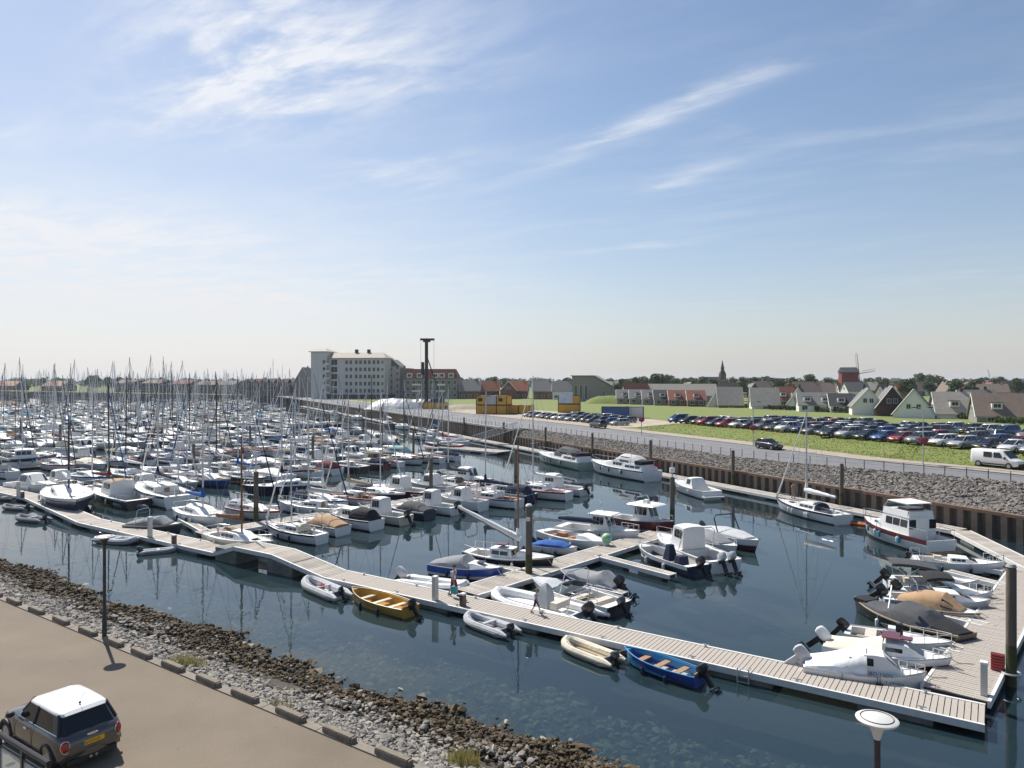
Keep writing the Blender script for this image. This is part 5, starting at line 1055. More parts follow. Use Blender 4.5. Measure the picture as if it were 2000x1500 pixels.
# the small grey car with the white roof on the near quay
mini = empty('small_car', (-12.45, 19.75, ZQ + .005), ang(-Pd)); tag(mini, 'dark grey three door car with white roof parked on the near quay', 'car')
M_grey = mat('gunmetal_paint', (.095, .092, .09), .25, .55, coat=.7); M_roof = mat('white_roof_paint', (.78, .77, .75), .25, coat=.6)
b = MB(); rings = []
for x, w, zl, zu in ((-1.86, .60, .42, .70), (-1.82, .70, .30, .80), (-1.72, .775, .24, .90), (-1.5, .83, .2, .955), (-1.15, .845, .2, .955), (-.5, .845, .19, .94), (.2, .845, .19, .925), (.75, .845, .19, .915), (1.05, .84, .2, .90), (1.45, .81, .22, .84), (1.68, .72, .27, .75), (1.78, .6, .34, .64), (1.81, .45, .42, .56)):
    half = [(x, w * .88, zl), (x, w * .985, zl + .10), (x, w, zl + (zu - zl) * .42), (x, w * .985, zl + (zu - zl) * .75), (x, w * .95, zu - .05), (x, w * .88, zu)]
    rings.append(half + [(x, w * .4, zu + .02), (x, -w * .4, zu + .02)] + [(a, -y, z) for a, y, z in half[::-1]])
b.loft(rings, True, True); b.build('body', M_grey, mini, smooth=55)
lo = [(-1.70, .60, .91), (-1.58, .715, .93), (-1.3, .745, .945), (-.3, .75, .93), (.62, .745, .915), (.86, .55, .92)]; hi_ = [(-1.40, .50, 1.34), (-1.30, .575, 1.35), (-1.05, .60, 1.36), (-.3, .61, 1.365), (.22, .60, 1.36), (.38, .46, 1.355)]
mirror = lambda ps: [(x, -y, z) for x, y, z in ps[::-1]]; LO, HI = lo + mirror(lo), hi_ + mirror(hi_)
g = MB(); g.loft([LO, HI], True); g.build('windows', M_cglass, mini, smooth=0)
r = MB(); r.loft([[(x * 1.02, y * 1.04, z - .03) for x, y, z in HI], [(x * 1.015, y * 1.035, z + .012) for x, y, z in HI], [(x * .95 - .03, y * .93, z + .045) for x, y, z in HI], [(x * .6 - .2, y * .5, z + .065) for x, y, z in HI]], True); r.F.append(tuple(len(r.V) - 12 + i for i in range(12))); r.M.append(0); r.build('roof', M_roof, mini, smooth=60)
for sg in (1, -1):
    for pts, w in [([(lo[i][0], sg * lo[i][1], lo[i][2]), (hi_[i][0], sg * hi_[i][1], hi_[i][2])], .045) for i in (1, 5)] + [([(-.28, sg * .757, .93), (-.28, sg * .615, 1.36)], .035), ([(x, sg * (y + .012), z + .005) for x, y, z in lo[1:]], .012)]:
        p = MB(); p.tube(pts, w, 6); p.build('pillar' if len(pts) == 2 else 'waist_trim', M_trim if len(pts) == 2 else M_chrome, mini)
for sg in (1, -1):
    t = MB(); t.ball((-1.775, sg * .655, .70), (.10, .10, .165), 10, 8); t = t.build('tail_light', M_tail, mini); c = MB(); c.tube([(-1.845 + .09 * (math.cos(a) * sg > 0) * abs(math.cos(a)), sg * .655 + .09 * math.cos(a), .70 + .155 * math.sin(a)) for a in [i * math.pi / 8 for i in range(17)]], .014, 5); c.build('chrome_ring', M_chrome, t)
    h = MB(); h.box((.02, sg * .856, .78), (.17, .03, .035)); h.build('door_handle', M_chrome, mini)
    h = MB(); h.ball((.72, sg * .93, .98), (.09, .12, .08), 8, 6); h.build('mirror', M_trim, mini)
    d = MB(); d.tube([(-.33, sg * .852, .92), (-.33, sg * .852, .4), (-.2, sg * .852, .3), (.65, sg * .852, .3), (.72, sg * .852, .6), (.68, sg * .852, .9)], .006, 4); d.build('door_seam', M_trim, mini)
    s_ = MB(); s_.box((-.1, sg * .84, .22), (2.0, .05, .12)); s_.build('side_sill', M_trim, mini)
    for f in (-1.2, 1.27):
        q = MB(); q.tube([(0, -.1, 0), (0, .1, 0)], .305, 20); w = q.build('wheel', M_tyre, mini, loc=(f, sg * .735, .305)); q = MB(); q.tube([(0, -.104, 0), (0, .104, 0)], .2, 10); q.build('rim', M_rim, w)
        a = MB(); a.tube([(f + .35 * math.cos(x), sg * .84, .305 + .35 * math.sin(x)) for x in [math.pi * i / 10 for i in range(11)]], .04, 6); a.build('wheel_arch', M_trim, mini)
h = MB(); h.loft([[(-1.80, y, .30), (-1.885 + abs(y) * .12, y, .33), (-1.885 + abs(y) * .12, y, .50), (-1.80, y, .54)] for y in (-.72, -.5, -.25, 0, .25, .5, .72)], False); h.build('bumper', M_grey, mini)
h = MB(); h.box((-1.80, 0, .27), (.14, 1.2, .12)); h.build('lower_valance', M_trim, mini)
for y in (-.07, .07): h = MB(); h.tube([(-1.9, y, .26), (-1.7, y, .26)], .04, 8); h.build('exhaust', M_chrome, mini)
h = MB(); h.box((-1.875, 0, .66), (.03, .54, .12)); pl = h.build('number_plate', M_plate, mini); h = MB(); h.box((-1.892, .245, .66), (.004, .05, .115)); h.build('plate_band', gel('blue'), pl)
lettering(pl, '8-KVP-04', (-1.894, .205, .628), .095, M_black, R(-90))
h = MB(); h.box((-1.81, 0, .83), (.05, .16, .05)); h.tube([(-1.83, -.13, .83), (-1.83, .13, .83)], .018, 5); h.build('badge', M_chrome, mini)
h = MB(); h.tube([(-1.15, 0, 1.42), (-1.12, 0, 1.46)], .03, 6); h.tube([(-1.12, 0, 1.45), (-1.38, 0, 1.78)], .006, 4); h.build('antenna', M_trim, mini)
h = MB(); h.tube([(-1.72, 0, .93), (-1.62, -.3, 1.02)], .01, 4); h.build('rear_wiper', M_trim, mini)
h = MB(); h.loft([[(-1.46, y, 1.335), (-1.35, y, 1.40)] for y in (-.5, 0, .5)], False); h.build('roof_spoiler', M_roof, mini)
# ================================================================== buildings, trees and the building site
M_leaf = [leafmat('leaf_deep', (.045, .075, .022), (.07, .10, .03)), leafmat('leaf_mid', (.07, .105, .03), (.10, .13, .045)), leafmat('leaf_pale', (.09, .115, .055), (.12, .14, .07))]
M_bark = mat('bark', (.10, .08, .06), .9, var=.3, vscale=5)
def leaf_cloud(lobes, n, size):
    """leaf-sized quads spread through ellipsoid lobes [(cx,cy,cz,rx,ry,rz)]"""
    w = np.array([l[3] * l[4] * l[5] for l in lobes]); pick = RNG.choice(len(lobes), n, p=w / w.sum()); Lb = np.array(lobes)[pick]
    d = RNG.normal(size=(n, 3)); d /= np.linalg.norm(d, axis=1)[:, None]; rad = RNG.uniform(.35, 1.05, n) ** .5
    c = Lb[:, :3] + d * rad[:, None] * Lb[:, 3:]; a = RNG.normal(size=(n, 3)); a /= np.linalg.norm(a, axis=1)[:, None]; b = np.cross(a, d + RNG.normal(size=(n, 3)) * .5); b /= np.linalg.norm(b, axis=1)[:, None] + 1e-6
    s = size * RNG.uniform(.6, 1.4, n)[:, None]; v = np.stack([c - a * s - b * s * .6, c + a * s - b * s * .6, c + a * s * .8 + b * s * .7, c - a * s * .7 + b * s * .6], 1); f = np.arange(n * 4).reshape(n, 4); return v.reshape(-1, 3), f
def tree_protos():
    out = []
    for i in range(6):
        H = 11 + i % 3 * 1.5; lobes = []
        for j in range(9 + i): a = random.uniform(0, 6.28); r = random.uniform(.2, .75) * 3.6; lobes.append((r * math.cos(a), r * math.sin(a), random.uniform(.42, .86) * H, random.uniform(1.3, 2.2), random.uniform(1.3, 2.2), random.uniform(1.0, 1.9)))
        cr = np_mesh('crown', *leaf_cloud(lobes, 1500, .32), M_leaf[i % 3]); t = MB(); t.tube([(0, 0, -.3), (.1, 0, 2.5), (0, .1, H * .6)], [.38, .28, .12], 7)
        for l in lobes[:6]: t.tube([(0, 0, random.uniform(2, 4.5)), (l[0] * .8, l[1] * .8, l[2])], [.14, .04], 5)
        out.append((cr, t.mesh('trunk', M_bark), H))
    return out
TP = tree_protos()
def tree(x, y, z, h, k, label, wide=1.0, group='trees in the town behind the harbour'):
    cr, tr, H = TP[k % 6]; root = empty('broadleaf_tree', (x, y, z), random.uniform(0, 6.28)); root.scale = (h / H * wide, h / H * wide, h / H); tag(root, label, 'tree', group); obj('crown', cr, root); obj('trunk', tr, root)
def px_at(x, d, z): return Vector(((x - 1000) * d / F_PX, d, z))
def ztop(y, d): return CAM_H - (y - HOR) * d / F_PX
BR = mat('red_brick', (.20, .095, .065), .9, var=.3, vscale=1.2); BRD = mat('dark_brick', (.10, .06, .05), .9, var=.3, vscale=1.2); WH = mat('white_render', (.82, .81, .78), .8, var=.1); GRB = mat('grey_brick', (.28, .262, .245), .9, var=.25, vscale=1); CREAM = mat('cream_render', (.50, .45, .37), .85, var=.15)
RT = {'terracotta': mat('terracotta_tile', (.33, .12, .06), .85, var=.3, vscale=1.5), 'grey': mat('grey_tile', (.19, .185, .18), .85, var=.25, vscale=1.5), 'dark': mat('slate_tile', (.035, .037, .045), .7, var=.3, vscale=1.5), 'pale': mat('pale_tile', (.47, .41, .35), .85, var=.25, vscale=1.2), 'brown': mat('brown_tile', (.21, .155, .125), .85, var=.3, vscale=1.3), 'red': mat('red_tile', (.25, .085, .06), .85, var=.25, vscale=1.3), 'tan': mat('tan_tile', (.42, .25, .16), .85, var=.2, vscale=1.0)}
M_frame = mat('window_frame', (.66, .66, .64), .5); M_hwin = mat('house_window', (.022, .026, .032), .3, spec=.3)
M_site0 = mat('zinc_gutter', (.42, .43, .44), .5, .3)
def window(root, c, w, h, nrm, fr=True):
    """recessed pane with a proud frame; nrm = outward axis ('x+','x-','y-','y+')"""
    ax, sg = nrm[0], (1 if nrm[1] == '+' else -1); b = MB(); p = MB()
    for u, v, du, dv in ((0, h / 2, w + .16, .12), (0, -h / 2, w + .16, .12), (-w / 2, 0, .12, h), (w / 2, 0, .12, h), (0, 0, .07, h)):
        if ax == 'y': b.box((c[0] + u, c[1] + sg * .05, c[2] + v), (du, .14, dv))
        else: b.box((c[0] + sg * .05, c[1] + u, c[2] + v), (.14, du, dv))
    if ax == 'y': p.box((c[0], c[1] + sg * .02, c[2]), (w, .05, h))
    else: p.box((c[0] + sg * .02, c[1], c[2]), (.05, w, h))
    f = b.build('window', M_frame, root, smooth=0); p.build('pane', M_hwin, f, smooth=0)
def house(x, d, l, w, eave, ridge, roof, wall, label, rz=0.0, z=ZR, gable=None, dorm=0, wins=2, chim=True, gw=2, hip=0.0, name='house', group='houses of the town behind the field', gwin=1.6):
    """ridge along local x (length l), width w; -y side faces the harbour"""
    o = px_at(x, d, z); root = empty(name, o, rz); tag(root, label, 'house', group); hl, hw = l / 2, w / 2; k = hw - .0
    b = MB(); b.box((0, 0, eave / 2), (l, w, eave)); wl_ = b.build('wall', wall, root, smooth=0)
    for sg in (1, -1):
        g = MB(); x0, x1 = sg * (hl - .3), sg * hl; xi = sg * hl * (1 - hip); v = [(x0, -hw, eave - .02), (x0, hw, eave - .02), (x0, 0, ridge - .1), (x1, -hw, eave - .02), (x1, hw, eave - .02), (x1, 0, ridge - .1)]
        if not hip: g.add(v, [(0, 1, 2), (5, 4, 3), (0, 3, 4, 1), (1, 4, 5, 2), (2, 5, 3, 0)]); g.build('gable', gable or wall, root, smooth=0)
        ov = .35; r = MB(); sl = (ridge - eave) / hw; P = lambda x_, y_: (x_, sg * y_, ridge - y_ * sl)
        xa = hl + ov if not hip else hl + ov; xr = xa if not hip else hl * (1 - hip)
        q = [P(-xr, 0), P(xr, 0), P(xa, hw + ov), P(-xa, hw + ov)]; r.add(q + [(a, b_, c + .16) for a, b_, c in q], [(3, 2, 1, 0), (4, 5, 6, 7), (0, 1, 5, 4), (1, 2, 6, 5), (2, 3, 7, 6), (3, 0, 4, 7)]); rf = r.build('roof', RT[roof], root, smooth=0)
        if hip: h = MB(); h.add([(sg * xa, -hw - ov, ridge - (hw + ov) * sl + .1), (sg * xa, hw + ov, ridge - (hw + ov) * sl + .1), (sg * xr, 0, ridge + .1)], [(0, 1, 2)]); h.build('hip', RT[roof], root, smooth=0)
    if not hip and not group.startswith('old'):
        for sg in (1, -1):
            for sy in (1, -1):
                bb = MB(); xx = sg * (hl + .37); q = [(xx, sy * .0, ridge - .02), (xx, sy * (hw + .36), eave - .36 * (ridge - eave) / hw - .02)]; bb.tube(q, .11, 4); bb.build('barge_board', M_frame, root)
        for sy in (-1, 1): gt = MB(); gt.box((0, sy * (hw + .36), eave - .36 * (ridge - eave) / hw), (l + .8, .14, .14)); gt.build('gutter', M_site0, root)
    if chim: c = MB(); c.box((hl * .55, .3, ridge + .3), (.7, .6, 1.5)); c.build('chimney', BRD, root)
    for i in range(wins): window(root, (-hl + (i + .5) * l / wins, -hw, min(eave * .55, 1.6)), min(1.6, l / wins * .5), 1.3, 'y-')
    fl = 1 if ridge - eave < 3.2 else 2
    for sg, nm in ((-1, 'x-'), (1, 'x+')):
        for i in range(gw): window(root, (sg * hl, (i + .5 - gw / 2) * gwin, eave + (ridge - eave) * .28), 1.0, 1.25, nm)
    for i in range(dorm):
        dx = -hl + (i + .5) * l / dorm; y0 = -hw * .62; zz = ridge - (hw * .62) * (ridge - eave) / hw; m = MB(); m.box((dx, y0 + .2, zz + .3), (2.1, 1.9, 1.5)); dm = m.build('dormer', WH, root, smooth=0); m = MB(); m.box((dx, y0 + .2, zz + 1.1), (2.4, 2.2, .14)); m.build('dormer_roof', RT['dark'], dm, smooth=0)
        window(root, (dx, y0 - .76, zz + .35), 1.5, .95, 'y-')
    return root
Z_ = lambda x, y, d: None
# houses in a row behind the field, seen from the harbour
HP = math.pi / 2
house(1692, 205, 9, 8.2, 2.8, 7.6, 'grey', WH, 'white gabled house with grey roof beside the maroon gable', rz=HP - .35)
house(1738, 200, 9, 8.0, 2.6, 8.2, 'grey', BRD, 'dark maroon gabled house with white barge boards', rz=HP - .35)
house(1786, 190, 10, 9.6, 1.2, 7.6, 'dark', WH, 'white painted gable house with steep black roof', rz=HP - .55, chim=False, gwin=2.3)
house(1858, 186, 8.5, 8, 1.5, 6.7, 'pale', WH, 'house with pale chequered roof and one white dormer', rz=-.3, dorm=1, wins=0)
house(1905, 205, 9, 8, 2.4, 7.0, 'grey', GRB, 'plain grey roofed house between the chequered and brown roofs', rz=-.3, wins=1)
house(1982, 168, 17, 9, 1.6, 6.6, 'brown', GRB, 'long brown roofed house with white dormer and skylight', rz=-.38, dorm=2, wins=3)
house(1424, 262, 8.5, 8, 1.4, 7.4, 'pale', BR, 'pale roofed house with red brick gable end', rz=-.15, gable=BR, wins=1, chim=False)
house(1400, 266, 5, 6, 1.2, 6.6, 'dark', WH, 'narrow white gable with black roof beside the pale roofed house', rz=HP - .2, chim=False, gw=1)
house(1492, 250, 9, 8, 1.4, 7.2, 'pale', WH, 'pale roofed house with tall white gable wall', rz=-.2, wins=1, chim=False)
house(1538, 275, 8, 8, 2.4, 7.4, 'red', BR, 'red tiled house between two white gabled houses', rz=-.2, dorm=2)
house(1562, 245, 8, 7, 2.0, 7.4, 'dark', WH, 'white gable house with slate roof and small dormer', rz=HP - .5)
house(1592, 228, 10.5, 8.5, 2.2, 5.9, 'grey', WH, 'low grey mansard house with two white dormers', rz=-.28, dorm=2, wins=3, chim=False)
house(1640, 222, 6.5, 8.5, 2.2, 5.7, 'dark', WH, 'black roofed end house with a single white dormer', rz=-.28, dorm=1, wins=2, chim=False)
for i, (x, rf, lab) in enumerate(((1220, 'grey', 'first grey dormer house of the low terrace'), (1245, 'grey', 'grey dormer house second along the low terrace'), (1270, 'grey', 'grey dormer house touching the black roofed terrace house'), (1293, 'dark', 'black roofed terrace house between grey and red roofs'), (1322, 'red', 'red roofed terrace house beside the black one'), (1358, 'red', 'red roofed terrace house at the pale roof end'))):
    house(x, 305 - i * 6, 6.6, 8, 2.6, 6.0, rf, GRB if rf != 'red' else BR, lab, rz=-.12, dorm=1, wins=2, chim=False)
house(1310, 345, 42, 10, 3.0, 8.2, 'pale', GRB, 'long pale roofed building behind the low terrace', rz=-.1, wins=0, chim=False, gw=0)
for x, d, rf, wl_, rz, lab in ((920, 395, 'grey', BR, -.1, 'grey roofed brick house next to the red roofed apartments'), (955, 400, 'terracotta', BRD, .1, 'orange roofed house with dark gable'), (995, 395, 'terracotta', BR, HP - .1, 'house with brown brick gable between two orange roofs'), (1012, 398, 'terracotta', BR, -.1, 'orange roofed brick house beside the brown gable'), (1062, 385, 'grey', BR, -.15, 'wide grey roofed house with red brick gable'), (1100, 380, 'grey', WH, -.1, 'white fronted house next to the modern brick hall')):
    house(x, d, 11, 9, 4.6, 9.6, rf, wl_, lab, rz=rz, wins=3)
k = 0
for i in range(46):      # roofs of the old town
    x = 1185 + i * 18 + random.uniform(-7, 7); d = random.uniform(330, 560); rf = random.choice(['terracotta', 'red', 'brown', 'brown', 'grey', 'pale', 'dark'])
    house(x, d, random.uniform(8, 14), 8.5, random.uniform(3, 4.4), random.uniform(7.8, 9.8), rf, random.choice([BR, BRD, WH, GRB]), '%s roofed town house, %s along the crowded old town roofs' % (rf, ordw(i)), rz=random.choice([-.2, .1, HP, -.35]), wins=2, gw=1, group='old town houses')
# modern brick hall with sloping roof
o = px_at(1158, 345, ZR); mh = empty('modern_hall', o, -.25); tag(mh, 'modern grey brick hall with sloping roof and tall glazed entrance', 'building')
b = MB(); b.add([(-9, -7, 0), (10, -7, 0), (10, 7, 0), (-9, 7, 0), (-9, -7, 12), (1, -7, 12), (10, -7, 7), (10, 7, 7), (1, 7, 12), (-9, 7, 12)], [(0, 1, 6, 5, 4), (3, 9, 8, 7, 2), (0, 4, 9, 3), (1, 2, 7, 6), (4, 5, 8, 9), (5, 6, 7, 8)]); b.build('wall', GRB, mh, smooth=0)
b = MB(); b.box((-4, 0, 12.2), (11, 15.4, .35)); b.add([(1.4, -7.7, 12.02), (1.4, 7.7, 12.02), (10.6, 7.7, 6.9), (10.6, -7.7, 6.9), (1.4, -7.7, 12.37), (1.4, 7.7, 12.37), (10.6, 7.7, 7.25), (10.6, -7.7, 7.25)], [(3, 2, 1, 0), (4, 5, 6, 7), (0, 1, 5, 4), (2, 3, 7, 6), (0, 4, 7, 3), (1, 2, 6, 5)]); b.build('roof', RT['grey'], mh, smooth=0)
for x, w, h in ((-7.2, 1.3, 6.5), (-4.6, 1.3, 6.5), (-2.2, 1.3, 6.5), (6, 1.0, 4)): window(mh, (x, -7, 1.2 + h / 2), w, h, 'y-')
# apartment block
o = px_at(690, 400, ZR); ap = empty('apartment_block', o, -.12); tag(ap, 'tall grey apartment block with shallow tiled roof and corner balconies', 'building'); GA = mat('grey_render', (.58, .57, .55), .85, var=.12, vscale=.6)
def part_box(root, name, c, d, m, rz=0): b = MB(); b.box(c, d, rz=rz); return b.build(name, m, root, smooth=0)
part_box(ap, 'wall', (4, 0, 12.2), (32, 13, 20.4), GA); part_box(ap, 'wall', (-16.5, -1.5, 13), (8.8, 15, 26), GA); part_box(ap, 'plinth', (1, -.1, 1.1), (42, 15.3, 2.4), mat('blue_black_plinth', (.05, .055, .075), .7))
for nm, (x0, x1, y0, y1, z0, z1, zm) in (('roof', (-12.4, 21, -7.6, 7.6, 22.4, 22.4, 25.6)), ('roof', (-22, -11.4, -10, 7, 26.0, 26.0, 28.2))):
    b = MB(); yc = (y0 + y1) / 2; b.add([(x0, y0, z0), (x1, y0, z0), (x1, y1, z0), (x0, y1, z0), (x0 + 1, yc, zm), (x1 - 4, yc, zm), (x0, y0, z0 - .35), (x1, y0, z0 - .35), (x1, y1, z0 - .35), (x0, y1, z0 - .35)], [(0, 1, 5, 4), (1, 2, 5), (2, 3, 4, 5), (3, 0, 4), (6, 7, 1, 0), (7, 8, 2, 1), (8, 9, 3, 2), (9, 6, 0, 3), (9, 8, 7, 6)]); b.build(nm, RT['pale'], ap, smooth=0)
for fz in range(5):
    z = 4.4 + fz * 3.9
    for x in (-8.5, -1.5, .9, 4.0, 6.4, 9.0, 11.4, 14.0, 16.4): window(ap, (x, -6.5, z), 3.4 if x < -5 else 1.5, 3.0 if x < -5 else 2.2, 'y-')
    window(ap, (18.8, -6.5, z), 1.2, 1.6, 'y-'); window(ap, (-13.4, -9, z), 1.6, 2.4, 'y-'); window(ap, (-20.9, -4, z + .3), 1.2, 2.2, 'x-')
    bl = part_box(ap, 'balcony', (-11.8, -8.2, z - 1.5), (3.6, 2.2, .25), GA); part_box(bl, 'balustrade', (-11.8, -9.25, z - .9), (3.6, .08, 1.0), M_galv)
for x in (2, 9): part_box(ap, 'chimney', (x, 0, 26), (1.6, 1.4, 2.6), M_trim)
o = px_at(778, 410, ZR); a2 = empty('apartment_block', o, -.12); tag(a2, 'lower grey apartment wing with gable and dark balconies', 'building'); part_box(a2, 'wall', (-2, 0, 9), (9, 12, 18), GA); b = MB(); b.add([(-7, -6.5, 18), (3, -6.5, 18), (3, 6.5, 18), (-7, 6.5, 18), (-2, -6.5, 22), (-2, 6.5, 22)], [(0, 1, 4), (3, 5, 2), (1, 2, 5, 4), (3, 0, 4, 5), (0, 3, 2, 1)]); b.build('roof', RT['grey'], a2, smooth=0)
part_box(a2, 'stair_tower', (5, .5, 8.5), (5, 11, 17), GRB)
for fz in range(5):
    z = 3.5 + fz * 3.4; bl = part_box(a2, 'balcony', (-3.6, -6.8, z - 1.3), (4.2, 1.8, .22), GA); part_box(bl, 'balustrade', (-3.6, -7.65, z - .8), (4.2, .08, .9), M_trim); window(a2, (-3.6, -6, z + .3), 3.0, 1.8, 'y-'); window(a2, (1.2, -6, z + .2), 1.2, 1.6, 'y-'); window(a2, (5, -5, z + .2), 1.2, 1.6, 'y-')
# red roofed apartments
o = px_at(846, 400, ZR); rb_ = empty('apartment_block', o, -.06); tag(rb_, 'three storey apartments with long red mansard roof and dormers', 'building'); part_box(rb_, 'wall', (0, 0, 5.6), (29, 12, 11.2), GRB)
b = MB(); b.add([(-15, -6.6, 11.2), (15, -6.6, 11.2), (15, 6.6, 11.2), (-15, 6.6, 11.2), (-14.5, -3.4, 16.4), (12.6, -3.4, 16.4), (12.6, 3.4, 16.4), (-14.5, 3.4, 16.4)], [(0, 1, 5, 4), (1, 2, 6, 5), (2, 3, 7, 6), (3, 0, 4, 7), (4, 5, 6, 7)]); b.build('roof', RT['red'], rb_, smooth=0)
for x in (-12, -6.5, 2.5, 6, 11): dm = part_box(rb_, 'dormer', (x, -5.4, 12.8), (2.8, 2.6, 2.4), WH); window(rb_, (x, -6.7, 12.8), 2.0, 1.6, 'y-')
for fz in range(3):
    for i in range(9): window(rb_, (-13 + i * 3.25, -6, 2.0 + fz * 3.5), 1.7, 1.8, 'y-')
for fz in range(2):
    for x in (-8, 5.5): bl = part_box(rb_, 'balcony', (x, -6.9, 3.8 + fz * 3.5), (5, 1.7, .2), GA); part_box(bl, 'balustrade', (x, -7.7, 4.3 + fz * 3.5), (5, .08, .9), WH)
for i in range(9):
    house(490 + i * 13.5, 480, 7, 9, 6.5, 11.2, ['grey', 'terracotta', 'brown'][i % 3], [BRD, BR, GRB][i % 3], '%s of the narrow gabled terrace houses left of the apartment block' % ordw(i), rz=HP - .1, gw=2, wins=0, chim=i % 2 == 0, group='gabled terrace by the marina')
house(598, 440, 12, 11, 9, 18, 'grey', GRB, 'tall steep roofed house against the apartment block', rz=HP - .1, gw=2)
def farp(x, off=14, z=ZR):   # on the far quay, in line with photo column x
    q = wp(T_END, .3) + Nd * off; r = (x - 1000) / F_PX; a = (r * q.y - q.x) / (-Pd.x + r * Pd.y); a = (q.x - r * q.y) / (Pd.x - r * Pd.y); p = q - Pd * a; return p
for i, (x, l, rf, wl_, e, rg, lab) in enumerate(((20, 60, 'tan', BRD, 5, 10, 'long tan roofed shed on the far quay'), (115, 44, 'tan', BRD, 5, 10, 'second tan roofed shed beside the round trees'), (255, 30, 'brown', BRD, 8, 11, 'brown brick terrace right of the tan sheds'), (310, 30, 'brown', BRD, 8, 11, 'brown brick terrace in the middle of the far quay'), (365, 28, 'red', BRD, 7.5, 10.5, 'reddish terrace behind the masts on the far quay'), (415, 28, 'brown', BRD, 7, 10, 'brown terrace near the grey gabled houses'), (455, 22, 'grey', GRB, 7, 10, 'grey roofed terrace at the end of the far quay'))):
    p = farp(x, 34); house(1000 + p.x / p.y * F_PX, p.y, l, 14, e, rg, rf, wl_, lab, rz=ang(Pd), dorm=0, wins=6, gw=0, chim=i > 1)
for i, x in enumerate((176, 182, 190, 212, 232)): p = farp(x, 55); tree(p.x, p.y, ZR, 14 + 3 * (i < 3), i, 'round tree between the tan shed and brown terrace on the far quay')
# trees of the town
for i, (x, d, h) in enumerate(((1218, 420, 12), (1238, 430, 13), (1258, 425, 13.5), (1285, 420, 14.5), (1305, 425, 14), (1318, 430, 12), (1335, 450, 12.5), (1352, 455, 13), (1372, 450, 13.5), (1388, 460, 12), (1434, 470, 12), (1452, 480, 13), (1470, 475, 13.5), (1490, 480, 14), (1508, 470, 13), (1525, 480, 12), (1576, 400, 14), (1620, 460, 12.5), (1636, 450, 12), (1695, 520, 13), (1715, 560, 14), (1775, 330, 11), (1800, 520, 16), (1818, 500, 15), (1838, 510, 14.5), (1868, 300, 10.5), (1893, 300, 10.5), (1960, 600, 14), (1985, 640, 13), (1205, 330, 9), (1112, 470, 13), (960, 520, 14), (985, 560, 13))):
    p = px_at(x, d, ZR); tree(p.x, p.y, ZR, h, i, 'leafy green tree among the roofs of the town', 1.15)
for i in range(34):
    x = 1195 + i * 25 + random.uniform(-8, 8); d = random.uniform(380, 620); p = px_at(x, d, ZR); tree(p.x, p.y, ZR, random.uniform(9.5, 13.5), i + 2, 'dark tree crown rising behind the town roofs', 1.25)
lob = []
for i in range(520):
    r = random.uniform(-.80, .80); d = random.uniform(900, 2300); hh = random.uniform(7, 15) * (1 if d < 1500 else 1.25); lob.append((r * d, d, ZR + hh * .55, random.uniform(5, 13) * (d / 1200), random.uniform(5, 10), hh * .5))
v, f = leaf_cloud(lob, 60000, 1.5); v[:, 2] = np.maximum(v[:, 2], ZR); o = stuff(obj('distant_woods', np_mesh('distant_woods', v, f, M_leaf[0]))); tag(o, 'distant belt of woods along the flat horizon', 'trees')
# shrubs by the houses
for i, (x, y) in enumerate(((1750, 812), (1765, 812), (1830, 815), (1845, 814), (1722, 806), (1698, 806))):
    p = at(x, y, ZR); root = empty('garden_shrub', p); tag(root, 'rounded garden shrub in front of the gabled houses', 'shrub', 'garden shrubs'); lb = [(random.uniform(-1, 1), random.uniform(-1, 1), random.uniform(.5, 1.3), 1.0, 1.0, .8) for _ in range(5)]; obj('foliage', np_mesh('foliage', *leaf_cloud(lb, 400, .16), M_leaf[1 + i % 2]), root); b = MB(); b.tube([(0, 0, -.1), (0, 0, 1.2)], [.09, .04], 6); b.build('stem', M_bark, root)
for i, (x0, y0, x1, y1) in enumerate(((1670, 806, 1755, 812), (1840, 816, 1905, 820), (1400, 795, 1470, 797), (1500, 800, 1560, 802), (1560, 803, 1660, 807), (1200, 787, 1300, 789), (1300, 789, 1385, 792), (1905, 822, 2000, 830))):
    p, q = at(x0, y0, ZR), at(x1, y1, ZR); n_ = 9; lb = [(*(p.lerp(q, (j + .5) / n_) - p)[:2], .75 + .15 * random.random(), (q - p).length / n_ * .62, .7, .75) for j in range(n_)]
    o = obj('garden_hedge', np_mesh('garden_hedge', *leaf_cloud(lb, 1500, .17), M_leaf[i % 3]), loc=p); tag(o, 'clipped garden hedge, %s along the edge between field and houses' % ORD[i], 'hedge', 'hedges along the field edge')
# windmills and church
def blades(root, hub, r, rot, m, facing=0.0, w=.9):
    for k in range(4):
        a = rot + k * HP; dx, dz = math.sin(a), math.cos(a); b = MB(); e = Vector((dx * math.cos(facing), dx * math.sin(facing), dz)); side = Vector((-dz * math.cos(facing), -dz * math.sin(facing), dx)); h = Vector(hub)
        b.tube([h, h + e * r], [.22, .1], 5)
        for i in range(9): q = h + e * (r * (.22 + .78 * i / 8)); b.tube([q, q + side * w * 1.6], .07, 4)
        b.tube([h + e * r * .22 + side * w * 1.6, h + e * r + side * w * 1.6], .07, 4); b.build('sail', m, root)
o = px_at(1657, 430, ZR); wmil = empty('windmill', o, -.2); tag(wmil, 'red boarded windmill with dark gabled cap and lattice sails', 'windmill')
b = MB(); b.loft([[(x * s_, y * s_ * .9, z) for x, y in ((-1, -1), (1, -1), (1, 1), (-1, 1))] for s_, z in ((4.6, 0), (4.4, 5), (4.7, 7), (4.6, 15.2))], True, True); b.build('tower', mat('red_boards', (.20, .035, .032), .8, var=.25, vscale=.8), wmil, smooth=0)
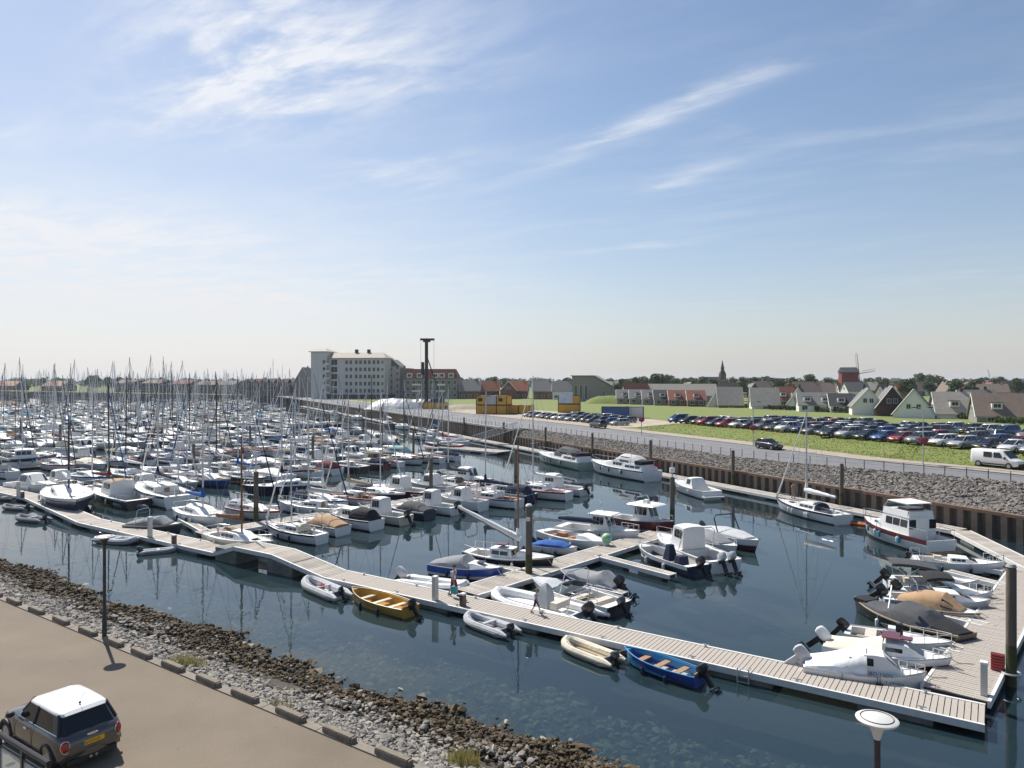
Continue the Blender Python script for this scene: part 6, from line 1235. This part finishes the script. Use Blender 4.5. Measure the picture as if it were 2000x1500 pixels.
b = MB(); b.add([(-5.2, -4.8, 15), (5.2, -4.8, 15), (5.2, 4.8, 15), (-5.2, 4.8, 15), (-4.6, 0, 18), (4.6, 0, 18)], [(0, 1, 5, 4), (2, 3, 4, 5), (1, 2, 5), (3, 0, 4), (3, 2, 1, 0)]); b.build('cap', RT['dark'], wmil, smooth=0); blades(wmil, (5.4, -2, 14.2), 12, -.12, M_trim, facing=.5)
o = px_at(1925, 800, ZR); wm2 = empty('windmill', o); tag(wm2, 'distant white tower mill with dark cap', 'windmill'); b = MB(); b.tube([(0, 0, 0), (0, 0, 11)], [5, 3.7], 12); b.build('tower', WH, wm2); b = MB(); b.tube([(0, 0, 11), (0, 0, 13), (0, 0, 14.6)], [4.1, 3.4, .6], 12); b.build('cap', RT['dark'], wm2); blades(wm2, (2, -4.4, 12.2), 11, -.2, M_trim, facing=.2)
o = px_at(1411, 620, ZR); ch = empty('church', o); tag(ch, 'church with dark spire and long grey roof above the trees', 'church'); part_box(ch, 'tower', (0, 0, 8), (5, 5, 16), BRD); b = MB(); b.loft([[(x * s_, y * s_, z) for x, y in ((-1, -1), (1, -1), (1, 1), (-1, 1))] for s_, z in ((2.4, 16), (1.9, 17.6), (1.1, 19.4), (1.3, 21), (.9, 22.6), (.08, 28))], True, True); b.build('spire', RT['dark'], ch, smooth=0)
part_box(ch, 'wall', (-11, 0, 3.5), (18, 9, 7), BRD); b = MB(); b.add([(-20.5, -5, 7), (-2, -5, 7), (-2, 5, 7), (-20.5, 5, 7), (-20.5, 0, 13.5), (-2, 0, 13.5)], [(0, 1, 5, 4), (2, 3, 4, 5), (1, 2, 5), (3, 0, 4), (3, 2, 1, 0)]); b.build('roof', RT['grey'], ch, smooth=0)
# ------------------------------------------------------------------ building site
YEL = mat('site_yellow', (.60, .33, .03), .55, var=.15); M_site = mat('site_grey_panel', (.50, .50, .48), .6)
def container(p, rz, m, label, z=ZR, l=6.0, win=False, ribs=True, w=2.5, h=2.6):
    root = empty('site_container', (p.x, p.y, z), rz); tag(root, label, 'container'); b = MB(); b.box((0, 0, h / 2), (l - .1, w - .1, h - .1)); b.build('wall', m, root, smooth=0); f = MB()
    for x in (-l / 2, l / 2):
        for y in (-w / 2, w / 2): f.box((x * .99, y * .99, h / 2), (.16, .16, h))
    for zz in (.07, h - .07):
        for y in (-w / 2, w / 2): f.box((0, y * .99, zz), (l - .2, .14, .14))
        for x in (-l / 2, l / 2): f.box((x * .99, 0, zz), (.14, w - .2, .14))
    f.build('frame', M_trim if m != WH else M_site, root, smooth=0)
    if win: b = MB(); b.box((-l * .1, -w / 2 + .02, h * .58), (l * .42, .06, .95)); b.build('window', M_hwin, root)
    elif ribs:
        for i in range(10): b = MB(); b.box((-l / 2 + (i + .7) * l / 10.6, -w / 2 + .035, h / 2), (.12, .06, h - .4)); b.build('rib', m, root, smooth=0)
    return root
sp = at(946, 807, ZR)
sdir = Vector((.97, -.25, 0)); q0 = at(936, 808, ZR)
for i in range(3):
    for lv in range(2): container(q0 + sdir * (i * 3.05 + 1.5), ang(sdir), YEL if not (lv == 1 and i == 1) else M_site, '%s yellow site cabin of the double stack, %s level' % (ORD[i], ['lower', 'upper'][lv]), z=ZR + .04 + lv * 2.66, l=3.0, win=lv == 1 and i != 1, w=6)
for i in range(2): container(q0 + sdir * (11 + i * 3.3) + Vector((0, 3, 0)), ang(sdir), YEL, 'low yellow container, %s right of the stacked site cabins' % ORD[i], z=ZR + .04, l=3.2, ribs=True, w=6)
q1 = at(1112, 806, ZR)
container(q1, ang(sdir), YEL, 'yellow lower cabin under the white notice board', z=ZR + .04, l=6.5); container(q1, ang(sdir), YEL, 'upper yellow cabin behind the white notice board', z=ZR + 2.7, l=6.5)
b = MB(); b.box((0, 0, 0), (4.2, .1, 3.4)); nb = b.build('notice_board', mat('site_board', (.62, .66, .70), .5, col2=(.25, .38, .55), vscale=.6), loc=(q1.x - 1.2, q1.y - 1.5, ZR + 4.6), rz=ang(sdir)); tag(nb, 'large pale blue and white notice board on the yellow cabins', 'sign')
container(at(1202, 816, ZR), ang(Vector((.98, -.2, 0))), mat('container_blue', (.03, .09, .26), .5, var=.2), 'blue shipping container beside the parked cars', z=ZR + .04, l=7.0, h=2.9); container(at(1240, 816, ZR), ang(Vector((.98, -.2, 0))), mat('container_white', (.60, .60, .60), .5, var=.1), 'white shipping container next to the blue one', z=ZR + .04, l=4.5, h=2.9)
container(at(850, 799, ZR), ang(sdir), YEL, 'long yellow skip below the pile driver', z=ZR, l=8.0, h=2.4)
def heap(x, y, l, w, h, m, label, name='covered_heap'):
    p = at(x, y, ZR); b = MB(); rings = []
    for i in range(15):
        t = -1 + i / 7; k = max(.02, (1 - abs(t) ** 3.2)); rings.append([(t * l / 2, yy * w / 2 * (.55 + .45 * k), max(0, (1 - abs(yy) ** 1.7)) * h * k * (1 + .035 * math.sin(i * 2.1 + yy * 5)) - .03) for yy in [-1 + j / 5 for j in range(11)]])
    b.loft(rings, False); o = b.build(name, m, loc=(p.x, p.y + w / 2, ZR), rz=-.12, smooth=0); tag(o, label, 'heap')
M_tarp = mat('plastic_sheet', (.36, .38, .41), .45, col2=(.30, .32, .35), vscale=.9, bump=.8, bscale=1.5); M_tarpd = mat('dark_sheet', (.05, .055, .065), .35, var=.4, bump=.8, bscale=1.5)
heap(765, 800, 20, 11, 3.7, M_tarp, 'long soil heap wrapped in pale plastic sheeting'); heap(822, 798, 14, 9, 3.4, M_tarpd, 'dark sheeted heap beside the pile driver'); heap(1198, 789, 24, 14, 3.4, M_grass, 'grassy mound behind the containers', 'grass_mound')
heap(905, 800, 16, 8, 1.6, M_sand, 'low sand heap beside the yellow cabins', 'sand_heap')
o = at(842, 798, ZR); pd = empty('pile_driver', o, .1); tag(pd, 'tall black pile driving rig with crosshead on the building site', 'pile driver')
for y in (-1.6, 1.6): part_box(pd, 'track', (.5, y, .5), (6, .9, 1.0), M_trim)
part_box(pd, 'cab', (2.2, 0, 2.3), (5, 3, 2.6), mat('rig_blue', (.03, .06, .14), .5)); b = MB(); b.box((-1.6, 0, 12.8), (1.15, 1.5, 22)); b.build('leader', M_trim, pd, smooth=0)
b = MB(); b.box((-1.3, 0, 24.2), (5.0, 1.3, .7)); b.box((-1.5, 0, 23.6), (2.6, 1.2, .7)); b.build('crosshead', M_trim, pd, smooth=0)
for y in (-.9, .9): b = MB(); b.tube([(-1.2, y * .6, 17.5), (3.6, y, 3.4)], .2, 6); b.build('stay', M_trim, pd)
part_box(pd, 'hammer', (-2.9, 0, 14), (1.1, 1.1, 4.5), M_trim)
for x in (-3.6, 1.0): b = MB(); b.tube([(x, 0, 24), (x, 0, 4)], .04, 4); b.build('cable', M_wire, pd)
# ------------------------------------------------------------------ lamps with flower baskets on the quay road
M_pink = mat('pink_flowers', (.42, .06, .14), .8, col2=(.25, .10, .06), vscale=6)
for x, y, lab in ((1253, 850, 'slim grey lamp post with pink flower basket by the grass bank end'), (1471, 872, 'slim grey lamp post with pink flower basket near the black hatchback'), (1803, 908, 'pale lamp post with pink flower basket next to the white van')):
    p = at(x, y, ZR); root = empty('street_lamp', (p.x, p.y, ZR + .06)); tag(root, lab, 'street lamp'); b = MB(); b.tube([(0, 0, 0), (0, 0, 6.2)], [.08, .05], 8); b.build('pole', M_galv, root)
    b = MB(); b.tube([(0, 0, 6.1), (-.35, 0, 6.45), (-.9, 0, 6.5)], .035, 5); b.tube([(0, 0, 6.1), (.35, 0, 6.45), (.7, 0, 6.5)], .035, 5); b.build('arm', M_galv, root); b = MB(); b.box((-1.0, 0, 6.48), (.6, .22, .1)); b.box((.8, 0, 6.48), (.5, .22, .1)); b.build('lamp_head', M_trim, root)
    v, f = leaf_cloud([(0, 0, 2.7, .55, .55, .42)], 500, .07); obj('flower_basket', np_mesh('flower_basket', v, f, M_pink), root)
# ================================================================== near quay: lamps, balcony, people
M_lpole = mat('lamp_pole', (.045, .047, .05), .5, .4); M_lamp = mat('lamp_cover', (.62, .61, .58), .4, var=.08)
for x, y, z, lab in ((204, 1248, ZQ, 'dark street lamp with flat round head throwing its shadow on the quay'), (None, None, None, 'street lamp with flat pale disc head rising in front of the walkway')):
    if x is None: p = at(1713, 1402, 7.0); p = Vector((p.x, p.y, ZQ))
    else: p = at(x, y, z)
    root = empty('street_lamp', (p.x, p.y, ZQ)); tag(root, lab, 'street lamp'); b = MB(); b.tube([(0, 0, 0), (0, 0, .9), (0, 0, .95), (0, 0, 3.75)], [.085, .085, .062, .055], 12); b.build('pole', M_lpole, root)
    b = MB(); b.tube([(0, 0, 3.62), (0, 0, 3.8), (0, 0, 3.93)], [.055, .11, .22], 20); b.build('reflector_cone', M_lpole if x else M_lamp, root)
    b = MB(); b.tube([(0, 0, 3.93), (0, 0, 3.95), (0, 0, 3.985), (0, 0, 4.0), (0, 0, 4.03)], [.30, .345, .355, .335, .02], 32); b.build('lamp_head', M_lamp, root)
    b = MB(); b.tube([(.27 * math.cos(a), .27 * math.sin(a), 4.012) for a in [i * math.pi / 16 for i in range(33)]], .008, 4); b.build('head_seam', M_trim, root)
# balcony railing of the house the photograph was taken from
bo = px_at(95, 9.0, 8.2); bd = (px_at(0, 9.75, 8.2) - px_at(95, 9.0, 8.2)); bd.z = 0; bd.normalize()
bal = empty('balcony', (bo.x, bo.y, 7.1), ang(bd)); tag(bal, 'black balcony railing with glass panels in the lower corner', 'balcony')
for nm, z, r in (('handrail', 1.1, .035), ('rail', .96, .016), ('rail', .14, .02)): b = MB(); b.tube([(0, 0, z), (6, 0, z)], r, 8); b.build(nm, M_black, bal)
for i in range(7): b = MB(); b.box((.02 + i * .68, 0, .55), (.045, .045, 1.1)); b.build('post', M_black, bal)
gm = bpy.data.materials.new('balcony_glass'); gm.use_nodes = True; gm.node_tree.nodes['Principled BSDF'].inputs['Base Color'].default_value = (.55, .62, .60, 1); gm.node_tree.nodes['Principled BSDF'].inputs['Alpha'].default_value = .35; gm.node_tree.nodes['Principled BSDF'].inputs['Roughness'].default_value = .15
for i in range(6): b = MB(); b.box((.36 + i * .68, 0, .55), (.6, .012, .76)); b.build('glass_panel', gm, bal)
b = MB(); b.box((3, .9, -.08), (6.2, 2.0, .16)); b.build('slab', M_conc, bal)
# people
def skin_mesh(name, joints, edges, m, root_i=0, sub=1):
    me = bpy.data.meshes.new(name); me.from_pydata([j[0] for j in joints], edges, []); o = bpy.data.objects.new(name, me); COL.objects.link(o)
    md = o.modifiers.new('skin', 'SKIN'); md.use_smooth_shade = True
    for i, j in enumerate(joints):
        sv_ = me.skin_vertices[0].data[i]; r = j[1]; sv_.radius = (r, r) if isinstance(r, (int, float)) else r; sv_.use_root = i == root_i
    s2 = o.modifiers.new('sub', 'SUBSURF'); s2.levels = sub; s2.render_levels = sub
    dg = bpy.context.evaluated_depsgraph_get(); out = bpy.data.meshes.new_from_object(o.evaluated_get(dg)); bpy.data.objects.remove(o); out.materials.clear(); out.materials.append(m); return out
M_skin = mat('skin', (.44, .27, .19), .6, var=.08)
def person(p, z, rz, H, label, shirt, shorts, hair, trousers=False, hat=None, stride=.22, bag=None):
    """walking figure facing local +x"""
    root = empty('person', (p.x, p.y, z), rz); tag(root, label, 'person'); s = H / 1.78; J = []; E = []
    def j(x, y, zz, r): J.append(((x * s, y * s, zz * s), (r[0] * s, r[1] * s) if isinstance(r, tuple) else r * s)); return len(J) - 1
    def link(*ids): E.extend(zip(ids, ids[1:]))
    pel = j(0, 0, .95, (.13, .10)); wst = j(0, 0, 1.1, (.13, .095)); cst = j(.02, 0, 1.33, (.155, .11)); nk = j(.03, 0, 1.5, .055); hd0 = j(.05, 0, 1.60, .085); hd1 = j(.06, 0, 1.70, .088); hd2 = j(.055, 0, 1.75, .05); link(pel, wst, cst, nk, hd0, hd1, hd2)
    legs, arms = [], []
    for sg, f in ((1, stride), (-1, -stride)):
        hp = j(.0, sg * .09, .90, .088); kn = j(f * .55 + .04, sg * .095, .50, .058); an = j(f - (.06 if f < 0 else 0), sg * .095, .10 + (.05 if f < 0 else 0), .038); toe = j(f + .17 - (.06 if f < 0 else 0), sg * .11, .035 + (.01 if f < 0 else 0), .035); link(pel, hp, kn, an, toe); legs.append((hp, kn, an, toe))
        sh = j(.01, sg * .19, 1.42, .06); el = j(-f * .35 - .02, sg * .25, 1.14, .042); wr = j(-f * .75 + .06, sg * .26, .90, .03); pm_ = j(-f * .8 + .08, sg * .265, .82, .03); link(cst, sh, el, wr, pm_); arms.append((sh, el, wr, pm_))
        for k, (dx, dy, ln) in enumerate(((.035, .0, .075), (.014, .004, .085), (-.008, .004, .08), (-.028, .0, .065))): b1 = j(-f * .8 + .08 + dx, sg * (.268 - dy), .765, .0105); b2 = j(-f * .8 + .085 + dx, sg * (.255 - dy), .765 - ln * .7, .009); link(pm_, b1, b2)
        t1 = j(-f * .8 + .125, sg * .245, .80, .011); t2 = j(-f * .8 + .14, sg * .235, .765, .009); link(wr, t1, t2)
    obj('body', skin_mesh('body', J, E, M_skin, pel, 1), root)
    nose = MB(); nose.ball((.15 * s, 0, 1.665 * s), (.02 * s, .014 * s, .02 * s), 6, 4)
    for sg in (1, -1): nose.ball((.06 * s, sg * .092 * s, 1.66 * s), (.02 * s, .012 * s, .03 * s), 6, 4)
    nose.build('face', M_skin, root); ey = MB()
    for sg in (1, -1): ey.ball((.138 * s, sg * .032 * s, 1.69 * s), (.008 * s, .012 * s, .008 * s), 6, 4)
    ey.build('eyes', M_black, root); hr = MB(); hr.ball((.042 * s, 0, 1.735 * s), (.108 * s, .098 * s, .08 * s), 10, 8); hr.build('hair', hat or hair, root)
    def cloth(name, ids_chains, m, grow, root_id):
        mp_i = {}; JJ = []; EE = []
        for ch_ in ids_chains:
            for a, b_ in zip(ch_, ch_[1:]):
                for q in (a, b_):
                    if q not in mp_i: mp_i[q] = len(JJ); r = J[q][1]; JJ.append((J[q][0], tuple(x + grow * s for x in (r if isinstance(r, tuple) else (r, r)))))
                EE.append((mp_i[a], mp_i[b_]))
        obj(name, skin_mesh(name, JJ, EE, m, mp_i[root_id], 1), root)
    cloth('shirt', [(pel, wst, cst)] + [(cst, a[0], a[1]) for a in arms], shirt, .02, wst)
    cloth('trousers' if trousers else 'shorts', [(wst, pel)] + [((pel, l[0], l[1]) + ((l[2],) if trousers else ())) for l in legs], shorts, .022, pel)
    for l in legs: x, y, zz = J[l[2]][0]; b = MB(); b.box((x + .06 * s, y, max(zz - .06 * s, .03)), (.26 * s, .09 * s, .07 * s), taper=.8); b.build('shoe', M_trim, root)
    if bag: h = J[arms[1][3]][0]; b = MB(); b.box((h[0], h[1] - .02, h[2] - .38), (.36, .16, .42), taper=.9); b.tube([(h[0] - .12, h[1], h[2] - .18), (h[0], h[1], h[2] - .03), (h[0] + .12, h[1], h[2] - .18)], .012, 5); o = b.build('bag', bag, loc=root.matrix_basis @ Vector((0, 0, 0)), rz=rz); tag(o, 'turquoise carrier bag held by the man in red shorts', 'bag')
    return root
pw = at(886, 1164, DECK); person(pw, DECK, ang(PD * -1) , 1.8, 'man in white shirt and red shorts walking with a turquoise bag', mat('white_cotton', (.70, .69, .70), .9), mat('red_shorts', (.30, .03, .05), .9), mat('dark_hair', (.03, .022, .018), .8), bag=mat('turquoise_bag', (.02, .32, .38), .6))
pw = at(1047, 1198, DECK); person(pw, DECK, ang(PD * -1) + .15, 1.32, 'child in pale top and dark shorts walking along the walkway', mat('lilac_cotton', (.50, .46, .52), .9), mat('navy_shorts', (.03, .035, .06), .9), mat('fair_hair', (.30, .20, .10), .8), stride=.28)
pw = at(1549, 974, DECK); q = wp((pw - W0).dot(Ud), -1.7, DECK); person(q, DECK, ang(-Ud), 1.78, 'man in beige clothes standing on the wall pontoon by the yacht', mat('beige_cotton', (.36, .29, .22), .9), mat('beige_trousers', (.33, .27, .20), .9), mat('dark_hair', (.03, .022, .018), .8), trousers=True, stride=.06)
# dry grass and weeds at the top of the shore
for i, (x, y, z, n) in enumerate(((900, 1482, 2.3, 260), (378, 1292, 2.6, 90), (352, 1288, 2.7, 70), (535, 1380, 2.7, 60))):
    p = at(x, y, z); vv = []; ff = []
    for q in range(n):
        a = random.uniform(0, 6.28); r = random.uniform(0, .4); h = random.uniform(.15, .42); bx, by = p.x + r * math.cos(a) * 1.5, p.y + r * math.sin(a); w = .012; lx, ly = random.uniform(-.18, .18), random.uniform(-.18, .18); o_ = len(vv); vv += [(bx - w, by, z - .2), (bx + w, by, z - .2), (bx + lx, by + ly, z + h)]; ff.append((o_, o_ + 1, o_ + 2))
    o = obj('weed_tuft', np_mesh('weed_tuft', np.array(vv), np.array(ff), leafmat('dry_grass', (.22, .21, .06), (.30, .26, .10)))); tag(o, 'tuft of yellow green weeds between the shore stones', 'weeds', 'weed tufts on the shore')
# lettering to mesh
for o in [o for o in SC.objects if o.type == 'FONT']:
    me = bpy.data.meshes.new_from_object(o.evaluated_get(bpy.context.evaluated_depsgraph_get())); n = obj(o.name.split('.')[0] + '_text', me, o.parent, loc=o.location.copy()); n.rotation_euler = o.rotation_euler; bpy.data.objects.remove(o)
    n.name = 'lettering'
# ================================================================== summer haze
hz = MB(); hz.box((0, 3000, 20.5), (26000, 26000, 49)); hm = bpy.data.materials.new('haze'); hm.use_nodes = True; hn = hm.node_tree; hn.nodes.clear()
pv = hn.nodes.new('ShaderNodeVolumePrincipled'); pv.inputs['Color'].default_value = (.80, .87, .95, 1); pv.inputs['Density'].default_value = .00011; pv.inputs['Anisotropy'].default_value = .2
ho = hn.nodes.new('ShaderNodeOutputMaterial'); hn.links.new(pv.outputs[0], ho.inputs['Volume']); stuff(hz.build('haze', hm, smooth=0)); bpy.data.objects['haze']['label'] = 'thin pale summer haze over harbour and town'
SC.cycles.volume_bounces = 0
